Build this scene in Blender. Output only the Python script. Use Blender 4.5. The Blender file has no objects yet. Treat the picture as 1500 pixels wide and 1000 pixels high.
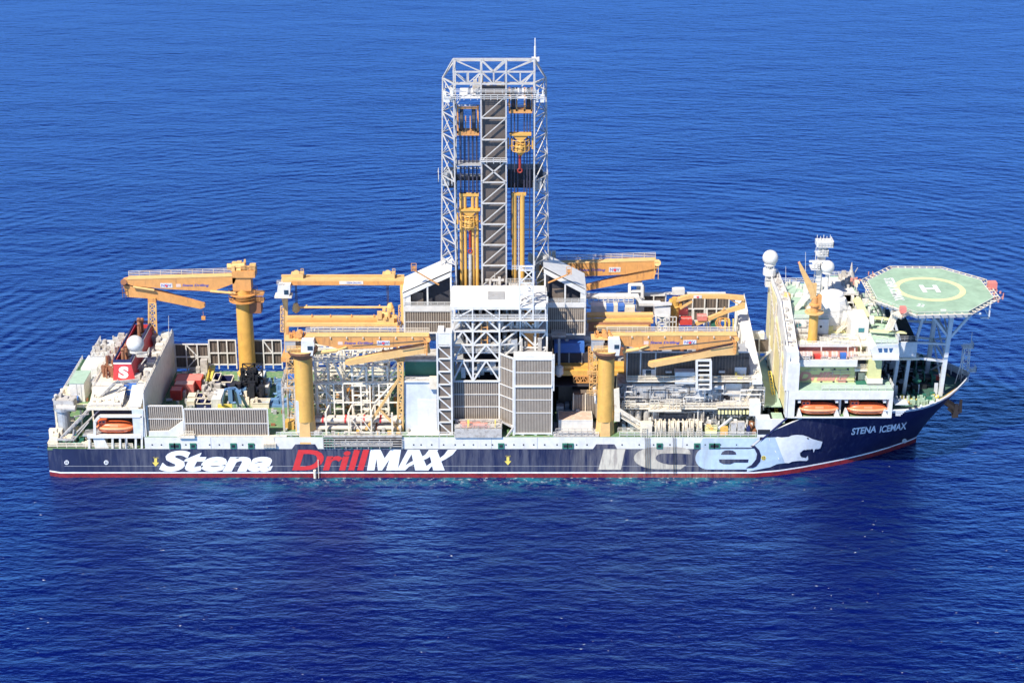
import bpy, bmesh, math, random
from mathutils import Vector
R=math.radians
random.seed(7)
SC=bpy.context.scene; COL=SC.collection
# ---------------------------------------------------------------- camera (also used to measure positions)
CAM=(113.0,-420.0,192.0); PITCH=R(21.4); F=2650.0
FW=(0,math.cos(PITCH),-math.sin(PITCH)); UP=(0,math.sin(PITCH),math.cos(PITCH))
def ray(px,py):
    a=(px-750)/F; b=(500-py)/F
    return (a, FW[1]+UP[1]*b, FW[2]+UP[2]*b)
def atY(px,py,Y):
    d=ray(px,py); t=(Y-CAM[1])/d[1]
    return (CAM[0]+d[0]*t, Y, CAM[2]+d[2]*t)
def atZ(px,py,Z):
    d=ray(px,py); t=(Z-CAM[2])/d[2]
    return (CAM[0]+d[0]*t, CAM[1]+d[1]*t, Z)
# ---------------------------------------------------------------- mesh builder
class MB:
    def __init__(s): s.v=[]; s.f=[]
    def add(s,vs,fs):
        n=len(s.v); s.v+= [tuple(v) for v in vs]; s.f+=[tuple(i+n for i in f) for f in fs]; return s
    def box(s,x0,x1,y0,y1,z0,z1):
        if x1<x0:x0,x1=x1,x0
        if y1<y0:y0,y1=y1,y0
        if z1<z0:z0,z1=z1,z0
        return s.add([(x0,y0,z0),(x1,y0,z0),(x1,y1,z0),(x0,y1,z0),(x0,y0,z1),(x1,y0,z1),(x1,y1,z1),(x0,y1,z1)],
          [(0,3,2,1),(4,5,6,7),(0,1,5,4),(1,2,6,5),(2,3,7,6),(3,0,4,7)])
    def tube(s,p,q,r,n=8,r2=None,cap=True):
        p=Vector(p);q=Vector(q);d=q-p
        if d.length<1e-6: return s
        d.normalize(); a=Vector((0,0,1)) if abs(d.z)<.9 else Vector((1,0,0))
        u=d.cross(a).normalized(); w=d.cross(u); r2=r if r2 is None else r2
        off=math.pi/4 if n==4 else 0
        vs=[p+(u*math.cos(t)+w*math.sin(t))*r for t in [off+2*math.pi*i/n for i in range(n)]]
        vs+=[q+(u*math.cos(t)+w*math.sin(t))*r2 for t in [off+2*math.pi*i/n for i in range(n)]]
        fs=[(i,(i+1)%n,n+(i+1)%n,n+i) for i in range(n)]
        if cap: fs+=[tuple(range(n))[::-1],tuple(range(n,2*n))]
        return s.add(vs,fs)
    def bar(s,p,q,w): return s.tube(p,q,w*.7071,4)
    def path(s,pts,w,n=4):
        for a,b in zip(pts,pts[1:]): s.tube(a,b,w*.7071 if n==4 else w,n)
        return s
    def prism(s,pts,vec):
        n=len(pts); v=Vector(vec); ps=[Vector(p) for p in pts]
        return s.add(ps+[p+v for p in ps],[tuple(range(n)),tuple(range(n,2*n))[::-1]]+[(i,n+i,n+(i+1)%n,(i+1)%n) for i in range(n)])
    def sphere(s,c,r,nu=20,nv=12,sz=1):
        vs=[(c[0],c[1],c[2]-r*sz)]
        for j in range(1,nv):
            t=math.pi*j/nv-math.pi/2
            for i in range(nu):
                a=2*math.pi*i/nu; vs.append((c[0]+r*math.cos(t)*math.cos(a),c[1]+r*math.cos(t)*math.sin(a),c[2]+r*math.sin(t)*sz))
        vs.append((c[0],c[1],c[2]+r*sz)); fs=[]
        for i in range(nu): fs.append((0,1+(i+1)%nu,1+i)); fs.append((len(vs)-1,1+(nv-2)*nu+i,1+(nv-2)*nu+(i+1)%nu))
        for j in range(nv-2):
            for i in range(nu):
                a=1+j*nu+i;b=1+j*nu+(i+1)%nu; fs.append((a,b,b+nu,a+nu))
        return s.add(vs,fs)
    def lathe(s,c,prof,n=20):
        vs=[];fs=[]
        for (r,z) in prof:
            for i in range(n): vs.append((c[0]+r*math.cos(2*math.pi*i/n),c[1]+r*math.sin(2*math.pi*i/n),c[2]+z))
        for j in range(len(prof)-1):
            for i in range(n): fs.append((j*n+i,j*n+(i+1)%n,(j+1)*n+(i+1)%n,(j+1)*n+i))
        fs.append(tuple(range(n))[::-1]); fs.append(tuple(range((len(prof)-1)*n,len(prof)*n)))
        return s.add(vs,fs)
    def torus(s,c,R_,r,axis='x',n=20,m=6):
        P=[]
        for i in range(n+1):
            a=2*math.pi*i/n
            if axis=='x': P.append((c[0],c[1]+R_*math.cos(a),c[2]+R_*math.sin(a)))
            elif axis=='z': P.append((c[0]+R_*math.cos(a),c[1]+R_*math.sin(a),c[2]))
            else: P.append((c[0]+R_*math.cos(a),c[1],c[2]+R_*math.sin(a)))
        return s.path(P,r,m)
    # boxes measured from the photograph: front face at depth Y, or standing on a level
    def fb(s,px0,pyT,px1,pyB,Y,D):
        a=atY(px0,(pyT+pyB)/2,Y); b=atY(px1,(pyT+pyB)/2,Y); zt=atY(px0,pyT,Y)[2]; zb=atY(px0,pyB,Y)[2]
        return s.box(a[0],b[0],Y,Y+D,zb,zt)
    def fbz(s,px0,pyT,px1,z0,Y,D):
        a=atY(px0,pyT,Y); b=atY(px1,pyT,Y)
        return s.box(a[0],b[0],Y,Y+D,z0,a[2])
    def gb(s,px0,px1,pyB,z,h,D):
        a=atZ(px0,pyB,z); b=atZ(px1,pyB,z)
        return s.box(a[0],b[0],a[1],a[1]+D,z,z+h)
    def rail(s,pts,h=1.1,step=2.2,w=.1,bars=3):
        for a,b in zip(pts,pts[1:]):
            a=Vector(a);b=Vector(b);L=(b-a).length; n=max(1,round(L/step))
            for k in range(1,bars+1): s.bar(a+Vector((0,0,h*k/bars)),b+Vector((0,0,h*k/bars)),w)
            for i in range(n+1):
                p=a+(b-a)*i/n; s.bar(p,p+Vector((0,0,h)),w)
        return s
    def truss(s,a,b,c,d,n,w,style='z',wd=None,rungs=True):
        # ladder frame: chord a->b and chord c->d, n bays
        a,b,c,d=map(Vector,(a,b,c,d)); wd=wd or w*.75
        s.bar(a,b,w); s.bar(c,d,w)
        for i in range(n+1):
            p=a+(b-a)*i/n;q=c+(d-c)*i/n
            if rungs: s.bar(p,q,wd)
            if i<n:
                p2=a+(b-a)*(i+1)/n;q2=c+(d-c)*(i+1)/n
                if style=='z': s.bar(p,q2,wd)
                elif style=='s': s.bar(q,p2,wd)
                elif style=='x': s.bar(p,q2,wd); s.bar(q,p2,wd)
                elif style=='w': s.bar(p,q2,wd) if i%2==0 else s.bar(q,p2,wd)
                elif style=='k':
                    m=(p+p2)/2; s.bar(q,m,wd); s.bar(q2,m,wd)
        return s
    def ladder(s,a,b,w=.6,step=.6):
        a=Vector(a);b=Vector(b); o=Vector((w/2,0,0)); s.bar(a-o,b-o,.1); s.bar(a+o,b+o,.1)
        n=int((b-a).length/step)
        for i in range(1,n): p=a+(b-a)*i/n; s.bar(p-o,p+o,.07)
        return s
    def stairs(s,a,b,w=1.0):
        a=Vector(a);b=Vector(b);o=Vector((0,w,0))
        for q in (Vector((0,0,0)),o):
            s.bar(a+q,b+q,.25); s.bar(a+q+Vector((0,0,1)),b+q+Vector((0,0,1)),.1); s.bar(a+q+Vector((0,0,.5)),b+q+Vector((0,0,.5)),.08)
        n=int((b-a).length/.5)
        for i in range(1,n): p=a+(b-a)*i/n; s.box(p.x-.15,p.x+.15,p.y,p.y+w,p.z-.03,p.z+.03)
        return s
    def build(s,name,m,parent=None,smooth=False,sharp=35):
        og=ORG.get(parent.name,(0,0,0)) if parent else (0,0,0)
        s.v=[(x-og[0],y-og[1],z-og[2]) for x,y,z in s.v]
        me=bpy.data.meshes.new(name); me.from_pydata(s.v,[],s.f)
        bm=bmesh.new(); bm.from_mesh(me); bmesh.ops.recalc_face_normals(bm,faces=bm.faces)
        if smooth:
            for f in bm.faces: f.smooth=True
            for e in bm.edges:
                if len(e.link_faces)==2 and e.calc_face_angle(0)>R(sharp): e.smooth=False
        bm.to_mesh(me); bm.free()
        me.materials.append(m); o=bpy.data.objects.new(name,me); COL.objects.link(o)
        if parent: o.parent=parent; ORG[o.name]=og
        return o
ORG={}
def thing(name,label,cat,loc,group=None):
    o=bpy.data.objects.new(name,None); COL.objects.link(o); o.location=loc; o.empty_display_size=.5
    ORG[o.name]=tuple(loc); o['label']=label; o['category']=cat
    if group:o['group']=group
    return o
def tag(o,label,cat,group=None):
    o['label']=label;o['category']=cat
    if group:o['group']=group
    return o
def copy_thing(o,loc,label,rotz=0):
    c=o.copy(); COL.objects.link(c); c.location=loc; c.rotation_euler=(0,0,rotz); c['label']=label
    for ch in o.children:
        d=ch.copy(); COL.objects.link(d); d.parent=c
        for g in ch.children:
            e=g.copy(); COL.objects.link(e); e.parent=d
    return c
# ---------------------------------------------------------------- materials
def mat(name,c,rough=.55,metal=0,var=.12,dirt=0,dcol=(.16,.09,.05),scale=.6,streak=False,c2=None,spec=.5,ndirt=.55):
    m=bpy.data.materials.new(name); m.use_nodes=True; nt=m.node_tree; N=nt.nodes; L=nt.links
    b=N['Principled BSDF']; b.inputs['Roughness'].default_value=rough; b.inputs['Metallic'].default_value=metal
    b.inputs['Specular IOR Level'].default_value=spec
    tc=N.new('ShaderNodeTexCoord'); mp=N.new('ShaderNodeMapping'); geo=N.new('ShaderNodeNewGeometry'); L.new(geo.outputs['Position'],mp.inputs[0])
    n=N.new('ShaderNodeTexNoise'); n.inputs['Scale'].default_value=scale; n.inputs['Detail'].default_value=6; n.inputs['Roughness'].default_value=.65; L.new(mp.outputs[0],n.inputs[0])
    mx=N.new('ShaderNodeMix'); mx.data_type='RGBA'
    k=1-var; cc=c2 or (c[0]*k,c[1]*k,c[2]*k)
    mx.inputs[6].default_value=(*cc,1); mx.inputs[7].default_value=(min(c[0]*(1+var*.4),1),min(c[1]*(1+var*.4),1),min(c[2]*(1+var*.4),1),1)
    rp=N.new('ShaderNodeMapRange'); rp.inputs[1].default_value=.35; rp.inputs[2].default_value=.65; L.new(n.outputs[0],rp.inputs[0]); L.new(rp.outputs[0],mx.inputs[0])
    out=mx.outputs[2]
    if dirt>0:
        n2=N.new('ShaderNodeTexNoise'); n2.inputs['Scale'].default_value=1; n2.inputs['Detail'].default_value=8; n2.inputs['Roughness'].default_value=.7
        mp2=N.new('ShaderNodeMapping'); L.new(geo.outputs['Position'],mp2.inputs[0])
        mp2.inputs['Scale'].default_value=(1.3,1.3,.18) if streak else (.9,.9,.9); L.new(mp2.outputs[0],n2.inputs[0])
        r2=N.new('ShaderNodeMapRange'); r2.inputs[1].default_value=ndirt; r2.inputs[2].default_value=ndirt+.15; r2.inputs[4].default_value=dirt; L.new(n2.outputs[0],r2.inputs[0])
        m2=N.new('ShaderNodeMix'); m2.data_type='RGBA'; L.new(r2.outputs[0],m2.inputs[0]); L.new(out,m2.inputs[6]); m2.inputs[7].default_value=(*dcol,1); out=m2.outputs[2]
    L.new(out,b.inputs['Base Color'])
    return m
WHITE=mat('white_paint',(.72,.69,.62),.45,dirt=.4,dcol=(.4,.33,.26),streak=True)
CLEAN=mat('clean_white_paint',(.69,.675,.64),.4,dirt=.35,dcol=(.48,.41,.33),streak=True,ndirt=.56)
CREAM=mat('cream_paint',(.74,.66,.52),.55,dirt=.5,dcol=(.35,.24,.15))
GREYW=mat('weathered_white_paint',(.5,.47,.43),.6,dirt=.75,dcol=(.2,.16,.13),ndirt=.5)
STEEL=mat('grey_steel',(.42,.43,.44),.5,.2,dirt=.5,dcol=(.2,.14,.1))
LSTEEL=mat('light_grey_paint',(.6,.63,.66),.45,dirt=.3,dcol=(.35,.3,.26),streak=True)
NAVY=mat('navy_hull_paint',(.013,.017,.06),.42,dirt=.5,dcol=(.075,.08,.12),streak=True,var=.15,scale=.15,ndirt=.5)
RED=mat('red_boot_paint',(.24,.014,.018),.5,dirt=.85,dcol=(.07,.012,.02),var=.4,ndirt=.5)
LRED=mat('red_lettering_paint',(.62,.035,.035),.4)
LWHITE=mat('white_lettering_paint',(.85,.85,.85),.4,dirt=.15,dcol=(.5,.5,.5),streak=True)
LCREAM=mat('cream_lettering_paint',(.62,.56,.45),.5,dirt=.75,dcol=(.3,.25,.22),streak=True,ndirt=.48)
PALE=mat('pale_blue_paint',(.46,.58,.7),.45,dirt=.25,dcol=(.7,.75,.8),streak=True)
GREEN=mat('green_deck_paint',(.13,.25,.11),.7,dirt=.7,dcol=(.34,.3,.2),scale=.4,ndirt=.5)
PGREEN=mat('pale_green_deck_paint',(.37,.51,.39),.7,dirt=.3,dcol=(.5,.55,.42))
HGREEN=mat('helideck_green_paint',(.31,.45,.32),.8,dirt=.4,dcol=(.38,.5,.36),scale=.3,var=.2)
DGREEN=mat('dark_green_paint',(.03,.16,.11),.6,dirt=.3)
BROWN=mat('brown_corrugated_cladding',(.16,.125,.1),.65,dirt=.5,dcol=(.28,.23,.19),streak=True)
BROWN2=mat('dark_brown_cladding',(.11,.088,.075),.6,dirt=.5,dcol=(.22,.18,.15),streak=True)
RIB=mat('beige_rib_paint',(.42,.36,.29),.6,dirt=.5,dcol=(.3,.22,.15),streak=True)
YEL=mat('crane_yellow_paint',(.68,.385,.085),.5,dirt=.65,dcol=(.42,.2,.08),streak=True,ndirt=.56)
ORA=mat('crane_orange_paint',(.67,.32,.095),.5,dirt=.6,dcol=(.3,.13,.07),ndirt=.53,streak=True)
LORA=mat('crane_light_orange_paint',(.73,.45,.17),.5,dirt=.5,dcol=(.45,.28,.16))
BYEL=mat('bright_yellow_paint',(.8,.62,.12),.6,dirt=.3)
PYEL=mat('pale_yellow_paint',(.78,.74,.36),.6,dirt=.3,dcol=(.6,.55,.3))
YGREEN=mat('yellow_green_wall_paint',(.62,.6,.27),.6,dirt=.3,dcol=(.45,.45,.25))
PINK=mat('faded_red_paint',(.6,.27,.22),.6)
BOAT=mat('lifeboat_orange',(.85,.16,.05),.35,dirt=.2,dcol=(.6,.3,.2))
BOAT2=mat('lifeboat_pale_orange',(.88,.36,.18),.4)
RAFT=mat('faded_orange_canister',(.78,.4,.3),.5,dirt=.5,dcol=(.85,.7,.6))
CRED=mat('container_red_paint',(.6,.06,.05),.5,dirt=.4,dcol=(.35,.1,.07))
CRED2=mat('container_faded_red',(.68,.22,.18),.6,dirt=.5,dcol=(.5,.32,.25))
BLUE=mat('blue_paint',(.05,.16,.5),.5,dirt=.3,dcol=(.1,.1,.15))
LBLUE=mat('light_blue_paint',(.12,.24,.42),.5,dirt=.4,dcol=(.4,.4,.42))
DNAVY=mat('dark_navy_paint',(.02,.025,.1),.5)
BLACK=mat('black_machinery',(.02,.022,.03),.4,dirt=.5,dcol=(.12,.1,.09))
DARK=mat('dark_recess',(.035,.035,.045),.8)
GLASS=mat('dark_window_glass',(.03,.06,.09),.1,var=.3)
RUST=mat('rusty_brown_steel',(.28,.12,.06),.7,dirt=.6,dcol=(.12,.06,.04))
CABLE=mat('dark_wire_rope',(.05,.045,.07),.5,var=.3)
FRED=mat('funnel_red',(.6,.05,.055),.45,dirt=.3,dcol=(.5,.12,.1))
BFT=mat('timber_deck',(.5,.33,.12),.8,var=.3)
TEAL=mat('blue_grey_lettering',(.18,.2,.42),.5)
def stain(m,col,x0,x1,amt):
    nt=m.node_tree;N=nt.nodes;L=nt.links;b=N['Principled BSDF'];src=b.inputs['Base Color'].links[0].from_socket
    geo=N.new('ShaderNodeNewGeometry');sp=N.new('ShaderNodeSeparateXYZ');L.new(geo.outputs['Position'],sp.inputs[0])
    def mr(x,a,b_,lo=0,hi=1):
        r=N.new('ShaderNodeMapRange');L.new(x,r.inputs[0])
        for i,v in enumerate((a,b_,lo,hi)): r.inputs[i+1].default_value=v
        return r.outputs[0]
    def mu(a,b_):
        n=N.new('ShaderNodeMath');n.operation='MULTIPLY'
        for i,v in enumerate((a,b_)):
            if isinstance(v,float): n.inputs[i].default_value=v
            else: L.new(v,n.inputs[i])
        return n.outputs[0]
    mp=N.new('ShaderNodeMapping');mp.inputs['Scale'].default_value=(.8,1,.07);L.new(geo.outputs['Position'],mp.inputs[0])
    n=N.new('ShaderNodeTexNoise');n.inputs['Scale'].default_value=1;n.inputs['Detail'].default_value=7;n.inputs['Roughness'].default_value=.7;L.new(mp.outputs[0],n.inputs[0])
    f=mu(mu(mu(mr(sp.outputs[0],x0,x0+12),mr(sp.outputs[0],x1,x1-8)),mr(n.outputs[0],.4,.62)),amt)
    mx=N.new('ShaderNodeMix');mx.data_type='RGBA';L.new(f,mx.inputs[0]);L.new(src,mx.inputs[6]);mx.inputs[7].default_value=(*col,1);L.new(mx.outputs[2],b.inputs['Base Color'])
stain(NAVY,(.26,.24,.225),120.,172.,.55); stain(RED,(.33,.22,.17),132.,172.,.5); stain(LCREAM,(.2,.17,.16),138.,172.,.5); stain(PALE,(.3,.27,.24),138.,168.,.4)
stain(NAVY,(.13,.13,.16),10.,125.,.6)
# ---------------------------------------------------------------- flat paint marks from 2-D polygons
def tri_mesh(loops,maxlen=None):
    """loops: list of outlines in 2-D -> list of 3-vert faces (2-D)"""
    from mathutils.geometry import delaunay_2d_cdt
    V=[];Fs=[]
    for lp in loops:
        n=len(lp); pts=[Vector(p) for p in lp]; step=maxlen or 1e9; P=[];
        for i in range(n):
            p,q=pts[i],pts[(i+1)%n]; k=max(1,int((q-p).length/step)+(1 if maxlen else 0))
            P+=[p+(q-p)*j/k for j in range(k)]
        m=len(P); E=[(i,(i+1)%m) for i in range(m)]; ext=[]
        if maxlen:
            x0=min(p.x for p in P);x1=max(p.x for p in P);y0=min(p.y for p in P);y1=max(p.y for p in P)
            x=x0+step*.37
            while x<x1:
                y=y0+step*.41
                while y<y1:
                    ins=False
                    for i in range(m):
                        a_,b_=P[i],P[(i+1)%m]
                        if (a_.y>y)!=(b_.y>y) and x<(b_.x-a_.x)*(y-a_.y)/(b_.y-a_.y)+a_.x: ins=not ins
                    if ins and min((Vector((x,y))-p).length for p in P)>step*.3: ext.append(Vector((x,y)))
                    y+=step
                x+=step
        ov,oe,of,_,_,_=delaunay_2d_cdt(P+ext,E,[tuple(range(m))],1,1e-4)
        o=len(V); V+=[(v.x,v.y) for v in ov]; Fs+=[tuple(i+o for i in f) for f in of]
    return V,Fs
def font_mesh(body,shear=0,bold=0,space=1):
    c=bpy.data.curves.new('lettering_source','FONT'); c.body=body; c.shear=shear; c.offset=bold; c.resolution_u=4; c.space_character=space
    o=bpy.data.objects.new('lettering_source',c); COL.objects.link(o)
    dg=bpy.context.evaluated_depsgraph_get(); me=bpy.data.meshes.new_from_object(o.evaluated_get(dg))
    V=[(v.co.x,v.co.y) for v in me.vertices]; Fs=[tuple(p.vertices) for p in me.polygons]
    bpy.data.objects.remove(o); bpy.data.curves.remove(c); bpy.data.meshes.remove(me)
    x0=min(v[0] for v in V);x1=max(v[0] for v in V);y0=min(v[1] for v in V);y1=max(v[1] for v in V)
    return [((x-x0)/(x1-x0),(y-y0)/(y1-y0)) for x,y in V],Fs
def paint(name,V,Fs,fn,m,parent):
    og=ORG.get(parent.name,(0,0,0)); P=[fn(x,y) for x,y in V]
    me=bpy.data.meshes.new(name); me.from_pydata([(p[0]-og[0],p[1]-og[1],p[2]-og[2]) for p in P],[],Fs); me.materials.append(m)
    o=bpy.data.objects.new(name,me); COL.objects.link(o); o.parent=parent; ORG[o.name]=og
    return o
def text(body,name,m,parent,fn,shear=0,bold=0,space=1):
    V,Fs=font_mesh(body,shear,bold,space); return paint(name,V,Fs,fn,m,parent)
def quadfn(x0,x1,z0,z1,Y): return lambda u,v:(x0+(x1-x0)*u,Y,z0+(z1-z0)*v)
def pxfn(px0,pyT,px1,pyB,Y):
    a=atY(px0,pyB,Y);b=atY(px1,pyT,Y); return quadfn(a[0],b[0],a[2],b[2],Y)
# ================================================================ sky, sun, camera
W=bpy.data.worlds.new('World'); SC.world=W; W.use_nodes=True
SUN_EL=R(50); SUN_AZ=R(220)
sk=W.node_tree.nodes.new('ShaderNodeTexSky'); sk.sky_type='NISHITA'; sk.sun_disc=False; sk.sun_elevation=SUN_EL; sk.sun_rotation=SUN_AZ
sk.air_density=1.0; sk.dust_density=0.0; sk.ozone_density=1.5
tn=W.node_tree.nodes.new('ShaderNodeMix'); tn.data_type='RGBA'; tn.blend_type='MULTIPLY'; tn.inputs[0].default_value=1; tn.inputs[7].default_value=(.82,1.0,1.4,1)
W.node_tree.links.new(sk.outputs[0],tn.inputs[6])
bg=W.node_tree.nodes['Background']; W.node_tree.links.new(tn.outputs[2],bg.inputs[0]); bg.inputs[1].default_value=.066
sl=bpy.data.lights.new('sun','SUN'); sl.energy=5.0; sl.angle=R(.5); sl.color=(1,.93,.82); so=bpy.data.objects.new('sun',sl); COL.objects.link(so)
sd=Vector((math.sin(SUN_AZ)*math.cos(SUN_EL),math.cos(SUN_AZ)*math.cos(SUN_EL),math.sin(SUN_EL)))
so.rotation_euler=(-sd).to_track_quat('-Z','Y').to_euler(); so.location=(0,-200,200)
cd=bpy.data.cameras.new('camera'); co=bpy.data.objects.new('camera',cd); COL.objects.link(co); SC.camera=co
cd.sensor_width=36; cd.lens=F/1500*36; cd.clip_end=30000; cd.clip_start=1; co.location=CAM; co.rotation_euler=(R(90)-PITCH,0,0)
SC.view_settings.view_transform='Standard'; SC.view_settings.look='None'; SC.view_settings.gamma=1; SC.view_settings.exposure=.55
# ================================================================ sea
sm=bpy.data.materials.new('deep_blue_sea'); sm.use_nodes=True; nt=sm.node_tree; N=nt.nodes; L=nt.links; b=N['Principled BSDF']
SEA_P=2.8; SEA_K=125
geo=N.new('ShaderNodeNewGeometry')
def noise(scale,sc=(1,1,1),det=3,rot=0,rough=.5,dist=0):
    m=N.new('ShaderNodeMapping'); m.inputs['Scale'].default_value=sc; m.inputs['Rotation'].default_value=(0,0,R(rot)); L.new(geo.outputs['Position'],m.inputs[0])
    n=N.new('ShaderNodeTexNoise'); n.inputs['Scale'].default_value=scale; n.inputs['Detail'].default_value=det; n.inputs['Roughness'].default_value=rough; n.inputs['Distortion'].default_value=dist
    L.new(m.outputs[0],n.inputs[0]); return n.outputs[0]
def mth(op,a,b_=None,c=None):
    n=N.new('ShaderNodeMath'); n.operation=op
    for i,x in enumerate((a,b_,c)):
        if x is None: continue
        if isinstance(x,(int,float)): n.inputs[i].default_value=x
        else: L.new(x,n.inputs[i])
    return n.outputs[0]
def ramp(x,a,b_,lo=0,hi=1):
    n=N.new('ShaderNodeMapRange'); L.new(x,n.inputs[0]); n.inputs[1].default_value=a;n.inputs[2].default_value=b_;n.inputs[3].default_value=lo;n.inputs[4].default_value=hi; return n.outputs[0]
sw=noise(.05,(.5,1,1),2,8)
w1=noise(.22,(.65,1,1),3,-14,.55)
w2=noise(.33,(.33,1,1),2,36,.5,.4)
w4=noise(.33,(.33,1,1),2,-40,.5,.4)
w3=noise(.8,(.6,1,1),5,5,.6)
gust=ramp(noise(.008,(.7,1,1),3),.35,.7,.65,1.15)
h=mth('ADD',mth('MULTIPLY',sw,2.0),mth('MULTIPLY',gust,mth('ADD',mth('MULTIPLY',w1,.62),mth('ADD',mth('MULTIPLY',w3,.62),mth('ADD',mth('MULTIPLY',w2,.85),mth('MULTIPLY',w4,.8))))))
# waves sent back by the hull spread in faint rings over the far side
vd=N.new('ShaderNodeVectorMath'); vd.operation='DISTANCE'; L.new(geo.outputs['Position'],vd.inputs[0]); vd.inputs[1].default_value=(128,10,0)
rw=noise(.035,(1,1,1),3); sy=N.new('ShaderNodeSeparateXYZ'); L.new(geo.outputs['Position'],sy.inputs[0])
ring=mth('MULTIPLY',mth('SINE',mth('ADD',mth('MULTIPLY',vd.outputs['Value'],1.15),mth('MULTIPLY',rw,9))),mth('MULTIPLY',mth('MULTIPLY',ramp(vd.outputs['Value'],40,90),ramp(vd.outputs['Value'],420,150)),mth('MULTIPLY',ramp(rw,.42,.6),ramp(sy.outputs[1],10,40))))
h=mth('ADD',h,mth('MULTIPLY',ring,.22))
bp=N.new('ShaderNodeBump'); bp.inputs['Strength'].default_value=1; bp.inputs['Distance'].default_value=1; L.new(h,bp.inputs['Height']); 
# sparse foam and painted sun-glint flecks, and churned turquoise water along the hull side
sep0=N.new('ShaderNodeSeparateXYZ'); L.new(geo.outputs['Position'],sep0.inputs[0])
fleck_glint=mth('MULTIPLY',mth('MULTIPLY',ramp(noise(1.5,(.42,1,1),4,12,.62),.69,.71),ramp(noise(.12,(.45,1,1),4,10),.5,.56)),ramp(sep0.outputs[1],90,-10,.0,1))
sep=N.new('ShaderNodeSeparateXYZ'); L.new(geo.outputs['Position'],sep.inputs[0])
dy=ramp(sep.outputs[1],-34,-21.5); dx=mth('MULTIPLY',ramp(sep.outputs[0],0,60),ramp(sep.outputs[0],200,165))
far=ramp(sep.outputs[1],-20.9,-20.8,1,0)
near=mth('MULTIPLY',mth('MULTIPLY',dy,dx),far)
tq=mth('MULTIPLY',mth('POWER',near,1.6),ramp(noise(.2,(.8,1.2,1),5,0,.65),.44,.6))
f2=mth('MULTIPLY',mth('POWER',near,3),ramp(noise(.7,(1,1,1),5,0,.7),.55,.64))
foam_glint=mth('MINIMUM',mth('ADD',fleck_glint,mth('MULTIPLY',f2,.45)),1)
c0=N.new('ShaderNodeMix'); c0.data_type='RGBA'; c0.inputs[6].default_value=(.0003,.003,.07,1); c0.inputs[7].default_value=(.0006,.005,.1,1); L.new(noise(.02,(1,1,1),4),c0.inputs[0])
c1=N.new('ShaderNodeMix'); c1.data_type='RGBA'; L.new(mth('MULTIPLY',tq,.85),c1.inputs[0]); L.new(c0.outputs[2],c1.inputs[6]); c1.inputs[7].default_value=(.02,.2,.26,1)
c2=N.new('ShaderNodeMix'); c2.data_type='RGBA'; L.new(foam_glint,c2.inputs[0]); L.new(c1.outputs[2],c2.inputs[6]); c2.inputs[7].default_value=(.75,.8,.85,1)
N.remove(b); out=[n for n in N if n.type=='OUTPUT_MATERIAL'][0]
df=N.new('ShaderNodeBsdfDiffuse'); L.new(c2.outputs[2],df.inputs['Color'])
gl=N.new('ShaderNodeBsdfGlossy'); gl.inputs['Color'].default_value=(.27,.57,1,1); gl.inputs['Roughness'].default_value=.34; L.new(bp.outputs[0],gl.inputs['Normal'])
fr=N.new('ShaderNodeFresnel'); fr.inputs['IOR'].default_value=1.33; bq=N.new('ShaderNodeBump'); bq.inputs['Strength'].default_value=.66; bq.inputs['Distance'].default_value=1; L.new(h,bq.inputs['Height']); L.new(bq.outputs[0],fr.inputs['Normal'])
fac=mth('MINIMUM',mth('MULTIPLY',mth('POWER',fr.outputs[0],SEA_P),SEA_K),.95)
fac=mth('MULTIPLY',fac,ramp(foam_glint,0,1,1,.1))
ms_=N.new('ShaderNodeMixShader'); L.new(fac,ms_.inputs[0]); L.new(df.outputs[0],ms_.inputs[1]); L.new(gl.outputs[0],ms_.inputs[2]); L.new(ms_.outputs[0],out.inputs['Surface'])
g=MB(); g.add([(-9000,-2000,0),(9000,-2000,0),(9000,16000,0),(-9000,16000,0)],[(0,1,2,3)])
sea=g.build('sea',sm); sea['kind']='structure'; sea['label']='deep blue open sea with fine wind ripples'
# ================================================================ the drillship
ship=thing('drillship','long navy drillship with red waterline, white lettering and cream deckhouses','ship',(113,0,0))
def interp(T,x):
    if x<=T[0][0]: return T[0][1]
    for (a,fa),(b_,fb_) in zip(T,T[1:]):
        if x<=b_: return fa+(fb_-fa)*(x-a)/(b_-a)
    return T[-1][1]
WL=[(0,20),(3,21),(172,21),(178,19.9),(184,17.9),(190,15.5),(196,12.9),(202,9.8),(207,6.8),(211,4),(214.5,1.6),(216,.05)]
DK=[(0,20.4),(2,21),(203,21),(208,20.8),(212,19.7),(216,17.2),(220,13.2),(223.5,8.6),(226,4.6),(227.4,2),(228,.05)]
def hb(X,z):
    t=max(0,min(1,(z-1.4)/16.8)); k=t**1.15
    # stem rakes forward with height
    xs=216+12*k; Xw=X if X<172 else 172+(X-172)*(216-172)/(xs-172)
    Xd=X if X<203 else 203+(X-203)*(228-203)/(xs-203)
    if X>=xs: return .05
    return interp(WL,Xw)*(1-k)+interp(DK,Xd)*k
def hull_at(px,py,off=.04):
    Y=-21.0
    for _ in range(14):
        p=atY(px,py,Y); Y=.5*Y+.5*(-hb(p[0],p[2])-off)
    return atY(px,py,Y)
XS=[0,.6,1.5,3]+list(range(10,172,9))+[172+i*1.6 for i in range(36)]
XS=[x for x in XS if x<228]+[228]
def ztop(X):
    return interp([(0,7.7),(24,7.7),(24.01,10.8),(173,10.8),(183.5,15.8),(202.5,15.8),(202.6,17.6),(210,17.8),(220,18.3),(228,18.9)],X)
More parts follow.
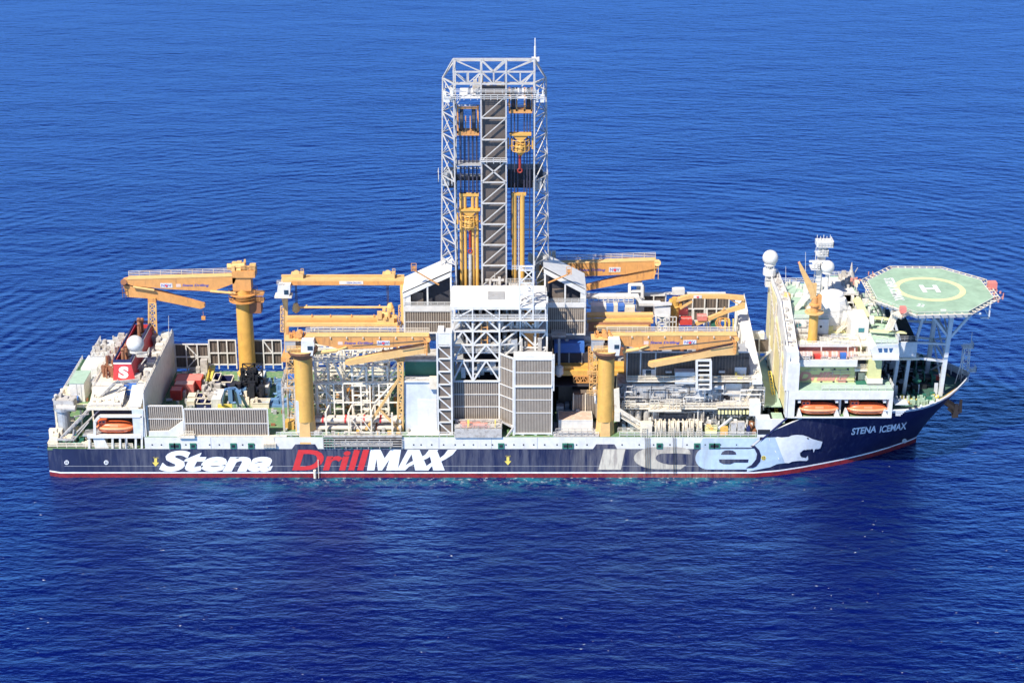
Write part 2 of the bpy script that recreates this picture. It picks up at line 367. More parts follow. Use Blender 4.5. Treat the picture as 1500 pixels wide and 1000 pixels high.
def band(name,z0,z1,m,par,x0=0,x1=228,nz=3,off=0,both=True,caps=False):
    g=MB(); xs=sorted(set([x0]+[x for x in XS if x0<x<x1]+[x1]+[x for x in (24,24.01,183.5,202.5,202.6) if x0<x<x1]))
    for sgn in ((-1,1) if both else (-1,)):
        vs=[];n=nz+1
        for x in xs:
            a=z0(x) if callable(z0) else z0; b_=z1(x) if callable(z1) else z1
            for j in range(n):
                z=a+(b_-a)*j/nz; xs_=216+12*(max(0,min(1,(z-1.4)/16.8)))**1.15; xx=min(x,xs_)
                vs.append((xx,sgn*(hb(xx,z)+off),z))
        fs=[(i*n+j,(i+1)*n+j,(i+1)*n+j+1,i*n+j+1) for i in range(len(xs)-1) for j in range(nz)]
        g.add(vs,fs)
    if caps:
        a=z0(0) if callable(z0) else z0; b_=z1(0) if callable(z1) else z1
        y=hb(0,5); g.add([(0,-y,a),(0,y,a),(0,y,b_),(0,-y,b_)],[(0,1,2,3)])
    bmx=bmesh.new()
    return g.build(name,m,par,smooth=True)
hull=band('hull',1.5,lambda x:min(ztop(x),7.7) if x<173 else (ztop(x) if x<202.55 else 16.6+(x-203)*.045),NAVY,ship,nz=6,caps=True)
boot=band('boot_topping',-3,1.15,RED,hull,caps=True)
band('waterline_stripe',1.15,1.5,LWHITE,hull,nz=1,caps=True,off=.02)
band('sheer_strake',7.7,lambda x:ztop(x) if x<173 else 10.8,CLEAN,hull,x0=24.05,x1=173,nz=2)
band('bow_bulwark',lambda x:16.6+(x-203)*.045,ztop,LSTEEL,hull,x0=202.6,nz=2)
# decks
g=MB()
def deckpoly(x0,x1,z,inset=.3):
    xs=sorted(set([x0,x1]+[x for x in XS if x0<x<x1])); xs=[x for x in xs if hb(x,z)>.2]
    lo=[(x,-hb(x,z)+inset,z) for x in xs]; hi=[(x,hb(x,z)-inset,z) for x in reversed(xs)]
    return lo+hi
g.prism([(24.2,-20.9,10.7),(175,-20.9,10.7),(175,20.9,10.7),(24.2,20.9,10.7)],(0,0,.1))
g.build('main_deck',GREEN,ship)
g=MB(); g.box(.2,24.3,-20.6,20.6,7.2,7.65); g.build('aft_mooring_deck',GREEN,ship)
g=MB(); g.prism(deckpoly(202.7,227.2,16.3),(0,0,.1)); g.build('forecastle_deck',mat('dark_green_deck',(.05,.12,.09),.7,dirt=.5,dcol=(.1,.1,.08)),ship)
g=MB(); g.prism([(179.2,-20.9,15.7),(203,-20.9,15.7),(203,20.9,15.7),(179.2,20.9,15.7)],(0,0,.1)); g.build('boat_deck',GREEN,ship)
# slanted break between the low deck side and the high bow side
g=MB(); a=hull_at(1099,655);b_=hull_at(1103,655)
g.prism([hull_at(1099,657,.06),hull_at(1103,657,.06),hull_at(1156,611,.06),hull_at(1152,611,.06)],(0,.05,0)); g.build('knuckle_line',DNAVY,hull)
g=MB(); g.prism([(172.9,-20.7,10.8),(183.4,-20.7,15.8),(183.4,-20.3,15.8),(172.9,-20.3,10.8)],(0,0,.16)); g.build('slope_bulwark',CLEAN,hull)
# ---- lettering and marks on the hull side
def hp(off=.05): return lambda x,y:hull_at(x,y,off)
def marks(name,loops,m,off=.05,maxlen=None,par=None,tf=None):
    if tf: loops=[[tf(x,y) for x,y in lp] for lp in loops]
    V,Fs=tri_mesh(loops,maxlen); return paint(name,V,Fs,hp(off),m,par or hull)
def htext(body,name,m,px0,pyT,px1,pyB,shear,bold,slope=0,off=.06,space=1):
    V,Fs=font_mesh(body,shear,bold,space)
    return paint(name,V,Fs,lambda u,v:hull_at(px0+(px1-px0)*u,pyB+(pyT-pyB)*v+slope*u,off),m,hull)
htext('Stena','lettering',LWHITE,233,659.5,400,690.5,.28,.045)
htext('Drill','lettering',LRED,428,658.5,541,688.5,.2,.03,space=1)
s_=5.357; tf=lambda x,y:(420+x/s_,635+y/s_)
marks('lettering',[[(630,287),(657,125),(737,125),(768,192),(815,125),(897,125),(870,287),(780,287),(806,200),(748,287),(716,287),(704,195),(688,287)]],LWHITE,tf=tf)
marks('lettering',[[(864,287),(950,125),(1000,125),(908,287)]],LWHITE,tf=tf,off=.06)
marks('lettering',[[(972,125),(1042,125),(1112,287),(1008,287)]],LWHITE,tf=tf,off=.08)
marks('lettering',[[(1112,125),(1178,125),(1240,287),(1150,287)]],LWHITE,tf=tf,off=.08)
for P in ([(890,287),(925,250),(980,217),(1040,192),(1085,165),(1118,125),(1190,125),(1160,155),(1100,195),(1020,228),(960,258),(930,287)],
 [(1080,287),(1100,250),(1150,215),(1195,195),(1235,165),(1265,125),(1335,122),(1300,165),(1245,200),(1180,232),(1130,262),(1112,287)]):
    marks('lettering',[P],LWHITE,tf=tf,off=.11)
s2=5.769; tf=lambda x,y:(860+x/s2,635+y/s2)
marks('lettering',[[(95,303),(142,123),(325,123),(285,303)]],LCREAM,tf=tf)
def arc(cx,cy,rx,ry,a0,a1,n=14): return [(cx+rx*math.cos(R(a0+(a1-a0)*i/n)),cy+ry*math.sin(R(a0+(a1-a0)*i/n))) for i in range(n+1)]
# c : open ring; e : pale block with navy counter, slot and right-hand crescent
marks('lettering',[arc(600,205,205,94,-90,-270)+[(790,299),(840,262),(700,262),(640,250)]+arc(640,205,60,38,120,270,8)+[(760,165),(875,172),(868,140),(830,120),(760,112)]],LCREAM,tf=tf)
marks('lettering',[arc(1020,207,105,94,-90,-270)+[(1350,301),(1420,290),(1450,260),(1450,150),(1405,113)]],PALE,tf=tf,maxlen=12)
marks('knuckle_line',[[(1040,655.3),(1104,655.3),(1104,656.6),(1040,656.6)]],NAVY,off=.2)
marks('pale_blue_panel',[[(1099,657.5),(1119,641),(1136,640),(1150,678),(1141,679),(1138,679.5),(1128,684),(1094,690.5)]],PALE,maxlen=5,off=.13)
marks('pale_blue_panel',[[(1030,641.5),(1112,641.5),(1097,655),(1022,655)]],PALE,off=.07)
marks('letter_counter',[[(1130,177),(1140,155),(1165,141),(1195,138),(1230,141),(1255,155),(1262,177)]],NAVY,off=.08,tf=tf)
marks('letter_counter',[[(1114,216),(1440,216),(1435,243),(1245,243),(1210,258),(1150,256),(1118,240)]],NAVY,off=.12,tf=tf,maxlen=8)
marks('letter_counter',[[(1380,102),(1420,102),(1455,140),(1470,185),(1462,235),(1430,275),(1400,290),(1340,290),(1390,262),(1428,215),(1436,170),(1415,128)]],NAVY,off=.22,tf=tf,maxlen=3)
# emblem: white bear head facing the bow
s3=5.769; tf=lambda x,y:(1090+x/s3,600+y/s3)
s4=8.571; tf=lambda x,y:(1055+x/s4,622+y/s4)
marks('bear_emblem',[[(690,162),(715,150),(770,158),(860,150),(900,132),(960,125),(1040,130),(1100,150),(1160,178),(1220,195),(1283,210),(1270,260),(1255,295),(1225,303),(1100,305),(1040,318),(1012,345),(1012,385),(1040,410),(1078,418),(1105,435),(1085,452),(1000,450),(905,460),(860,480),(812,478)]],LWHITE,off=.22,maxlen=4,tf=tf)
for P in ([(1165,303),(1192,303),(1172,350)],[(1074,418),(1100,386),(1106,436)],[(1068,304),(1086,304),(1078,322)],[(1095,304),(1110,304),(1103,318)],[(1120,304),(1135,304),(1128,317)]): marks('bear_tooth',[P],LWHITE,off=.24,tf=tf)
marks('bear_eye',[[(1084,160),(1106,163),(1118,180),(1096,180)]],BLACK,off=.3,tf=tf)
marks('bear_jaw_line',[[(1000,345),(1008,340),(1012,380),(1036,412),(1030,414),(1004,384)]],NAVY,off=.3,tf=tf)
marks('bear_shade',[[(610,168),(620,168),(626,205),(618,200)],[(680,318),(700,330),(708,358),(690,340)],[(722,402),(735,412),(746,440),(730,432)]],LWHITE,off=.24,tf=tf)
htext('STENA','lettering',LWHITE,1247,627,1283,637,.25,.03,-4,.1)
htext('ICEMAX','lettering',LWHITE,1288,624,1329,634,.25,.03,-6,.1)
def arrow(px,py): 
    marks('arrow_mark',[[(px-2,py-5),(px+2,py-5),(px+2,py+1),(px+5,py+1),(px,py+7),(px-5,py+1),(px-2,py+1)]],BYEL,off=.09)
arrow(228,676); arrow(744,674)
htext('TUG','arrow_mark',BYEL,224,669.4,232,671,0,0,off=.09); htext('TUG','arrow_mark',BYEL,740,667,748,668.6,0,0,off=.09)
for px,py,m in ((97.5,677,LWHITE),(155.5,677,LWHITE),(1325,645.5,LWHITE),(1118.5,670.5,BYEL)):
    V,Fs=tri_mesh([[(px+r*math.cos(R(a)),py+r*math.sin(R(a))) for a in range(0,360,30)] for r in (3.4,)]); paint('thruster_symbol',V,Fs,hp(.22),m,hull)
    V,Fs=tri_mesh([[(px+a-.5,py+c-.5),(px+a+.9,py+c-.5),(px+a+.9,py+c+.9),(px+a-.5,py+c+.9)] for a,c in ((-1.3,-1.3),(.9,-1.3),(-1.3,.9),(.9,.9))]); paint('thruster_symbol',V,Fs,hp(.27),NAVY,hull)
# plating seams and fairleads
g=MB()
for px in (184,309,519,643,720,787,1000): g.box(*[atY(px,650,-21)[0]+d for d in (-.06,.06)],-21.03,-20.9,7.8,10.7)
g.box(10,171,-21.05,-20.9,7.66,7.74); g.box(4,171,-21.04,-20.9,3.05,3.12)
g.build('plating_seam',STEEL,hull)
for px in (252.5,259.5,283,342,368,734,828,835.5,966,1021,1043,1050):
    p=atY(px,652.5,-21); g=MB()
    g.box(p[0]-.75,p[0]+.75,-21.25,-20.9,p[2]-.7,p[2]+.7); f=g.build('fairlead',DGREEN,hull)
    g=MB(); g.box(p[0]-.42,p[0]+.42,-21.3,-21.2,p[2]-.35,p[2]+.35); g.build('opening',BLACK,f)
g=MB()
for px in list(range(188,400,17))+list(range(604,860,15))+list(range(912,1100,24)):
    p=atY(px+random.uniform(-3,3),651,-21); g.box(p[0]-.16,p[0]+.16,-21.08,-20.9,p[2]-.16,p[2]+.16)
g.build('scuppers',BLACK,hull)
# hoses and overflow pipes hanging down the side
g=MB()
for px in (945,948,951,986,989):
    a=atY(px,640,-21.35);b2=atY(px+1,694,-21.35); g.tube(a,b2,.07,6)
g.build('hanging_hose',BLACK,ship)
g=MB(); g.tube(atY(461,688,-21.6),atY(461.5,700,-21.6),.35,8); g.tube(atY(466,673,-21.4),atY(467,700,-21.4),.1,5); g.build('overboard_pipe',CREAM,ship)
# anchor under the flare
g=MB(); c=Vector((222.5,-3.2,10.8)); g.tube(c+Vector((-1.5,1,2)),c+Vector((2.2,-1.2,0)),.9,10); g.bar(c+Vector((.8,-2.4,-1.2)),c+Vector((2.8,.6,-1.2)),.8)
g.prism([c+Vector((.6,-2.7,-1.6)),c+Vector((1.2,-2.7,-1.6)),c+Vector((1.2,-1.9,1.8))],(.9,.3,0)); g.prism([c+Vector((2.4,.2,-1.6)),c+Vector((3,.2,-1.6)),c+Vector((3,.9,1.8))],(.7,.3,0)); g.bar(c,c+Vector((1.9,-1,-1.6)),.7)
g.build('anchor',RUST,ship)
# navy foundation patches under the near cranes
# ---------------------------------------------------------------- ribbed windscreens
def windscreen(x0,x1,z0,z1,Y,rows=1,face=-1,name='windscreen',ribs=None,mats=(BROWN,RIB,CLEAN),frame=.22,par=None):
    g=MB(); g.box(x0,x1,Y-.08,Y+.08,z0,z1); w=g.build(name,mats[0],par or ship)
    n=ribs or max(3,int((x1-x0)/.62)); g=MB()
    for i in range(n):
        x=x0+(x1-x0)*(i+.5)/n; g.box(x-.12,x+.12,Y+face*.08,Y+face*.26,z0,z1)
    g.build('ribbing',mats[1],w)
    g=MB(); e=.08*face; f=frame
    for x in (x0,x1): g.box(x-f/2,x+f/2,Y-.22,Y+.32*face if face>0 else Y-.34,z0-.1,z1+.12)
    for z in (z1,): g.box(x0+f/2,x1-f/2,Y-.2,Y+.22,z-.2,z+.1)
    for r in range(1,rows): z=z0+(z1-z0)*r/rows; g.box(x0+f/2,x1-f/2,min(Y,Y+face*.31),max(Y,Y+face*.31),z-.09,z+.09)
    g.build('frame',mats[2],w); return w
def wpx(px0,pyT,px1,pyB,Y,**k):
    a=atY(px0,(pyT+pyB)/2,Y);b_=atY(px1,(pyT+pyB)/2,Y)
    return windscreen(a[0],b_[0],atY(px0,pyB,Y)[2],atY(px0,pyT,Y)[2],Y,**k)
wpx(270.5,598.5,393,640,-20.3,rows=2,ribs=36)
wpx(216,594,269,631,-19.6,rows=2,ribs=18)
g=MB(); g.prism([atY(218,632,-20.6),atY(247,631,-20.6),atY(269,615,-20.6),atY(269,640,-20.6),atY(218,641,-20.6)],(0,.5,0)); g.build('bulwark',CLEAN,ship)
g=MB(); g.prism([(32,-20.95,10.8),(58.5,-20.95,10.8),(58.5,-20.95,11.1),(32,-20.95,11.1)],(0,.6,0)); g.build('screen_sill',CREAM,ship)
def farscreen(px0,px1,pyT,pyB,Y,bays,braces=(),par=None):
    x0=atY(px0,pyT,Y)[0];x1=atY(px1,pyT,Y)[0];z0=atY(px0,pyB,Y)[2];z1=atY(px0,pyT,Y)[2]
    g=MB(); g.box(x0,x1,Y+.1,Y+.25,z0,z1); w=g.build('windscreen',BROWN,ship); n=int((x1-x0)/.8); g=MB()
    for i in range(n): x=x0+(x1-x0)*(i+.5)/n; g.box(x-.13,x+.13,Y-.05,Y+.1,z0,z1)
    g.build('ribbing',BROWN2,w); g=MB(); zm=z0+(z1-z0)*.47
    for z in (z0,zm,z1): g.bar((x0,Y-.3,z),(x1,Y-.3,z),.3)
    for i in range(bays+1): x=x0+(x1-x0)*i/bays; g.bar((x,Y-.32,z0-1.2),(x,Y-.32,z1+.1),.32)
    for i,k in braces:
        xa=x0+(x1-x0)*i/bays; xb=x0+(x1-x0)*(i+1)/bays; za,zb=(zm,z1) if k>0 else (z0,zm)
        g.bar((xa,Y-.3,zb if k>0 else za),(xb,Y-.3,za if k>0 else zb),.3)
    g.build('frame',CLEAN,w)
farscreen(256,305,503.5,538,20.5,3,((1,1),(1,-1)))
farscreen(306,345,497.5,533,20.5,3); farscreen(372,412,497.5,533,20.5,3,((1,1),))
# ================================================================ aft deckhouse (X 10..24.4)
def part(name,m,par,fn,**k):
    g=MB(); fn(g); return g.build(name,m,par,**k)
DZ=10.8
ah=part('aft_deckhouse',CREAM,ship,lambda g:(g.box(10.5,24.3,-13.5,20.5,7.65,20.8)))
part('side_wall',WHITE,ah,lambda g:g.box(24.3,24.6,-20.6,20.8,10.8,22.3))
part('deckhouse_wing',CREAM,ah,lambda g:(g.box(10.5,23,-20.3,-13.6,17.6,18.2),g.box(22.2,24.2,-20.3,-13.6,10.8,17.5),g.box(10.5,21,-13.9,-13.55,7.8,17.5)))
part('lower_roof',CREAM,ah,lambda g:(g.prism([(11,-20,18.25),(11,-13.6,20.9),(19,-13.6,20.9),(19,-20,18.25)],(0,0,.12))))
part('panel',LSTEEL,ah,lambda g:(g.prism([(20.5,-20,18.3),(20.5,-13.6,21.4),(23.6,-13.6,21.4),(23.6,-20,18.3)],(0,0,.15)),g.box(21.5,24.2,-20.75,-20.4,10.8,18)))
# white framing of the stern boat bay
def fr(g):
    A=lambda px,py:atY(px,py,-20.6)
    pts=[A(139,641),A(139,617),A(146,609),A(208,609),A(208,641)]
    for p,q in zip(pts,pts[1:]): g.bar(p,q,.65)
    g.bar(A(128,638.5),A(208,638.5),.8)
    for px in (131,165,176,185,199,208): g.bar(A(px,638),A(px,657),.5)
    g.prism([A(140,657),A(136,641),A(152,641),A(160,657)],(0,.4,0))
part('boat_bay_frame',WHITE,ship,fr)
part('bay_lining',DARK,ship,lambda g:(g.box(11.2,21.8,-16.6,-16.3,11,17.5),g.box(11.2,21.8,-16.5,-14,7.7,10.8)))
part('bay_floor',STEEL,ship,lambda g:g.box(9,22.2,-20.4,-16.7,10.7,11))
def clutter(g,x0,x1,y0,y1,z,n,hmax=1.4,smin=.3,smax=1.3,seed=1):
    r=random.Random(seed)
    for i in range(n):
        x=r.uniform(x0,x1);y=r.uniform(y0,y1);a=r.uniform(smin,smax)/2;b=r.uniform(smin,smax)/2;h=r.uniform(.3,1)*hmax
        if r.random()<.55: g.box(x-a,x+a,y-b,y+b,z,z+h)
        elif r.random()<.5: g.tube((x-a,y,z+a*.6),(x+a,y,z+a*.6),a*.6,10)
        else: g.tube((x,y,z),(x,y,z+h),min(a,b)*.7,10)
def pipes(g,x0,x1,y,z0,z1,n,seed=1,r0=.08,r1=.2,out=.6):
    r=random.Random(seed)
    for i in range(n):
        x=r.uniform(x0,x1);z=r.uniform(z0,z1);yy=y-r.uniform(.15,out);pts=[(x,yy,z)];rad=r.uniform(r0,r1)
        for k in range(r.randint(1,4)):
            if k%2==(i%2): x=min(x1,max(x0,x+r.uniform(-6,6)))
            else: z=min(z1,max(z0,z+r.uniform(-4,4)))
            pts.append((x,yy,z))
        g.path(pts,rad,6)
part('deck_gear',GREYW,ah,lambda g:clutter(g,20.6,24,-10,20,20.9,40,2.2,.8,2.2,3))
part('vent_casing',WHITE,ah,lambda g:[g.box(22,23.9,y,y+2.0,20.8,22.4+.4*(i%2)) for i,y in enumerate((-7,-2.5,4,9,13,17))])
part('deck_gear',RUST,ah,lambda g:clutter(g,11,14.6,-8,2,20.9,26,2.4,.3,.9,5))
part('handrail',WHITE,ah,lambda g:(g.rail([(10.6,-13.4,20.8),(24,-13.4,20.8)]),g.rail([(10.6,-13.4,20.8),(10.6,20,20.8)]),g.rail([(11,-20,18.3),(19,-20,18.3),(19,-14,18.3)]),g.rail([(24.4,-20,22.3),(24.4,20.5,22.3)],.8)))
part('port_deckhouse',CLEAN,ah,lambda g:(g.box(5.5,10.4,8,20,9.5,20),g.box(2.5,5.4,9,18,9,16.5)))
part('deck_gear',CLEAN,ah,lambda g:clutter(g,5,10,-2,8,15.2,18,3,.8,2.2,8))
# blue locker, poles on the roof edge
part('port_gear',GREYW,ah,lambda g:(clutter(g,5.6,10.2,8.5,19.5,20,26,1.6,.4,1.4,301),clutter(g,10.8,14.8,2,19.5,20.9,34,2.2,.5,1.6,302)))
part('wall_pipework',GREYW,ah,lambda g:(pipes(g,11,23,-13.6,18.6,20.6,14,303,.06,.12,.4),[g.box(x,x+.8,-13.75,-13.6,18.9,20) for x in (12,14.2,17)]))
part('roof_gear',CREAM,ah,lambda g:(clutter(g,11.5,18.5,-19,-14.5,19.2,16,1.2,.3,.9,304),))
part('port_rail',WHITE,ah,lambda g:(g.rail([(5.6,8,20),(10.3,8,20),(10.3,20,20)],1.1,1.8),g.rail([(5.6,8,20),(5.6,20,20)],1.1,1.8)))
part('blue_locker',BLUE,ah,lambda g:g.fb(182,562,200,583,-13.8,2.5))
# stern upper deck
sd_=part('stern_deck',GREEN,ship,lambda g:(g.box(.4,10.3,-12.5,20,14.2,14.6),))
part('support',CREAM,sd_,lambda g:([g.bar((x,-12.2,7.7),(x,-12.2,14.2),.45) for x in (.8,4,7,10)],g.bar((.6,-12.3,14.4),(10.3,-12.3,14.4),.4)))
part('handrail',WHITE,sd_,lambda g:(g.rail([(10.3,-12.4,14.6),(.5,-12.4,14.6),(.5,19.8,14.6)])))
part('yellow_walkway',PYEL,sd_,lambda g:(g.box(4.5,10,-11.5,-9.6,14.62,14.7)))
part('handrail',CREAM,ship,lambda g:(g.rail([(21,-20.6,7.7),(.3,-20.3,7.7),(.2,20,7.7)],1.2,2.4,.16)))
part('mooring_gear',DGREEN,ship,lambda g:(clutter(g,2,9,-20,-14,7.66,16,2,.6,1.8,4),[g.torus((5.6+i*1.2,-20.2,8.5),.55,.16,'y',12) for i in range(3)]))
part('deck_gear',RUST,ship,lambda g:(clutter(g,1,12,-19,-14,7.7,18,1.6,.3,.9,16),clutter(g,1,9,-12,2,14.6,14,1.2,.3,.9,18)))
part('deck_gear',CREAM,ship,lambda g:(clutter(g,.8,5.5,-19.5,-9,8,46,3.4,.6,2,14),clutter(g,.8,4.5,-12,-4,14.6,34,2.6,.6,2,15),clutter(g,8,14,-19.5,-15,7.7,12,2,.4,1.2,17)))
gb_=thing('storage_house','tall white locker house with pale green roof on the stern deck','deck house',(7,-9,14.6))
part('wall',CLEAN,gb_,lambda g:g.gb(103.5,125,588.5,14.6,4.9,8))
def gr(g):
    a=atZ(103.5,588.5,14.6);b=atZ(125,588.5,14.6); g.prism([(a[0]-.1,a[1]-.1,19.5),(b[0]+.1,a[1]-.1,19.5),(b[0]+.1,a[1]+8,19.5),(a[0]-.1,a[1]+8,19.5)],(0,0,.2))
part('roof',PGREEN,gb_,gr)
part('panel_joint',STEEL,gb_,lambda g:(g.fb(112.6,562.5,113.3,588,atZ(103.5,588.5,14.6)[1]-.05,.1),g.fb(119,563,119.7,588,atZ(103.5,588.5,14.6)[1]-.05,.1)))
bl=thing('deck_locker','small blue locker in front of the white locker house','locker',(6,-12,14.6)); part('body',BLUE,bl,lambda g:g.gb(104.5,114.5,591,14.6,1.6,1.6)); part('lid',DNAVY,bl,lambda g:g.gb(104,115,590.6,16.2,.12,1.8))
# stern crane: folded grey twin beams
sc_=thing('stern_deck_crane','folded weathered grey lattice crane leaning over the stern corner','crane',(3,-17,7.7))
def cr(g):
    P=lambda px,py,Y:Vector(atY(px,py,Y))
    a=P(89,641,-20);b_=P(166,561,-16); o=Vector((1,1.1,.3))
    g.bar(a,b_,.42);g.bar(a+o,b_+o,.42)
    for i in range(15): p=a+(b_-a)*i/14; g.bar(p,p+o,.2)
    g.bar(P(104,641,-20),P(181,565,-15),.3); g.bar(P(84,643,-20),P(109,643.5,-20),.5); g.bar(P(109,643,-20),P(130,618,-19),.22); g.bar(P(108,629,-20),P(106,642,-20),.25)
    g.bar(P(109,610,-20),P(130,606,-18),.3); g.bar(P(168,560,-15),P(204,556,-12),.55); g.bar(P(178,561,-15),P(204,568,-12),.2)
part('jib',GREYW,sc_,cr)
part('pedestal',STEEL,sc_,lambda g:(g.tube((3.4,-15,7.7),(3.4,-15,15.5),1.5,16),g.tube((3.4,-15,15.5),(3.4,-15,16.2),2,16)))
part('winch_house',GREYW,sc_,lambda g:(g.box(1.5,6.4,-16,-12.5,16.2,18.2),g.tube((2.2,-15.9,16.4),(6.8,-15.9,16.2),.8,10),g.sphere((1.8,-14,18.6),.6,10,6),clutter(g,1.5,7,-16,-12,18.2,10,1,.3,1,31)))
# ---------------------------------------------------------------- funnel
fx0,fx1,fy0,fy1,fz0,fz1=15.2,20.1,-9.3,18,20.8,26.2
fu=part('funnel',FRED,ship,lambda g:(g.prism([(fx0-.3,fy0,fz0),(fx1+.3,fy0,fz0),(fx1-.4,fy0,fz1-1.1),(fx0+.2,fy0,fz1-1.1)],(0,.3,0)),
    g.prism([(fx1+.3,fy0+.35,fz0),(fx1+.3,fy1,fz0),(fx1-.4,fy1,fz1-1.1),(fx1-.4,fy0+.35,fz1-1.1)],(-.3,0,0)),
    g.prism([(fx0-.3,fy0+.35,fz0),(fx0-.3,fy1,fz0),(fx0+.2,fy1,fz1-1.1),(fx0+.2,fy0+.35,fz1-1.1)],(.3,0,0)),g.box(fx0,fx1,fy1-.3,fy1,fz0,fz1-1.1)))
part('top_band',DNAVY,fu,lambda g:(g.box(fx0+.1,fx1-.35,fy0-.02,fy0+.25,fz1-.7,fz1),g.box(fx1-.7,fx1-.4,fy0+.3,fy1,fz1-.7,fz1),g.box(fx0+.1,fx0+.4,fy0+.3,fy1,fz1-.7,fz1),g.box(fx0+.1,fx1-.4,fy1-.3,fy1,fz1-.7,fz1)))
part('white_band',LWHITE,fu,lambda g:(g.box(fx0+.15,fx1-.38,fy0-.04,fy0+.25,fz1-1.1,fz1-.7),g.box(fx1-.72,fx1-.38,fy0+.3,fy1,fz1-1.1,fz1-.7)))
part('inner_deck',DARK,fu,lambda g:g.box(fx0+.45,fx1-.75,fy0+.3,fy1-.3,fz1-2.2,fz1-2))
text('S','lettering',LWHITE,fu,quadfn(fx0+1.1,fx0+3.7,fz0+.5,fz1-1.7,fy0-.06),.1,.06)
for i,(y,hh) in enumerate(((-7,3.4),(-5,3.6),(-3,3.0),(11,3.2),(13.5,3.6),(15,3))):
    part('exhaust_pipe',RUST,fu,lambda g:(g.tube((17.2+.5*(i%2),y,24.2),(17.2+.5*(i%2),y+.4,24+hh),.42,12),g.tube((17.2+.5*(i%2),y+.4,24+hh),(17.2+.5*(i%2),y+1,24.4+hh),.5,12)))
part('platform',WHITE,fu,lambda g:(g.box(20.3,23,-5.5,-2.5,25.4,25.6),g.rail([(20.3,-5.5,25.6),(23,-5.5,25.6),(23,-2.5,25.6)],1.2),g.bar((20.2,-5,22),(22.8,-5,25.4),.2),g.bar((20.2,-3,22),(22.8,-3,25.4),.2)))
def radome(label,x,y,z,r,zb,mast=.5,grp='satellite domes'):
    t=thing('satellite_dome',label,'radome',(x,y,zb),grp)
    g=MB(); g.sphere((x,y,z),r,28,18); g.build('dome',CLEAN,t,smooth=True,sharp=60)
    part('pedestal',WHITE,t,lambda g:(g.lathe((x,y,0),[(mast,zb),(mast*.9,z-r*.85)],12),g.lathe((x,y,0),[(r*.75,z-r*.95),(r*.7,z-r*.6)],16)))
    part('joint_band',LSTEEL,t,lambda g:g.lathe((x,y,z),[(r*.995,-.08),(r*1.006,0),(r*.995,.08)],28))
    return t
p=atY(198,503.5,-3.6); radome('large white satellite dome in front of the red funnel',p[0],-3.6,p[2],2.15,25.6)
# ---------------------------------------------------------------- cargo on the aft work deck
def container(px0,px1,pyB,h,D,m,label,name='shipping_container',cat='container',top=None,z=DZ,grp='containers on the work deck',doors=True,extra=None):
    a=atZ(px0,pyB,z);b_=atZ(px1,pyB,z);x0,x1,y0,y1=a[0],b_[0],a[1],a[1]+D
    t=thing(name,label,cat,((x0+x1)/2,(y0+y1)/2,z),grp)
    g=MB(); g.box(x0+.08,x1-.08,y0+.08,y1-.08,z+.1,z+h-.12)
    n=int((x1-x0)/.35)
    for i in range(n): x=x0+.15+(x1-x0-.3)*(i+.5)/n; g.box(x-.07,x+.07,y0+.02,y0+.1,z+.2,z+h-.2)
    n=int(D/.35)
    for i in range(n): y=y0+.15+(D-.3)*(i+.5)/n; g.box(x1-.1,x1-.02,y-.07,y+.07,z+.2,z+h-.2)
    g.build('wall',m,t)
    g=MB()
    for x in (x0+.07,x1-.07):
        for y in (y0+.07,y1-.07): g.box(x-.08,x+.08,y-.08,y+.08,z,z+h)
    for zz in (z+.08,z+h-.08):
        g.box(x0+.15,x1-.15,y0,y0+.14,zz-.08,zz+.08);g.box(x0+.15,x1-.15,y1-.14,y1,zz-.08,zz+.08);g.box(x0,x0+.14,y0+.15,y1-.15,zz-.08,zz+.08);g.box(x1-.14,x1,y0+.15,y1-.15,zz-.08,zz+.08)
    g.build('frame',m if extra is None else extra,t)
    part('roof',top or m,t,lambda g:g.box(x0+.12,x1-.12,y0+.12,y1-.12,z+h-.11,z+h-.02))
    return t
container(250,266,586,2.6,3,CRED,'small bright red container nearest the grey deckhouse wall',top=CRED2)
container(256,284,578,2.8,3,CRED2,'long faded red container lying in front of another red one',top=mat('bleached_red_roof',(.72,.42,.34),.6,dirt=.5,dcol=(.6,.35,.28)))
container(257,295,572,2.8,4.5,CRED,'longest red container at the back of the red group',top=CRED2)
container(310,324,599,2.6,7,CLEAN,'white container standing end on behind the ribbed windscreen')
container(356,393,583,2.7,4.2,CLEAN,'white roofed container with an orange yellow lower side',extra=CREAM)
part('stripe',YEL,bpy.data.objects[[o.name for o in bpy.data.objects if o.get('label','').startswith('white roofed')][0]],lambda g:g.gb(357,392,583.2,DZ+.15,1.2,.1))
container(354.5,388,566,2.9,4,LBLUE,'long light blue container with a white roof beside the crane pedestal',top=CLEAN)
container(275,286,589,1.6,2.6,CREAM,'beige open topped crate, rear one of a pair by the windscreen',name='cargo_crate',cat='crate',top=CREAM,grp='beige crates')
container(274,285,597.5,1.8,2.2,CREAM,'beige cargo crate right behind the near windscreen corner',name='cargo_crate',cat='crate',top=CREAM,grp='beige crates')
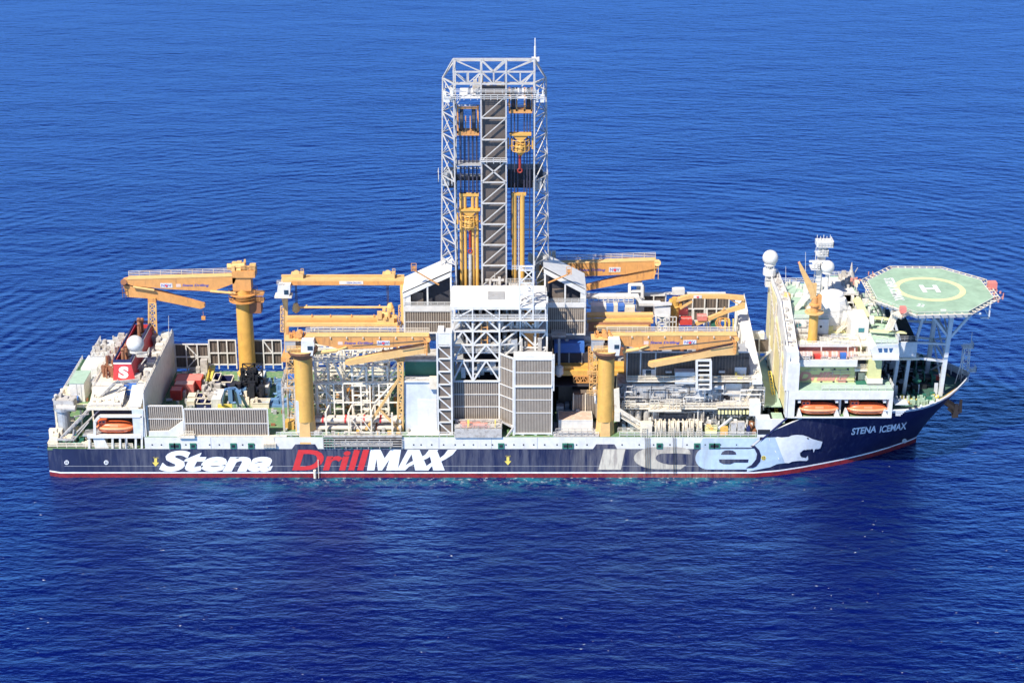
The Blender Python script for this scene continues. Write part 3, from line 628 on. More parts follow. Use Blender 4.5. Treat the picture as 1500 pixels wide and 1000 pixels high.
def bin_(px0,px1,pyB,h,D,m,label,z=DZ,grp='open cargo bins'):
    a=atZ(px0,pyB,z);b_=atZ(px1,pyB,z);x0,x1,y0,y1=a[0],b_[0],a[1],a[1]+D
    t=thing('cargo_bin',label,'cargo bin',((x0+x1)/2,(y0+y1)/2,z),grp)
    part('wall',m,t,lambda g:(g.box(x0,x1,y0,y0+.15,z,z+h),g.box(x0,x1,y1-.15,y1,z,z+h),g.box(x0,x0+.15,y0+.15,y1-.15,z,z+h),g.box(x1-.15,x1,y0+.15,y1-.15,z,z+h)))
    part('rim',CREAM,t,lambda g:(g.bar((x0,y0,z+h),(x1,y0,z+h),.22),g.bar((x0,y1,z+h),(x1,y1,z+h),.22),g.bar((x0,y0,z+h),(x0,y1,z+h),.22),g.bar((x1,y0,z+h),(x1,y1,z+h),.22)))
    part('floor',BLACK,t,lambda g:g.box(x0+.16,x1-.16,y0+.16,y1-.16,z+.1,z+.2))
bin_(312,321,573,3,5,DNAVY,'tall narrow navy bin with pale rim beside a wider bin')
bin_(322,339.5,571,2.2,4.5,DNAVY,'wide open navy blue cargo bin with pale rim')
bin_(288,299,597.5,1.2,3,DNAVY,'low dark basket behind the windscreen, left of its twin'); bin_(300,309,597.5,1.2,3,DNAVY,'low dark basket behind the windscreen, next to the white container')
bin_(287,297,589,1.2,3,DNAVY,'low dark basket, rear left of the four small ones'); bin_(299,309,589,1.2,3,RUST,'low rusty basket, rear right of the four small ones')
bin_(370,394,598,1.4,3,CREAM,'long shallow beige tray at the right end of the windscreen')
t=thing('yellow_walkway_frame','bright yellow gangway frame lying across the work deck','frame',(40,-2,DZ))
part('body',BYEL,t,lambda g:(g.prism([atZ(303,560,DZ),atZ(311,560,DZ),atZ(316,537,DZ),atZ(308,536,DZ)],(0,0,1.2)),g.rail([atZ(303,560,DZ+1.2),atZ(308,537,DZ+1.2)],.8),g.box(39.5,43,-5,-4.5,DZ,DZ+1.6)))
t=thing('cementing_unit','pale weathered pump skid with tanks beside the yellow gangway','pump unit',(37,3,DZ))
part('frame',GREYW,t,lambda g:(g.gb(277,303,548,DZ,1.2,10),g.gb(294,304,546,DZ+1.2,3.4,2)))
part('machinery',GREYW,t,lambda g:clutter(g,34.5,39,-1,9,DZ+1.2,40,2,.5,1.6,21))
t=thing('wellhead_machine','tall black machinery tower with blue and white pumps on the work deck','machinery',(48,0,DZ))
part('frame',BLACK,t,lambda g:[g.truss((x,y0,DZ),(x,y0,DZ+8.2),(x2,y0,DZ),(x2,y0,DZ+8.2),4,.3,'x') for x,x2,y0 in ((44.5,47.5,3),(44.5,47.5,6),(47.5,49.5,6))]+[g.box(44,49.5,2.5,7,DZ,DZ+.8)])
part('machinery',BLACK,t,lambda g:(clutter(g,42,50,0,7,DZ,46,5,.6,1.8,22),clutter(g,44.5,48,3,6,DZ+4,20,3.5,.6,1.5,23)))
part('pump',LBLUE,t,lambda g:clutter(g,41.5,45,-1,4,DZ,14,4.2,.6,1.6,24))
part('hose',CREAM,t,lambda g:clutter(g,43,49,-3,2,DZ,18,3,.4,1.2,25))
t=thing('equipment_frame','blue steel frames with hoses next to the far crane pedestal','frame',(56,4,DZ))
part('frame',LBLUE,t,lambda g:[g.truss((x,y,DZ),(x,y,DZ+5),(x+2.5,y,DZ),(x+2.5,y,DZ+5),3,.25,'x') for x in (54.5,57.2) for y in (8,11)]+[g.box(50,58,-3,2,DZ,DZ+.5)]+[g.bar((51,-3,DZ+.6),(60,9,DZ+3),.4),g.bar((56,-1,DZ+1),(61,12,DZ+6),.5)])
part('machinery',LBLUE,t,lambda g:clutter(g,50,60,-2,13,DZ,30,3,.5,1.6,28)); part('machinery',RUST,t,lambda g:clutter(g,55,60,2,12,DZ,10,2.5,.5,1.4,29))
t=thing('pipe_bundle','light blue bent gantry with yellow and brown hose bundles behind the windscreen','hose gantry',(46,-15,DZ))
part('frame',LBLUE,t,lambda g:(g.path([atZ(325,597,DZ),atY(330,570,-14),atY(343,568,-13),atZ(350,597,DZ)],.45),g.path([atY(343,568,-12),atY(352,576,-14),atZ(362,596,DZ)],.6),g.truss((43,-17,DZ),(43,-17,DZ+4),(45,-17,DZ),(45,-17,DZ+4),3,.25,'x'),g.truss((49,-17,DZ),(49,-17,DZ+4),(51.4,-17,DZ),(51.4,-17,DZ+4),3,.25,'x')))
def hs(g):
    r=random.Random(5)
    for i in range(16):
        x=45+i*.3; g.path([(x,-17,DZ),(x+r.uniform(-.5,.5),-16,DZ+2.6+r.random()),(x+r.uniform(-.8,.8),-13,DZ+r.random()*2)],.14,5)
part('hose',BYEL,t,hs); part('hose',BFT,t,lambda g:clutter(g,44,51,-17,-13,DZ,26,2,.3,1,41))
part('deck_clutter',STEEL,ship,lambda g:(clutter(g,26,33,-6,18,DZ,26,1.8,.4,1.6,51),clutter(g,33,60,-15,16,DZ,46,1,.3,1.1,52)))
part('deck_clutter',GREYW,ship,lambda g:(clutter(g,26,34,8,19,DZ,26,2.6,.5,1.6,53),clutter(g,36,60,-18,18,DZ,40,1.2,.3,1.2,54)))
part('deck_clutter',RUST,ship,lambda g:clutter(g,27,60,-18,18,DZ,20,1,.3,1.1,55))
# small walkway cage in the near screen
part('access_platform',CREAM,ship,lambda g:(g.fb(262,638,285,642,-21.6,1.4),g.rail([atY(263,638,-21.6),atY(284,638,-21.6)],1.2,1.2)))
# ---------------------------------------------------------------- transverse catwalk by the pipe bay
def tw(g):
    P=lambda px,py,Y:Vector(atY(px,py,Y))
    z=22.5
    for x in (57.6,60.6):
        g.truss((x,-18,z),(x,19.5,z),(x,-18,z-3),(x,19.5,z-3),10,.35,'w')
        for y in (-18,-9,0,9,19): g.bar((x,y,DZ),(x,y,z),.5)
    for i in range(11): y=-18+37.5*i/10; g.bar((57.6,y,z),(60.6,y,z),.25)
    g.rail([(57.4,-18,z+.2),(57.4,19,z+.2)],1.2); g.rail([(61,-18,z+.2),(61,19,z+.2)],1.2)
tc=thing('conveyor_catwalk','long white catwalk with dark conveyor trough crossing the deck','catwalk',(59,0,DZ))
part('frame',GREYW,tc,tw); part('trough',DARK,tc,lambda g:g.box(58.3,59.9,-11,17,22.55,22.8)); part('end_cap',BLUE,tc,lambda g:g.box(58.2,60,-12.6,-11.1,22.5,23.4))
part('side_panel',LSTEEL,tc,lambda g:(g.box(61,62.5,-20.5,-19.8,11.5,20),g.rail([(57,-20.6,10.8),(64,-20.6,10.8)],1.2)))
# ================================================================ mid-ship cladding and drill floor
A=atY
def P3(px,py,Y): return Vector(atY(px,py,Y))
ds=part('drill_floor_structure',STEEL,ship,lambda g:(g.box(99.5,121.5,-14,16,25,26),g.box(88,134,-2,15,28.5,29.5),[g.bar((x,y,10.8),(x,y,28.5),.8) for x in (88.5,98,122.5,133.5) for y in (-2,6,14)]))
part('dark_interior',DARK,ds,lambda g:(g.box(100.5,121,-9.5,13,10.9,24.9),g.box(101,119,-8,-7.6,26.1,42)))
# near side ribbed walls of the derrick house
xl,xm,xr,xq=98.7,110,113.4,122.6
yl,yq=-16.4,-19.8
def ribwall(name,p,q,z0,z1,rows=(),n=10,m=(BROWN,RIB,CLEAN),par=ds,posts=True):
    p=Vector((p[0],p[1],0));q=Vector((q[0],q[1],0));d=(q-p);L_=d.length;d.normalize();nn=Vector((d.y,-d.x,0))
    g=MB(); g.prism([p+Vector((0,0,z0)),q+Vector((0,0,z0)),q+Vector((0,0,z1)),p+Vector((0,0,z1))],-nn*.15); w=g.build(name,m[0],par)
    g=MB()
    for i in range(n):
        c=p+d*L_*(i+.5)/n; a=c-d*.1; b=c+d*.1
        g.prism([a+Vector((0,0,z0)),b+Vector((0,0,z0)),b+Vector((0,0,z1)),a+Vector((0,0,z1))],nn*.14)
    g.build('ribbing',m[1],w)
    g=MB()
    for z in rows: g.bar(p+nn*.14+Vector((0,0,z)),q+nn*.14+Vector((0,0,z)),.17)
    for z in (z0,z1): g.bar(p+nn*.12+Vector((0,0,z)),q+nn*.14+Vector((0,0,z)),.34)
    if posts:
        for c in (p,q): g.bar(c+nn*.14+Vector((0,0,z0-.3)),c+nn*.14+Vector((0,0,z1+.3)),.3)
    g.build('frame',m[2],w); return w
rows=[A(700,y,yl)[2] for y in (577,595)]
z0=A(700,614,yl)[2]; z1=A(700,558,yl)[2]
ribwall('ribbed_wall',(xl,yl),(xm,yl),z0,z1,rows,21)
ribwall('ribbed_wall',(xm,yl),(xr,yq),z0-.3,A(740,524,-18)[2]+.6,[rows[0],rows[1],z1-.5,A(740,540,-18)[2]],9)
qz0=A(770,634,yq)[2]; qz1=A(770,526,yq)[2]
ribwall('ribbed_wall',(xr+.3,yq),(xq,yq),qz0,qz1,[A(770,y,yq)[2] for y in (545,585,604)],24)
part('frame',CLEAN,ds,lambda g:(g.bar((xr+.3,yq-.25,A(770,565,yq)[2]),(xq,yq-.25,A(770,565,yq)[2]),.45),g.bar((xr,yq-.1,qz0-1.3),(xr,yq-.1,qz1),.5),g.bar((xq+.3,yq+.1,A(770,572,yq)[2]),(xq+.3,yq+.1,qz1+1.2),.5),
  g.box(xr,xq,yq-.1,yq+2.5,qz1,qz1+.9),[g.bar((x,yq,qz0),(x+1.4,yq,10.9),.35) for x in (114.5,117.6,120.8)],g.bar((xr,yq,10.9),(xr,yq,qz0),.45),g.bar((xq,yq,10.9),(xq,yq,qz0),.45)))
part('side_wall',BROWN2,ds,lambda g:g.box(122.7,122.9,-19.6,-4,16,30.8))
# white bracing seen in front of the drill floor
def fr2(g):
    ys=-16.6; Z=lambda py:A(700,py,ys)[2]
    xs=[98.8,103.6,xm]; zz=[Z(558),Z(528),Z(505),Z(485),Z(466)]
    for x in xs: g.bar((x,ys,zz[0]),(x,ys,zz[-1]),.42)
    for z in zz: g.bar((xs[0],ys,z),(xs[-1],ys,z),.4)
    for a,b_ in zip(zz,zz[1:]):
        for x0,x1 in zip(xs,xs[1:]):
            m=(x0+x1)/2; g.bar((x0,ys,a),(m,ys,b_),.36); g.bar((x1,ys,a),(m,ys,b_),.36)
    # skewed bay and right hand bay
    for a,b_ in zip(zz[1:],zz[2:]): g.bar((xm,ys,a),(xr+1.6,-14.5,a-.5),.36); g.bar((xm,ys,a),(xr+1.6,-14.5,b_),.34); 
    for x in (xr+1.6,118.6,121.4): g.bar((x,-14.4,26),(x,-14.4,44.5),.42)
    for z in (31.5,35.5,39.5,43): g.bar((xr+1.6,-14.4,z),(121.4,-14.4,z),.34); g.bar((xr+1.6,-14.4,z),(118.6,-14.4,z-3.7),.34); g.bar((118.6,-14.4,z-3.7),(121.4,-14.4,z),.3)
    for x in (99,103.6,110,118.6,121.4): g.bar((x,-6.5,26),(x,-6.5,43),.36); g.bar((x,-16.4 if x<112 else -14.4,35.5),(x,-6.5,35.5),.4)
part('bracing',CLEAN,ds,fr2)
part('floor',STEEL,ds,lambda g:(g.box(99,121,-15.8,-7,30.5,30.8),g.box(99,121,-15.8,-7,36.2,36.5)))
part('machinery',STEEL,ds,lambda g:(clutter(g,100,120,-15,-8,30.8,50,3.4,.4,1.6,61),clutter(g,100,120,-15,-8,36.5,50,4.5,.4,1.6,62),clutter(g,99,110,-15.5,-10,24,26,4,.4,1.4,63)))
part('machinery',GREYW,ds,lambda g:(clutter(g,100,120,-15.5,-8,30.8,40,4,.3,1.2,64),clutter(g,100,120,-15,-8,36.5,40,5,.3,1.2,65)))
part('orange_hatch',ORA,ds,lambda g:(g.truss(P3(705,507,-16),P3(705,470,-16),P3(714,507,-16),P3(714,470,-16),4,.3,'n'),g.box(116,119.5,-13,-12.7,30,41)))
rfz=A(720,448,-16.6)[2]
part('handrail',CLEAN,ds,lambda g:(g.rail([(98.6,-17.0,39.6),(112,-17.0,39.6),(121.4,-17.0,39.6)],1.3,1.8,.13),g.box(98.6,121.4,-17.2,-15.4,39.3,39.6),[g.bar((x,-16.9,39.6),(x,-16.9,rfz-.8),.28) for x in (99,103.6,110,115,121)],g.bar((99,-16.9,39.7),(103.6,-16.9,rfz-.8),.22),g.bar((110,-16.9,39.7),(106.5,-16.9,rfz-.8),.22),g.rail([(99,-16.3,30.8),(110,-16.3,30.8)],1.2,2)))

part('roof',CLEAN,ds,lambda g:(g.prism([(98.4,-16.8,rfz-.9),(98.4,-16.8,rfz-.1),(98.4,-16.2,rfz+.35),(98.4,-3.9,rfz+.6),(98.4,-3.9,rfz-.9)],(22.6,0,0)),g.box(121,121.4,-15,-4,rfz-.6,rfz+.3)))
part('roof_grating',STEEL,ds,lambda g:g.prism([(107.2,-13.4,rfz+.46),(111.2,-13.4,rfz+.46),(111.2,-8.3,rfz+.56),(107.2,-8.3,rfz+.56)],(0,0,.12)))
part('stair_tower',CLEAN,ds,lambda g:(g.truss((114.8,-16.9,39.5),(114.8,-16.9,52),(118,-16.9,39.5),(118,-16.9,52),4,.35,'z'),g.truss((114.8,-14,39.5),(114.8,-14,52),(118,-14,39.5),(118,-14,52),4,.3,'s'),g.rail([(113,-16.9,52),(118.4,-16.9,52),(118.4,-13.5,52)],1.2,1.2)))
part('work_platform',GREYW,ds,lambda g:(g.fb(666,628,735,641,-21.4,5),g.rail([A(666,628,-21.4),A(735,628,-21.4)],1.2,1.4),g.truss(A(668,615,-18),A(735,615,-18),A(668,628,-18),A(735,628,-18),5,.35,'x'),g.bar(A(735,617,-19),A(752,626,-20),.4),g.bar(A(752,626,-20),A(742,640,-20.6),.4)))
part('platform_hoses',PINK,ds,lambda g:(clutter(g,100.5,108,-20.5,-18,13.1,24,.7,.3,2,71)))
part('yellow_post',BYEL,ds,lambda g:(g.box(102.2,102.7,-20.6,-20.2,12,15),g.box(108.8,109.1,-20.6,-20.2,12,15)))
# lift tower beside it
ltz0=10.9; ltz1=A(650,487,-19.5)[2]
def lt(g):
    x0=A(641,560,-19.6)[0];x1=A(661.5,560,-19.6)[0]
    g.truss((x0,-19.7,ltz0),(x0,-19.7,ltz1),(x1,-19.7,ltz0),(x1,-19.7,ltz1),8,.38,'s',.3)
    return x0,x1
lw=part('lift_tower',BROWN,ds,lambda g:g.fbz(641.5,489,661,ltz0,-19.4,3.4)); part('frame',CLEAN,lw,lt)
part('cap',CLEAN,lw,lambda g:(g.fb(640.5,489,662,505,-19.8,4),g.fb(641,484.5,650,488.9,-19.6,3.6)))
# white equipment house left of it
wh=part('white_house',LSTEEL,ds,lambda g:(g.fb(592.5,559,640,632,-17.5,9)))
part('panel',CLEAN,wh,lambda g:(g.fb(612,585,640,632.3,-17.62,.1),g.fb(592,557.5,640,560,-17.9,1)))
part('handrail',CREAM,wh,lambda g:(g.rail([A(593,559,-17.6),A(640,559,-17.6)],1.2,1.5),g.fb(629,553,641,570,-18.6,1.2)))
part('green_side',DGREEN,wh,lambda g:g.fb(593,529,639,556,-13.6,3)); part('roof',GREYW,wh,lambda g:(g.fb(592.5,526.5,640,529.6,-13.8,7),))
part('apron',CREAM,wh,lambda g:g.prism([A(592,640,-20.5),A(640,640,-20.5),(98.3,-17.6,10.95),(88.5,-17.6,10.95)],(0,0,.12)))
# wing shelters either side of the derrick
def shelter(px0,px1,pyt,pym,pyb,Y,hi_right):
    x0=A(px0,pym,Y)[0];x1=A(px1,pym,Y)[0];zt=A(px0,pyt,Y)[2];zm=A(px0,pym,Y)[2];zb=A(px0,pyb,Y)[2]
    w=ribwall('ribbed_wall',(x0,Y),(x1,Y),zb,zm,[(zb+zm)/2],20)
    part('white_band',CLEAN,w,lambda g:g.box(x0-.2,x1+.2,Y-.35,Y+.3,zm,zt))
    zl,zr=(zt+3.2,zt+8.8) if hi_right else (zt+8.8,zt+3.2)
    D=11
    part('roof',CLEAN,w,lambda g:g.prism([(x0-.4,Y-.5,zl),(x1+.2,Y-.5,zr),(x1+.2,Y+D,zr),(x0-.4,Y+D,zl)],(0,0,.35)))
    part('wall',DARK,w,lambda g:g.prism([(x0,Y+1.5,zt-1),(x1,Y+1.5,zt-1),(x1,Y+1.5,zr-.1),(x0,Y+1.5,zl-.1)],(0,.2,0)))
    part('fascia',CLEAN,w,lambda g:(g.prism([(x0-.3,Y-.5,zl+.3),(x1,Y-.5,zr+.3),(x1,Y-.5,zr-1.2),(x0-.3,Y-.5,zl-1.2)],(0,.3,0)),[g.bar((x,Y-.2,zt),(x,Y-.2,zl+(zr-zl)*(x-x0)/(x1-x0)),.4) for x in (x0,x0+(x1-x0)*.5,x1)],g.box(x0-.1,x0+1.6 if hi_right else x0,Y-.3,Y,zt,zl-.5) if hi_right else g.box(x1-1.2,x1,Y-.3,Y,zt,zr-.5)))
    part('panel',BROWN,w,lambda g:g.box(x0+1.8,x0+4.6,Y+1,Y+1.3,zt-.5,zt+3))
    part('handrail',CLEAN,w,lambda g:g.rail([(x0,Y-.4,zt),(x1,Y-.4,zt)],1,1.6))
    part('side_wall',CREAM,w,lambda g:g.box(x0-.3,x0-.05,Y+.2,Y+D,zb,zl) if hi_right else g.box(x1+.05,x1+.3,Y+.2,Y+D,zb,zr))
shelter(592.5,661,447,455,487,-4,True); shelter(798,857,442,449,489,-4,False)
def lamp_arm(a,b_):
    part('flood_lamp_arm',ORA,ds,lambda g:(g.bar(a,b_,.3),g.truss((b_[0]-.7,b_[1]-.4,b_[2]),(b_[0]-.7,b_[1]-.4,b_[2]+1.9),(b_[0]+.5,b_[1]-.4,b_[2]),(b_[0]+.5,b_[1]-.4,b_[2]+1.9),3,.14,'n'),g.box(b_[0]-.5,b_[0]+.3,b_[1]-.3,b_[1]+.3,b_[2]+.2,b_[2]+1),))
lamp_arm(A(643,417,-5),A(607,396,-6)); lamp_arm(A(803,414,-5),A(834,401,-6))
DWHITE=mat('aged_white_paint',(.52,.5,.47),.5,dirt=.5,dcol=(.3,.26,.22),ndirt=.52)
# ================================================================ derrick
dr=thing('drilling_derrick','tall white lattice derrick with brown cladded centre and yellow hoist gear','derrick',(109,3,43))
zb=A(668,418,-3)[2]; zt=93.6; zt2=99.3
legs=[(99.3,-3),(118.3,-3),(118.3,9),(99.3,9)]
def legx(s,z): # outer legs lean a little
    t=(z-zb)/(98-zb); return (95.5+1.1*t) if s<0 else (122.1-1.1*t)
def dl(g):
    for x,y in legs: g.bar((x,y,zb-14 if y>0 else zb),(x,y,zt2),.6)
    for x in (105.7,111.6): g.bar((x,-3,zb),(x,-3,zt2),.55); g.bar((x,9,zb-8),(x,9,zt2),.45)
    for s in (-1,1): g.bar((legx(s,zb-8),3,zb-8),(legx(s,93.4),3,93.4),.6)
for i,(x,y) in enumerate(legs): part('leg',DWHITE,dr,lambda g:g.bar((x,y,zb-(14 if y>0 else 0)),(x,y,zt2 if y<0 else A(700,89,9)[2]),.34))
for s in (-1,1): part('leg',DWHITE,dr,lambda g:g.bar((legx(s,zb-8),3,zb-8),(legx(s,93.4),3,93.4),.34))
for x in (105.7,111.6): part('inner_post',DWHITE,dr,lambda g:g.bar((x,-3.1,zb),(x,-3.1,zt2),.34))
for x in (105.7,111.6): part('inner_post',LSTEEL,dr,lambda g:g.bar((x,9,zb-8),(x,9,A(700,89,9)[2]),.34))
zs=[zb+(90.5-zb)*i/9 for i in range(10)]
def side(g,s):
    xf=99.3 if s<0 else 118.3
    for k,(a,b_) in enumerate(zip(zs,zs[1:])):
        for yy in (-3,9):
            g.bar((xf,yy,a),(legx(s,a),3,a),.22); g.bar((xf,yy,a) if yy>0 else (legx(s,b_),3,b_),(legx(s,b_),3,b_) if yy>0 else (xf,yy,a),.22)
            m=(a+b_)/2; g.bar((legx(s,a),3,a),((xf+legx(s,m))/2,yy*.5+1.5,m),.15); g.bar((xf,-3,m),(xf,9,m),.15)
    for yy in (-3,9): g.bar((xf,yy,zs[-1]),(legx(s,zs[-1]),3,zs[-1]),.22)
part('side_bracing',DWHITE,dr,lambda g:side(g,-1)); part('side_bracing',DWHITE,dr,lambda g:side(g,1))
def mid(g):
    n=9
    for i,(a,b_) in enumerate(zip(zs,zs[1:])):
        g.bar((105.7,-3.2,a),(111.6,-3.2,a),.34)
        if i==5 : g.bar((105.7,-3.2,a),(111.6,-3.2,b_),.34); g.bar((111.6,-3.2,a),(105.7,-3.2,b_),.34)
        else: g.bar((105.7,-3.2,a),(111.6,-3.2,b_),.22)
part('centre_bracing',DWHITE,dr,mid)
part('centre_cladding',BROWN2,dr,lambda g:(g.box(105.9,111.4,-2.3,-2.0,zb,92.8),g.box(105.9,106.1,-2,8,zb,92.8),g.box(111.2,111.4,-2,8,zb,92.8)))
def back(g):
    for x0,x1 in ((99.3,105.7),(111.6,118.3)):
        for z in (zs[2],zs[5],zs[8]): g.bar((x0,9,z),(x1,9,z),.25)
        g.bar((x0,9,zs[8]),(x1,9,zt),.25)
part('rear_bracing',LSTEEL,dr,back)
def top(g):
    z0,z1,z2=zt-.2,(zt+zt2)/2-.2,zt2
    xs=(99.3,105.7,111.6,118.3)
    B9=A(700,89,9)[2]
    for y in (-3,9):
        z0,z1,z2=(zt-.2,(zt+zt2)/2-.2,zt2) if y<0 else (B9-5.4,B9-2.7,B9)
        for z in (z0,z1,z2): g.bar((99.3,y,z),(118.3,y,z),.36 if y<0 else .28)
        for a,b_ in zip(xs,xs[1:]):
            m=(a+b_)/2; g.bar((m,y,z1),(m,y,z0),.25); g.bar((a,y,z1),(m,y,z0),.22); g.bar((b_,y,z1),(m,y,z0),.22)
        g.bar((99.3,y,z2),(105.7,y,z1),.22); g.bar((105.7,y,z2),(108.6,y,z1),.45); g.bar((111.6,y,z2),(108.6,y,z1),.45); g.bar((118.3,y,z2),(111.6,y,z1),.22)
    for x in xs:
        for z in (z0,z2): g.bar((x,-3,z),(x,9,z),.45)
    pass
    for s,xf in ((-1,99.3),(1,118.3)):
        o=(legx(s,93.4),3,93.4)
        for y in (-3,9):
            for z in ((zt-.2,zt2) if y<0 else (B9-5.4,B9)): g.bar((xf,y,z),o,.3)
            g.bar((xf,y,zs[-1]),o,.22)
        g.bar(o,(o[0],3,86),.32)
part('crown_frame',DWHITE,dr,top)
part('crown_platform',CLEAN,dr,lambda g:(g.box(100.5,117.5,-1.5,8,89.6,89.8),g.rail([(97,-3.4,89.6),(120.6,-3.4,89.6)],1.3,1.6,.12),g.rail([(99,-3.4,91.2),(118.6,-3.4,91.2)],1,2,.1),g.rail([(97,-3.4,89.6),(97,8,89.6)],1.2),g.rail([(120.6,-3.4,89.6),(120.6,8,89.6)],1.2),clutter(g,97,99,-3.3,1,89,8,3,.4,1,77),clutter(g,118.8,120.4,-3.3,1,89,8,3,.4,1,78)))
mz=A(784,86,-1)[2]; mt=A(784,56,-1)[2]
part('antenna_mast',CLEAN,dr,lambda g:(g.tube((118.4,-1,mz),(118.4,-1,mz+(mt-mz)*.6),.24,8),g.tube((118.4,-1,mz+(mt-mz)*.6),(118.4,-1,mt),.14,8),g.box(117.6,119.4,-1.6,-.4,mz-.6,mz+.3)))
part('crown_gear',GREYW,dr,lambda g:clutter(g,103,114,-1,7,89.8,24,3,.4,1.4,79))
# left hoist
def xz(px,py,Y=0): return A(px,py,Y)
def hoist(cx,zc,hh,par_label):
    pass
zc0=A(686,193,0)[2]; zc1=A(686,156,0)[2]
lb=part('crown_block',ORA,dr,lambda g:(g.box(99.9,105.2,-1.4,1.4,zc0-.6,zc0+.5),[g.box(x-.2,x+.2,-1.4,1.4,zc0,zc1) for x in (100.1,104.9)],g.box(99.9,105.2,-1.3,-1,zc1-.3,zc1+.2),[g.box(x-.12,x+.12,-1.5,-1.2,zc0,zc1-2) for x in (101.2,102,103.1,104)]))
part('sheave',BLACK,lb,lambda g:[g.tube((x-.35,-.2,zc0+2.9),(x+.35,-.2,zc0+2.9),2.5,18) for x in (101,103.9)]+[g.box(x-.45,x+.45,-1.2,1.2,zc0+.6,zc1-.3) for x in (101,103.9)])
for i in range(5):
    x=100.6+i*.98; part('wire_rope',CABLE,dr,lambda g:(g.box(x-.17,x+.17,-.4,0,A(686,284,0)[2],zc0),g.box(x+.25,x+.4,.2,.5,A(686,284,0)[2]-2,zc0)))
for i,px in enumerate((676,681.5,687.5,693,699)):
    if i==2: continue
    x=A(px,350,-.6)[0]; part('yellow_cylinder',YEL,dr,lambda g:(g.tube((x,-.6,zb-4),(x,-.6,A(px,283,-.6)[2]),.42,12),))
part('cylinder_head',YEL,dr,lambda g:g.box(100.4,105.0,-1.1,-.1,A(686,287,-.6)[2],A(686,283,-.6)[2]))
def basket(g,cx,zlo,zhi):
    R1=2.1
    for z in (zlo,(zlo+zhi)/2,zhi): g.torus((cx,-.7,z),R1,.11,'z',12,5)
    for i in range(12):
        a=2*math.pi*i/12; g.bar((cx+R1*math.cos(a),-.7+R1*math.sin(a),zlo),(cx+R1*math.cos(a),-.7+R1*math.sin(a),zhi),.15)
    g.box(cx-2.6,cx+2.6,-1.8,.4,zhi+1.1,zhi+1.5); g.prism([(cx-1.9,-1.5,zhi+1.1),(cx+1.9,-1.5,zhi+1.1),(cx,-1.5,zhi-.8)],(0,1.2,0)); g.lathe((cx,-.7,zlo-1.6),[(.3,0),(.9,1),(1.6,1.7),(1.3,3.4)],12)
    for s in (-1,1): g.box(cx+s*2.9-.2,cx+s*2.9+.2,-.9,-.3,zlo+.3,zhi+.3); g.bar((cx+s*2.9,-.6,zlo+1),(cx+s*1.7,-.6,zlo+1),.25)
part('travelling_block',YEL,dr,lambda g:basket(g,102.7,A(686,330,-.7)[2],A(686,314,-.7)[2]))
part('hook',mat('hook_red',(.32,.03,.02),.6),dr,lambda g:(g.torus((102.8,-1,A(688,368,-1)[2]),.45,.18,'y',12),g.tube((102.8,-1,A(688,363,-1)[2]),(102.8,-1,A(688,336,-1)[2]),.3,8)))
part('drill_pipe',GREYW,dr,lambda g:g.tube((102.8,-1.2,zb-4),(102.8,-1.2,A(688,372,-1)[2]),.42,12))
# right hoist
zd0=A(762,161,0)[2]; zd1=A(762,130,0)[2]
rb=part('crown_block',ORA,dr,lambda g:(g.box(112.3,117.8,-1.4,1.4,zd0-.5,zd0+.4),[g.box(x-.2,x+.2,-1.4,1.4,zd0,zd1) for x in (112.4,117.7,114.1,116)]))
part('sheave',BLACK,rb,lambda g:[g.box(x-.5,x+.5,-1.2,1.2,zd0+.5,zd1-.2) for x in (113.3,116.9)]+[g.tube((x-.3,-.2,zd0+3),(x+.3,-.2,zd0+3),2.4,18) for x in (113.3,116.9)])
for x in (112.8,113.6,114.4,115.9,116.6,117.3): part('wire_rope',CABLE,dr,lambda g:g.box(x-.13,x+.13,.1,.4,A(760,350,0)[2] if x<113 or x>117 else A(760,284,0)[2],zd0))
part('travelling_block',YEL,dr,lambda g:basket(g,115,A(761,220,-.7)[2],A(761,204,-.7)[2]))
part('hook',bpy.data.materials['hook_red'],dr,lambda g:(g.torus((114.9,-1,A(760,250,-1)[2]),.5,.22,'y',12),g.tube((114.9,-1,A(760,247,-1)[2]),(114.9,-1,A(760,224,-1)[2]),.32,8)))
for px in (753.5,765): x=A(px,350,-.6)[0]; part('yellow_cylinder',YEL,dr,lambda g:g.tube((x,-.6,zb-4),(x,-.6,A(px,283,-.6)[2]),.6,12))
part('cylinder_head',YEL,dr,lambda g:g.box(112.9,116.4,-1.1,-.1,A(760,286,-.6)[2],A(760,282.5,-.6)[2]))
part('drill_pipe',GREYW,dr,lambda g:(g.tube((114.6,-.8,zb-4),(114.6,-.8,A(760,283,-.6)[2]),.14,8),g.tube((115.1,-.8,zb-4),(115.1,-.8,A(760,283,-.6)[2]),.14,8)))
part('monkey_board',BLACK,dr,lambda g:(g.box(111.9,120.5,4,9,A(760,272,6)[2],A(760,245,6)[2]),g.box(96.5,99,4,8,A(660,272,6)[2],A(660,248,6)[2]),g.box(99.4,105.6,5,8,A(680,263,6)[2],A(680,258,6)[2])))
part('platform',STEEL,dr,lambda g:(g.box(99.4,105.6,-2.4,2,A(680,238,0)[2]-.2,A(680,238,0)[2]),g.rail([(99.4,6,A(680,262,6)[2]),(105.6,6,A(680,262,6)[2])],1.2),g.box(105.5,111.8,-3.8,-2.4,A(723,236,-3)[2],A(723,236,-3)[2]+.2),clutter(g,96,99,2,6,A(660,272,3)[2],16,4,.4,1.3,81),clutter(g,118.6,121.4,2,6,A(790,278,3)[2],12,4,.4,1.3,82)))
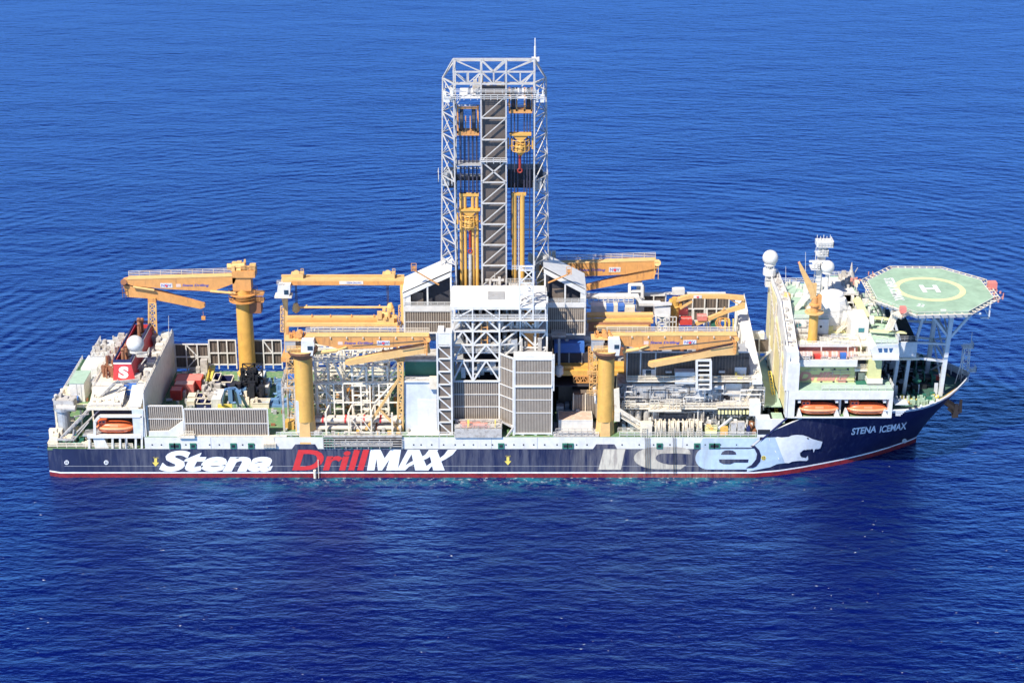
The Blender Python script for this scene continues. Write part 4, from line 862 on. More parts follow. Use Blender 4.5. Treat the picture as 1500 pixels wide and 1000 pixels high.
part('handrail',CLEAN,dr,lambda g:(g.rail([(105.4,-3.8,A(723,240,-3.8)[2]),(111.8,-3.8,A(723,240,-3.8)[2])],1.4,1.5),g.rail([(95,4,A(650,270,4)[2]),(95,4,A(650,270,4)[2]),(95,8,A(650,270,4)[2])],3)))
part('base_gear',GREYW,dr,lambda g:(g.box(106.5,111,-3.9,-3.4,zb+1.4,zb+1.9),clutter(g,106.5,111,-4,-3.3,zb,9,2.6,.4,.9,83),g.box(112.2,117.5,-4.2,-3.3,zb-1,zb+1),g.rail([(111.4,-4.3,zb+.8),(118.4,-4.3,zb+.8)],1.4,1.2),g.bar((108.8,-3.6,zb),(108.8,-3.6,zb+3.4),.14)))
part('rear_wall',DARK,dr,lambda g:(g.box(99.5,105.5,8.6,8.8,zb-14,A(680,395,8.6)[2]),g.box(111.8,118,8.6,8.8,zb-14,A(760,395,8.6)[2])))
# ================================================================ cranes
def crane_plate(g,pts,Y,D): g.prism([A(x,y,Y) for x,y in pts],(0,D,0))
LETTER=mat('purple_lettering_paint',(.12,.1,.36),.5)
def boomtext(par,px0,pyT,px1,pyB,Y,logo):
    text('Stena Drilling','lettering',LETTER,par,pxfn(px0,pyT,px1,pyB,Y-.05),.25,.025)
    a,b_,c,d=logo; part('nameplate',CLEAN,par,lambda g:g.fb(a,b_,c,d,Y-.06,.05))
    text('NOV','lettering',LETTER,par,pxfn(a+1.5,b_+1.2,c-1.5,d-1.2,Y-.09),0,.02)
    m=(a+c)/2; part('nameplate_disc',LRED,par,lambda g:g.tube(A(m,(b_+d)/2,Y-.07),A(m,(b_+d)/2,Y-.11),.36,12))
    part('nameplate',mat('faded_pink_plate',(.75,.55,.45),.5) if 'faded_pink_plate' not in bpy.data.materials else bpy.data.materials['faded_pink_plate'],par,lambda g:g.fb(px0-9,pyT,px0-2,pyB,Y-.05,.04))
def near_crane(label,px0,px1,Yc,boom,jib,cabpx,housepx,txt,logo,restx,navy=True,cyl=None):
    cx=(A(px0,600,Yc)[0]+A(px1,600,Yc)[0])/2; r=(A(px1,600,Yc)[0]-A(px0,600,Yc)[0])/2; Yf=Yc-r
    t=thing('knuckle_boom_crane',label,'crane',(cx,Yc,8),'knuckle boom cranes')
    zt=A(px0,524,Yf)[2]
    g=MB(); g.lathe((cx,Yc,0),[(r*1.02,14.5),(r,17),(r*.98,zt)],28); g.build('pedestal',YEL,t,smooth=True)
    g=MB(); g.lathe((cx,Yc,0),[(r*1.22,9),(r*1.2,9.2),(r*1.03,14.5)],6); g.build('pedestal_base',LORA,t)
    if navy: part('hull_foot',NAVY,t,lambda g:g.prism([A(px0-6,657.3,-21.1),A(px1+5,657.3,-21.1),A(px1+1,650.5,-21.1),A(px0-1,650.5,-21.1)],(0,1.5,0)))
    g=MB(); g.lathe((cx,Yc,zt),[(r*.9,-.9),(r*1.2,-.2),(r*1.62,.9),(r*1.66,1.5)],24); g.build('turntable',RUST,t)
    part('slew_platform',LORA,t,lambda g:(g.lathe((cx,Yc,zt),[(r*1.68,1.5),(r*1.68,1.62)],24),g.box(cx-r*1.6,cx+r*1.2,Yc-r,Yc+r*1.3,zt+1.7,zt+2)))
    part('machinery_house',STEEL,t,lambda g:(g.fb(housepx[0],housepx[1],housepx[2],housepx[3],Yf+.9,2.6)))
    part('house_roof',LORA,t,lambda g:(g.fb(housepx[0]-.3,housepx[1]-1.6,cabpx[0],housepx[1],Yf+.7,3.4)))
    cb=part('cab',CLEAN,t,lambda g:crane_plate(g,[(cabpx[0],cabpx[1]),(cabpx[2]-1.5,cabpx[1]),(cabpx[2],cabpx[1]+5),(cabpx[2]-2.5,cabpx[3]),(cabpx[0],cabpx[3])],Yf-.6,2.2))
    w0=cabpx[0]+(cabpx[2]-cabpx[0])*.48; part('window',GLASS,cb,lambda g:g.fb(w0,cabpx[1]+8,cabpx[2]-2.4,cabpx[1]+14,Yf-.66,.1)); part('window',GLASS,cb,lambda g:g.box(A(cabpx[2],500,Yf)[0]-.25,A(cabpx[2],500,Yf)[0]+.04,Yf-.4,Yf+1.4,zt+2.6,zt+3.6))
    part('cab_rail',LORA,t,lambda g:(g.rail([(cx-r*1.5,Yf-.5,zt+1.7),(A(cabpx[0],500,Yf)[0],Yf-.5,zt+1.7)],1.5,.9,.12,4)))
    Yb=Yf+1.6
    b_=part('boom',ORA,t,lambda g:crane_plate(g,boom,Yb,2.3))
    top=[p for p in boom[1:3]]
    part('boom_top',LORA,b_,lambda g:g.prism([Vector(A(*top[0],Yb))+Vector((0,-.1,0)),Vector(A(*top[1],Yb))+Vector((0,-.1,0)),Vector(A(*top[1],Yb))+Vector((0,2.4,0)),Vector(A(*top[0],Yb))+Vector((0,2.4,0))],(0,0,.12)))
    part('walkway_rail',CREAM,b_,lambda g:g.rail([Vector(A(*top[0],Yb))+Vector((0,2.3,.1)),Vector(A(*top[1],Yb))+Vector((0,2.3,.1))],1.2,3))
    boomtext(b_,*txt,Yb,logo)
    part('jib',LORA,t,lambda g:crane_plate(g,jib,Yb+.3,1.6))
    part('jib_top',RUST,t,lambda g:g.prism([Vector(A(*p,Yb+.3))+Vector((0,0,.05)) for p in (jib[0],jib[-1])]+[Vector(A(*p,Yb+1.9))+Vector((0,0,.05)) for p in (jib[-1],jib[0])],(0,0,.1)))
    if cyl: part('luffing_cylinder',LORA,t,lambda g:(g.tube(A(cyl[0],cyl[1],Yb-.2),A(cyl[2],cyl[3],Yb-.2),.45,10),g.tube(A(cyl[2],cyl[3],Yb-.2),A(cyl[2]+14,cyl[3]-5,Yb-.2),.22,8)))
    e=boom[2]; part('hydraulic_hose',CABLE,t,lambda g:(g.path([A(e[0]-8,e[1]+2,Yb-.15),A(e[0]-1,e[1]+8,Yb-.25),A(e[0]-9,e[1]+14,Yb-.1),A(e[0]-40,e[1]+19,Yb-.1)],.1,5),g.path([A(boom[4][0]-60,boom[4][1]-2,Yb-.1),A(e[0]-8,e[1]+6,Yb-.12)],.07,5)))
    part('boom_fitting',CREAM,t,lambda g:[g.fb(x,boom[1][1]+.8,x+1.6,boom[1][1]+3,Yb-.35,.3) for x in range(int(boom[1][0])+12,int(boom[2][0])-8,24)])
    part('weld_seam',RUST,t,lambda g:[g.fb(x,boom[1][1]+1,x+.35,boom[1][1]+13,Yb-.03,.03) for x in range(int(boom[1][0])+36,int(boom[2][0])-50,31)])
    part('tip_sheaves',ORA,t,lambda g:(g.tube(Vector(A(e[0]-1,e[1]+5,Yb-.3)),Vector(A(e[0]-1,e[1]+5,Yb+2.6)),.6,12),g.rail([A(e[0]-6,e[1]+26,Yb-.5),A(e[0]-2,e[1]+26,Yb-.5)],2.8,1,.12),g.bar(A(e[0]-3,e[1]+8,Yb-.3),A(e[0]-3,e[1]+27,Yb-.3),.35)))
    part('winch',ORA,t,lambda g:(g.tube((cx-.5,Yc-1,zt+5.2),(cx-.5,Yc+1.4,zt+5.2),.7,12),clutter(g,cx-3,cx+1,Yc-.6,Yc+1.6,zt+4.2,26,1.8,.2,.7,int(px0))))
    part('access_ladder',LORA,t,lambda g:(g.truss((cx-r*1.9,Yc+r,12 if px0<600 else 20),(cx-r*1.9,Yc+r,zt+1),(cx-r*1.1,Yc+r,12 if px0<600 else 20),(cx-r*1.1,Yc+r,zt+1),12,.16,'w'),g.rail([(cx-r*2.2,Yc+r*.8,zt-6),(cx-r,Yc+r*.8,zt-6)],1.2,.9),g.rail([(cx-r*2.2,Yc+r*.8,zt-11),(cx-r,Yc+r*.8,zt-11)],1.2,.9)))
    return t,Yb
nc,Yb=near_crane('near deck crane with yellow pedestal rising in front of the white pipe racks',433.5,460.5,-18.7,
 [(438,498),(447,493.2),(628,492.8),(630,501),(576,508.6),(500,512),(486,508),(461,503)],[(628,504),(630,517),(612,519),(510,535.5),(504.5,533),(506,529.5),(560,517)],
 (441,499,460.5,521),(417,499.5,433,516),(504,500.5,547,505),(552,499,571,505.5),581,cyl=(461,517,494,513))
nc2,Yb2=near_crane('near deck crane with yellow pedestal between the derrick house and the weathered mud tanks',874.5,899,-18.7,
 [(884,497),(889,492),(1080,491.5),(1081.5,500),(1025,511),(940,513),(930,509),(910,505)],[(1081,503),(1082,519.5),(1050,521),(955,538.5),(949.5,536),(951,532),(1000,522)],
 (891,497,909.5,521),(866.5,498,884,514),(952,499.5,996,504.5),(1001,498,1020,504.5),1033,cyl=(912,515,936,511))
# boom rests
t=thing('boom_rest','yellow lattice boom rest tower with long diagonal struts near the white house','boom rest',(87,-19,DZ))
part('frame',LORA,t,lambda g:(g.truss(A(583,640,-18),A(583,530,-18),A(590,640,-18),A(590,530,-18),12,.38,'w',.25),g.truss(Vector(A(583,640,-18))+Vector((0,2,0)),Vector(A(583,530,-18))+Vector((0,2,0)),Vector(A(590,640,-18))+Vector((0,2,0)),Vector(A(590,530,-18))+Vector((0,2,0)),12,.3,'s',.2),
 g.bar(A(583,556,-18),A(536,629,-19),.55),g.bar(A(556,599,-18.5),A(584,628,-18.5),.5)))
part('saddle',ORA,t,lambda g:(g.fb(586,515,592.5,530,-18,1.8),g.bar(A(560,512,-17.5),A(588,532,-17.5),.4)))
t=thing('boom_rest','white ladder-like boom rest standing against the dark mud module wall','boom rest',(160,-17,20))
part('frame',CLEAN,t,lambda g:(g.truss(A(1020.5,570,-18.6),A(1020.5,528,-18.6),A(1041,570,-18.6),A(1041,528,-18.6),6,.55,'n',.35),g.truss(A(1020.5,570,-16),A(1020.5,528,-16),A(1041,570,-16),A(1041,528,-16),3,.4,'n',.3),g.fb(1019,526,1042,528.5,-18.8,3.5)))
part('saddle',ORA,t,lambda g:g.fb(1033,517,1040,526.4,-17.8,1.6))
# far cranes
t=thing('knuckle_boom_crane','far aft crane on a tall yellow pedestal with its boom swung over the funnel','crane',(52,18.6,DZ),'knuckle boom cranes')
cx=(A(347,500,17)[0]+A(371,500,17)[0])/2; r=2.15; zt=A(360,425,16.4)[2]
g=MB(); g.lathe((cx,18.6,0),[(r*1.25,10.8),(r*1.25,11.6),(r*1.02,12),(r,20),(r*.95,zt)],28); g.build('pedestal',YEL,t,smooth=True)
for py in (434,444): z=A(360,py,16)[2]; part('ring_platform',ORA,t,lambda g:(g.lathe((cx,18.6,z),[(r*1.1,-.3),(r*1.75,0),(r*1.75,.12)],20),[g.torus((cx,18.6,z+k),r*1.75,.07,'z',20,4) for k in (.5,1.1)],g.box(cx+r,cx+r*2.5,17,20.5,z-.2,z),g.rail([(cx+r,17,z),(cx+r*2.5,17,z)],1.2,1)))
part('winch_house',RUST,t,lambda g:(g.box(cx+1.6,cx+4.6,17,20.5,A(370,459,17)[2],A(370,438,17)[2]-.6),))
part('slew_column',ORA,t,lambda g:(g.box(cx-2.3,cx+2.4,16.6,20.4,zt-.3,zt+3.4),g.box(cx-2.2,cx+3.6,16.2,20.6,zt+3.4,zt+5.2)))
part('machinery',LORA,t,lambda g:(g.tube((cx-3.5,17.5,zt+6),(cx+1,17.5,zt+6.2),.8,10),clutter(g,cx-3,cx+3.4,16.5,20.5,zt+5,24,2,.4,1.4,91),g.rail([(cx,16.5,zt+5.2),(cx+3.6,16.5,zt+5.2)],1.4,1)))
Yb=16.6
b_=part('boom',ORA,t,lambda g:crane_plate(g,[(178.5,411.5),(186,409.5),(340,405),(346,408),(343,415),(311,427),(238,423),(192,418)],Yb,2.4))
part('boom_top',LORA,b_,lambda g:g.prism([Vector(A(x,y,Yb))+Vector((0,d,0)) for x,y,d in ((186,409.5,-.1),(340,405,-.1),(340,405,2.6),(186,409.5,2.6))],(0,0,.15)))
part('walkway_rail',CREAM,b_,lambda g:g.rail([Vector(A(186,409.3,Yb))+Vector((0,2.4,.1)),Vector(A(342,404.8,Yb))+Vector((0,2.4,.1))],1.3,2.8))
boomtext(b_,267,416,306,420.5,Yb,(235,414.8,252.5,421.5))
part('jib',ORA,t,lambda g:crane_plate(g,[(180,418),(186,435),(216,437),(294,452.5),(300,450),(299,446),(236,428),(200,420)],Yb+.4,1.6))
part('luffing_cylinder',LORA,t,lambda g:(g.tube(A(308,426.5,Yb-.2),A(345,429.5,Yb-.2),.35,8),g.tube(A(195,420,Yb-.2),A(226,425,Yb-.2),.3,8)))
part('tip_gear',RUST,t,lambda g:(g.rail([A(180,436,Yb-.3),A(184,436,Yb-.3)],4,1,.12),g.tube(A(181,413,Yb-.4),A(181,413,Yb+2.6),.8,10)))
part('hook_block',ORA,t,lambda g:(g.box(*[A(298,465,Yb+1)[0]+d for d in (-.5,.5)],Yb+.7,Yb+1.4,A(298,468,Yb+1)[2],A(298,463.5,Yb+1)[2]),g.tube(A(298,464,Yb+1),A(297,451,Yb+1),.05,4)))
t=thing('boom_rest','orange lattice boom rest tower behind the funnel under the far aft boom','boom rest',(23,17,20))
part('frame',LORA,t,lambda g:(g.truss(A(218,500,16.4),A(218,444,16.4),A(230,500,16.4),A(228,444,16.4),6,.4,'x',.25),g.truss(A(218,500,18.4),A(218,444,18.4),A(230,500,18.4),A(228,444,18.4),6,.35,'x',.2)))
part('saddle',ORA,t,lambda g:(g.fb(216.5,437,228,444,16.4,2),))
t=thing('knuckle_boom_crane','far forward crane whose boom points right from behind the derrick','crane',(124,18.6,DZ),'knuckle boom cranes')
Yb=16.4
part('pedestal',YEL,t,lambda g:g.lathe((121.5,18.6,0),[(2.3,10.8),(2.2,38)],24))
part('slew_column',CREAM,t,lambda g:(g.box(119,124,16.8,20.4,38,43),clutter(g,117,124,16.4,20,42,20,3,.5,1.5,92)))
b_=part('boom',ORA,t,lambda g:crane_plate(g,[(790,389),(798,387.5),(961,382),(965,386),(962,393),(915,402),(840,406),(803,400),(790,397)],Yb,2.4))
part('boom_top',LORA,b_,lambda g:g.prism([Vector(A(x,y,Yb))+Vector((0,d,0)) for x,y,d in ((798,387.5,-.1),(961,382,-.1),(961,382,2.6),(798,387.5,2.6))],(0,0,.15)))
part('walkway_rail',CREAM,b_,lambda g:g.rail([Vector(A(798,387.3,Yb))+Vector((0,2.4,.1)),Vector(A(961,381.8,Yb))+Vector((0,2.4,.1))],1.3,2.8))
boomtext(b_,848,393.5,887,398,Yb,(892,391.5,909,398.5))
part('jib',ORA,t,lambda g:crane_plate(g,[(964,389),(958,408),(915,415),(858,426),(856,419),(900,408),(940,398)],Yb+.4,1.6))
part('tip_gear',LORA,t,lambda g:(g.rail([A(958,409,Yb-.4),A(964,409,Yb-.4)],4.6,1,.14),g.tube(A(963,385,Yb-.4),A(963,385,Yb+2.6),.9,10)))
t=thing('boom_rest','white portal frame carrying the tip of the far forward boom','boom rest',(142,18,30))
part('frame',CLEAN,t,lambda g:(g.truss(A(922,436,16.6),A(922,417,16.6),A(940.5,436,16.6),A(940.5,417,16.6),2,.7,'n',.5),g.truss(A(922,436,19),A(922,417,19),A(940.5,436,19),A(940.5,417,19),2,.5,'n',.4),g.fb(921,415.5,941,418.5,16.4,3))); part('saddle',LORA,t,lambda g:g.fb(923,410,928,415.4,17,1.4))
# small knuckle crane on the riser deck
t=thing('small_knuckle_crane','small orange folding crane arched over the pipe deck','crane',(154,8,20)); Yb=7
c0=Vector(A(988,487,Yb)); zt=A(988,452,Yb)[2]
g=MB(); g.lathe((c0.x,Yb+1,0),[(1.15,c0.z-4),(1.1,zt)],18); g.build('pedestal',YEL,t,smooth=True)
part('slew_column',YEL,t,lambda g:(g.lathe((c0.x,Yb+1,zt),[(1.2,0),(1.3,.3),(1,.6),(.9,2.6)],14),g.torus((c0.x,Yb+1,zt-3.6),2,.12,'z',16,4),clutter(g,c0.x-1.5,c0.x+1.6,Yb-.2,Yb+1.5,zt,12,3,.3,.9,93)))
part('boom',LORA,t,lambda g:crane_plate(g,[(980,443),(1000,435),(1010,432.5),(1065,432.5),(1090,434.5),(1091,441),(1060,437.5),(1012,437.5),(990,443),(987,452),(980,454)],Yb,1.2))
part('jib',LORA,t,lambda g:(crane_plate(g,[(1085,434),(1092,440),(1091.5,452),(1065,459),(1022,477),(1017,477),(1019,473),(1062,455),(1083,448),(1087,443)],Yb+.3,1),g.bar(A(1070,439,Yb+.5),A(1084,446,Yb+.5),.25),g.bar(A(1050,465,Yb+.5),A(1062,450,Yb+.5),.35),g.bar(A(996,452,Yb+.5),A(1014,441,Yb+.5),.5)))
part('nameplate',CLEAN,t,lambda g:g.fb(1016,432.5,1028,437,Yb-.08,.06)); part('nameplate_disc',LRED,t,lambda g:g.tube(A(1022,434.8,Yb-.09),A(1022,434.8,Yb-.13),.3,10))
# ================================================================ pipe gantry cranes
t=thing('gantry_crane','tall orange gantry crane with a long box beam and hanging spreader bar','gantry crane',(71,6,DZ))
Yb=5
bm_=part('box_beam',LORA,t,lambda g:(g.fb(412,409.5,592.5,418,Yb,2.2),g.fb(412,403.5,592,406,Yb+2.6,.8)))
part('beam_face',ORA,bm_,lambda g:g.fb(412.5,412,592,417.7,Yb-.05,.05)); part('nameplate',CLEAN,bm_,lambda g:g.fb(497,411.8,532,416.5,Yb-.12,.06))
text('STENA DRILLING','lettering',LETTER,bm_,pxfn(508,413,529,415.5,Yb-.15),0,.01)
for px in (434,568):
    part('trolley',LORA,t,lambda g:(g.fb(px-8,402,px+10,410,Yb+.6,2.4),g.tube(A(px,400,Yb+1),A(px,400,Yb+2.6),.8,10),g.rail([A(px+7,402,Yb+1),A(px+11,402,Yb+1)],1.5,.7)))
    part('hoist_rope',CABLE,t,lambda g:(g.fb(px-1.4,418,px-.4,450,Yb+1.2,.2),g.fb(px+.4,418,px+1.4,450,Yb+1.2,.2)))
part('spreader_bar',LORA,t,lambda g:(g.tube(A(436,450,Yb+1.2),A(573,450,Yb+1.2),.32,8),[g.lathe(Vector(A(px,458,Yb+1.2)),[(.3,0),(1,.6),(.9,1.6),(.5,2.6)],10) for px in (434,572)],[g.fb(px-1,447,px+1,450,Yb+1,.4) for px in (449,556)]))
part('leg',LORA,t,lambda g:(g.bar(A(419,437,Yb+.5),A(419,520,Yb+.5),.9),g.bar(A(410,420,Yb+.5),A(419,460,Yb+.5),.4),g.truss(A(411,448,Yb),A(411,486,Yb),A(416,448,Yb),A(416,486,Yb),8,.2,'w')))
part('leg',LORA,t,lambda g:(g.bar(A(589,418,Yb-.5),A(591,475,Yb-.5),1.0),g.truss(A(584,447,Yb),A(584,480,Yb),A(588,447,Yb),A(588,480,Yb),5,.2,'w')))
cb=part('cab',CLEAN,t,lambda g:crane_plate(g,[(407,418),(425,418),(425,428),(423,434),(405,434)],Yb-2.5,2.4)); part('window',GLASS,cb,lambda g:g.fb(416,425,422.5,431.5,Yb-2.58,.1))
part('cab_platform',CREAM,t,lambda g:(g.fb(402,434.2,427,437,Yb-2.8,3),g.rail([A(406,417.5,Yb-2.3),A(414,417.5,Yb-2.3)],1.2,1)))
t=thing('pipe_handling_bridge','low double orange bridge beam with a handling trolley below the gantry','gantry crane',(71,0,DZ)); Yb=-1
part('box_beam',LORA,t,lambda g:(g.fb(420,464.5,582,468.5,Yb+3,1.4),g.fb(420,474.5,582,478.5,Yb,1.4)))
part('rail_beam',ORA,t,lambda g:(g.fb(420,470,582,472.5,Yb+1.8,.8),[g.fb(x,461.5,x+1.6,465,Yb+3,.6) for x in (456,483,514,547,572)]))
part('trolley',LORA,t,lambda g:(g.fb(552,466,577,474,Yb+.5,2.6),g.tube(A(556,462,Yb+2),A(572,462,Yb+2),1,10),clutter(g,79,84,Yb,Yb+3,A(560,468,Yb)[2],12,2.4,.4,1.2,94)))
part('leg',ORA,t,lambda g:(g.bar(A(421,478,Yb),A(421,560,Yb),.7),g.bar(A(583,478,Yb),A(583,545,Yb),.7),g.box(56,58,-6,12,24.3,25.2)))
# ================================================================ white riser finger racks
RACKW=mat('warm_white_rack_paint',(.8,.75,.63),.5,dirt=.4,dcol=(.42,.32,.22),ndirt=.56)
rk=thing('riser_rack','dense white steel racks of posts and diagonals over the pipe bay','rack',(75,-6,DZ))
def rack(g):
    X=lambda px,Y:A(px,560,Y)[0]
    for (a,b_,Y,ztop,n) in ((462,481,-13,27.5,6),(516,537,-13,26,6),(546,568,-13,26,6),(462,500,-6,28,5),(505,560,-6,28,5),(465,570,1,29,6)):
        x0=X(a,Y);x1=X(b_,Y)
        g.truss((x0,Y,DZ),(x0,Y,ztop),(x1,Y,DZ),(x1,Y,ztop),n,.42,'n',.32)
        g.truss((x0,Y+2.5,DZ),(x0,Y+2.5,ztop),(x1,Y+2.5,DZ),(x1,Y+2.5,ztop),n,.38,'w',.25)
        for i in range(n+1):
            z=DZ+(ztop-DZ)*i/n; g.bar((x0,Y,z),(x0,Y+2.5,z),.22); g.bar((x1,Y,z),(x1,Y+2.5,z),.22)
    r=random.Random(4)
    for i in range(26):
        x=r.uniform(64,84);y=r.uniform(-12,6);z=r.uniform(12,22); g.bar((x,y,z),(x+r.choice((-1,1))*r.uniform(2,4),y,z+r.uniform(3,6)),.3)
    for y in (-13,-6,1,6): g.bar((62,y,27.5),(86,y,27.5),.35); g.bar((62,y,22),(86,y,22),.28)
    for x in (63,68.5,74,79.5,85): g.bar((x,-13,27.5),(x,8,27.5),.3); g.bar((x,-14,DZ),(x,-14,16.8),.32)
    for (a,b_) in (((484,520),(504,562)),((545,515),(520,560)),((562,560),(588,532)),((562,556),(588,548)),((568,545),(590,522))): g.bar(A(*a,-12.5),A(*b_,-12.5),.45)
part('frame',RACKW,rk,rack)
part('handrail',RACKW,rk,lambda g:(g.rail([(62,-13.3,27.7),(86,-13.3,27.7)],1.1,1.6),g.rail([(62,8,27.7),(88,8,27.7)],1.1,1.6)))
part('stair',GREYW,rk,lambda g:(g.stairs(A(484,561,-12),A(512,592,-14),1.2)))
part('finger',RACKW,rk,lambda g:[g.box(64+i*1.7,64.6+i*1.7,-5.5,7,24+.8*(i%3),24.4+.8*(i%3)) for i in range(12)])
part('machinery',ORA,rk,lambda g:clutter(g,62,84,-8,4,12,22,5,.6,1.6,96)); part('machinery',STEEL,rk,lambda g:clutter(g,62,87,-12,10,DZ,34,3,.4,1.4,97))
# stored riser joints lying fore-and-aft near the side
RIS=mat('riser_buoyancy',(.6,.52,.44),.6,dirt=.6,dcol=(.35,.25,.2))
k=0
posn=['outermost low pipe','second low pipe','third low pipe','upper pipe nearest the side','upper inboard pipe']
for i,(y,z,r_) in enumerate(((-18.2,12,.55),(-16.7,12,.55),(-15.2,12,.55),(-17.4,13.7,.62),(-15.8,13.7,.62))):
    t=thing('riser_joint',['thick pale riser pipe lying lowest and outermost behind the rail','thick pale riser pipe in the middle of the bottom row behind the rail','thick pale riser pipe innermost in the bottom row','thick pale riser pipe with red clamps, outer one on top of the stack','thick pale riser pipe with red clamps, inner one on top of the stack'][i],'pipe',(73,y,z),'riser pipes stacked along the rail')
    part('pipe',RIS if i!=1 else STEEL,t,lambda g:g.tube((61.5,y,z),(85.5,y,z),r_,14))
    for x in ((67,72.5,77,81) if i>2 else (64,80)): part('clamp',LRED if i>2 else RUST,t,lambda g:g.tube((x-.22,y,z),(x+.22,y,z),r_+.1,14))
    part('flange',GREYW,t,lambda g:(g.tube((60.9,y,z),(61.5,y,z),r_+.25,14),g.tube((85.5,y,z),(86.1,y,z),r_+.25,14)))
part('front_rack',RACKW,rk,lambda g:([g.truss((x,-14.2,DZ),(x,-14.2,22),(x+2.2,-14.2,DZ),(x+2.2,-14.2,22),5,.36,'n',.26) for x in (65.6,69.6,76.2,80.6)],[g.bar((63,-14.2,z),(86,-14.2,z),.3) for z in (17,22)],g.bar((66,-14.3,22),(70,-14.3,17),.34),g.bar((84,-14.3,22),(79.5,-14.3,17),.34)))
rp=part('rail_post_frame',CREAM,ship,lambda g:([g.box(x-.22,x+.22,-19.8,-19.3,DZ,16.6) for x in (62.5,68,73.5,79,84)],[g.bar((x,-19.6,16.6),(x+.6,-17,17.4),.3) for x in (68,73.5,79)],g.truss((74,-19.9,11.6),(79,-19.9,11.6),(74,-19.9,15.6),(79,-19.9,15.6),2,.3,'s')))
part('deck_clutter',GREYW,ship,lambda g:(clutter(g,60,88,-20,-14.5,DZ,60,1.7,.3,1.2,101),clutter(g,58,62,-14,12,DZ,20,2,.5,1.4,102)))
part('deck_clutter',YEL,ship,lambda g:(g.gb(418,431,629,DZ,2,2.2),clutter(g,60,86,-20,-19,DZ,9,1.4,.4,1.2,103)))
# side gallery cut into the sheer strake
part('side_gallery',DARK,ship,lambda g:(g.fb(474,640.5,589,656.5,-21.12,.1)))
part('gallery_frame',GREYW,ship,lambda g:(g.rail([A(474,657,-21.5),A(589,657,-21.5)],2.6,2.8,.16,4),g.fb(486,646,575,652,-21.4,.25),g.fb(474,637.8,589,640.4,-21.5,.5),g.truss(A(500,652,-21.6),A(575,652,-21.6),A(500,646,-21.6),A(575,646,-21.6),14,.14,'w')))
part('gallery_gear',DGREEN,ship,lambda g:(g.rail([A(474,656,-21.4),A(488,656,-21.4)],2.6,.9,.2,2),[g.fb(x,655,x+2,657,-21.4,.3) for x in (500,514,528,543,556,570)]))
part('boarding_platform',CREAM,ship,lambda g:(g.fb(386,650,404,656.5,-21.5,.5),g.rail([A(386,656.5,-21.7),A(404,656.5,-21.7)],1.2,.7),g.fb(352+34,640.5,402,649,-21.1,.1)))
# deck-edge rails
part('handrail',CLEAN,ship,lambda g:(g.rail([(56,-20.7,DZ),(69,-20.7,DZ)],1.2,1.8),g.rail([(70,-20.7,DZ),(110,-20.7,DZ)],1.2,1.8),g.rail([(123,-20.7,DZ),(134,-20.7,DZ)],1.2,1.8),g.rail([(139,-20.7,DZ),(172,-20.7,DZ)],1.2,1.8),g.rail([(60,20.6,DZ),(175,20.6,DZ)],1.2,2.4)))
# ================================================================ between derrick and right near crane
part('container_seat',GREYW,ship,lambda g:(g.box(123.2,134,-20.9,-12.4,DZ,11.0),g.rail([A(814,637,-20.9),A(870,637,-20.9)],1.7,1.6,.12)))
container(818,868,630,2.7,5.5,CLEAN,'white container with weathered brown roof between derrick house and right crane',top=mat('weathered_tan_roof',(.6,.42,.32),.7,dirt=.7,dcol=(.8,.7,.6)),grp=None,z=11)
ms=thing('pipe_machinery_house','dark open machinery bay with yellow beams and blue cover beside the derrick','machinery bay',(130,-6,DZ))
part('wall',DARK,ms,lambda g:(g.box(123,137,3,3.4,DZ,27),g.box(123.2,137,-9,3,19,19.3)))
part('blue_cover',BLUE,ms,lambda g:g.fb(812,503,856,517,-5,6)); part('blue_cover_front',DARK,ms,lambda g:(g.fb(813,517.2,862,534,-5.2,2)))
part('frame',STEEL,ms,lambda g:([g.fb(x,517,x+1,534,-5.4,.2) for x in (813,833,852,862)],g.rail([A(812,503,-1),A(850,503,-1)],1.6,2),g.bar(A(819,496,-9),A(819,548,-9),.6)))
part('yellow_beam',YEL,ms,lambda g:(g.fb(812,536,914,541,-7,2),g.fb(812,543,914,550,-8,1.2),g.fb(812,532,914,534.5,-5.5,1.5)))
part('yellow_beam_rail',ORA,ms,lambda g:(g.truss(A(840,560,-8),A(880,560,-8),A(840,551,-8),A(880,551,-8),8,.25,'w'),g.truss(A(862,560,-9),A(862,508,-9),A(868,560,-9),A(868,508,-9),10,.22,'w')))
w=part('brown_store',BROWN,ms,lambda g:(g.fb(839,578,880,613,-11.5,6),)); part('store_frame',CREAM,w,lambda g:[g.fb(x,576,x+1.4,613,-11.8,.3) for x in (839,857,874)]); part('ribbing',RIB,w,lambda g:[g.fb(841+i*2.4,578,841.7+i*2.4,613,-11.65,.15) for i in range(15)])
part('dark_store',BROWN2,ms,lambda g:(g.fb(818,561,838,605,-6,5),)); part('machinery',STEEL,ms,lambda g:(clutter(g,124,136,-4,2,26.5,30,3,.5,1.8,111),clutter(g,124,136,-12,-2,DZ,30,4,.5,1.8,112)))
part('white_bin',CLEAN,ms,lambda g:(g.lathe(Vector(A(819,551,-9.2)),[(.5,0),(1.1,.8),(1,2.6),(.3,3)],12),g.tube(A(871,567,-14),A(874,590,-14),.5,8)))
part('platform',GREYW,ms,lambda g:(g.fb(808,491,829,494,-7,4),g.rail([A(808,491,-7),A(829,491,-7)],1.4,1.4),g.fb(793,470,810,486,-3,3)))
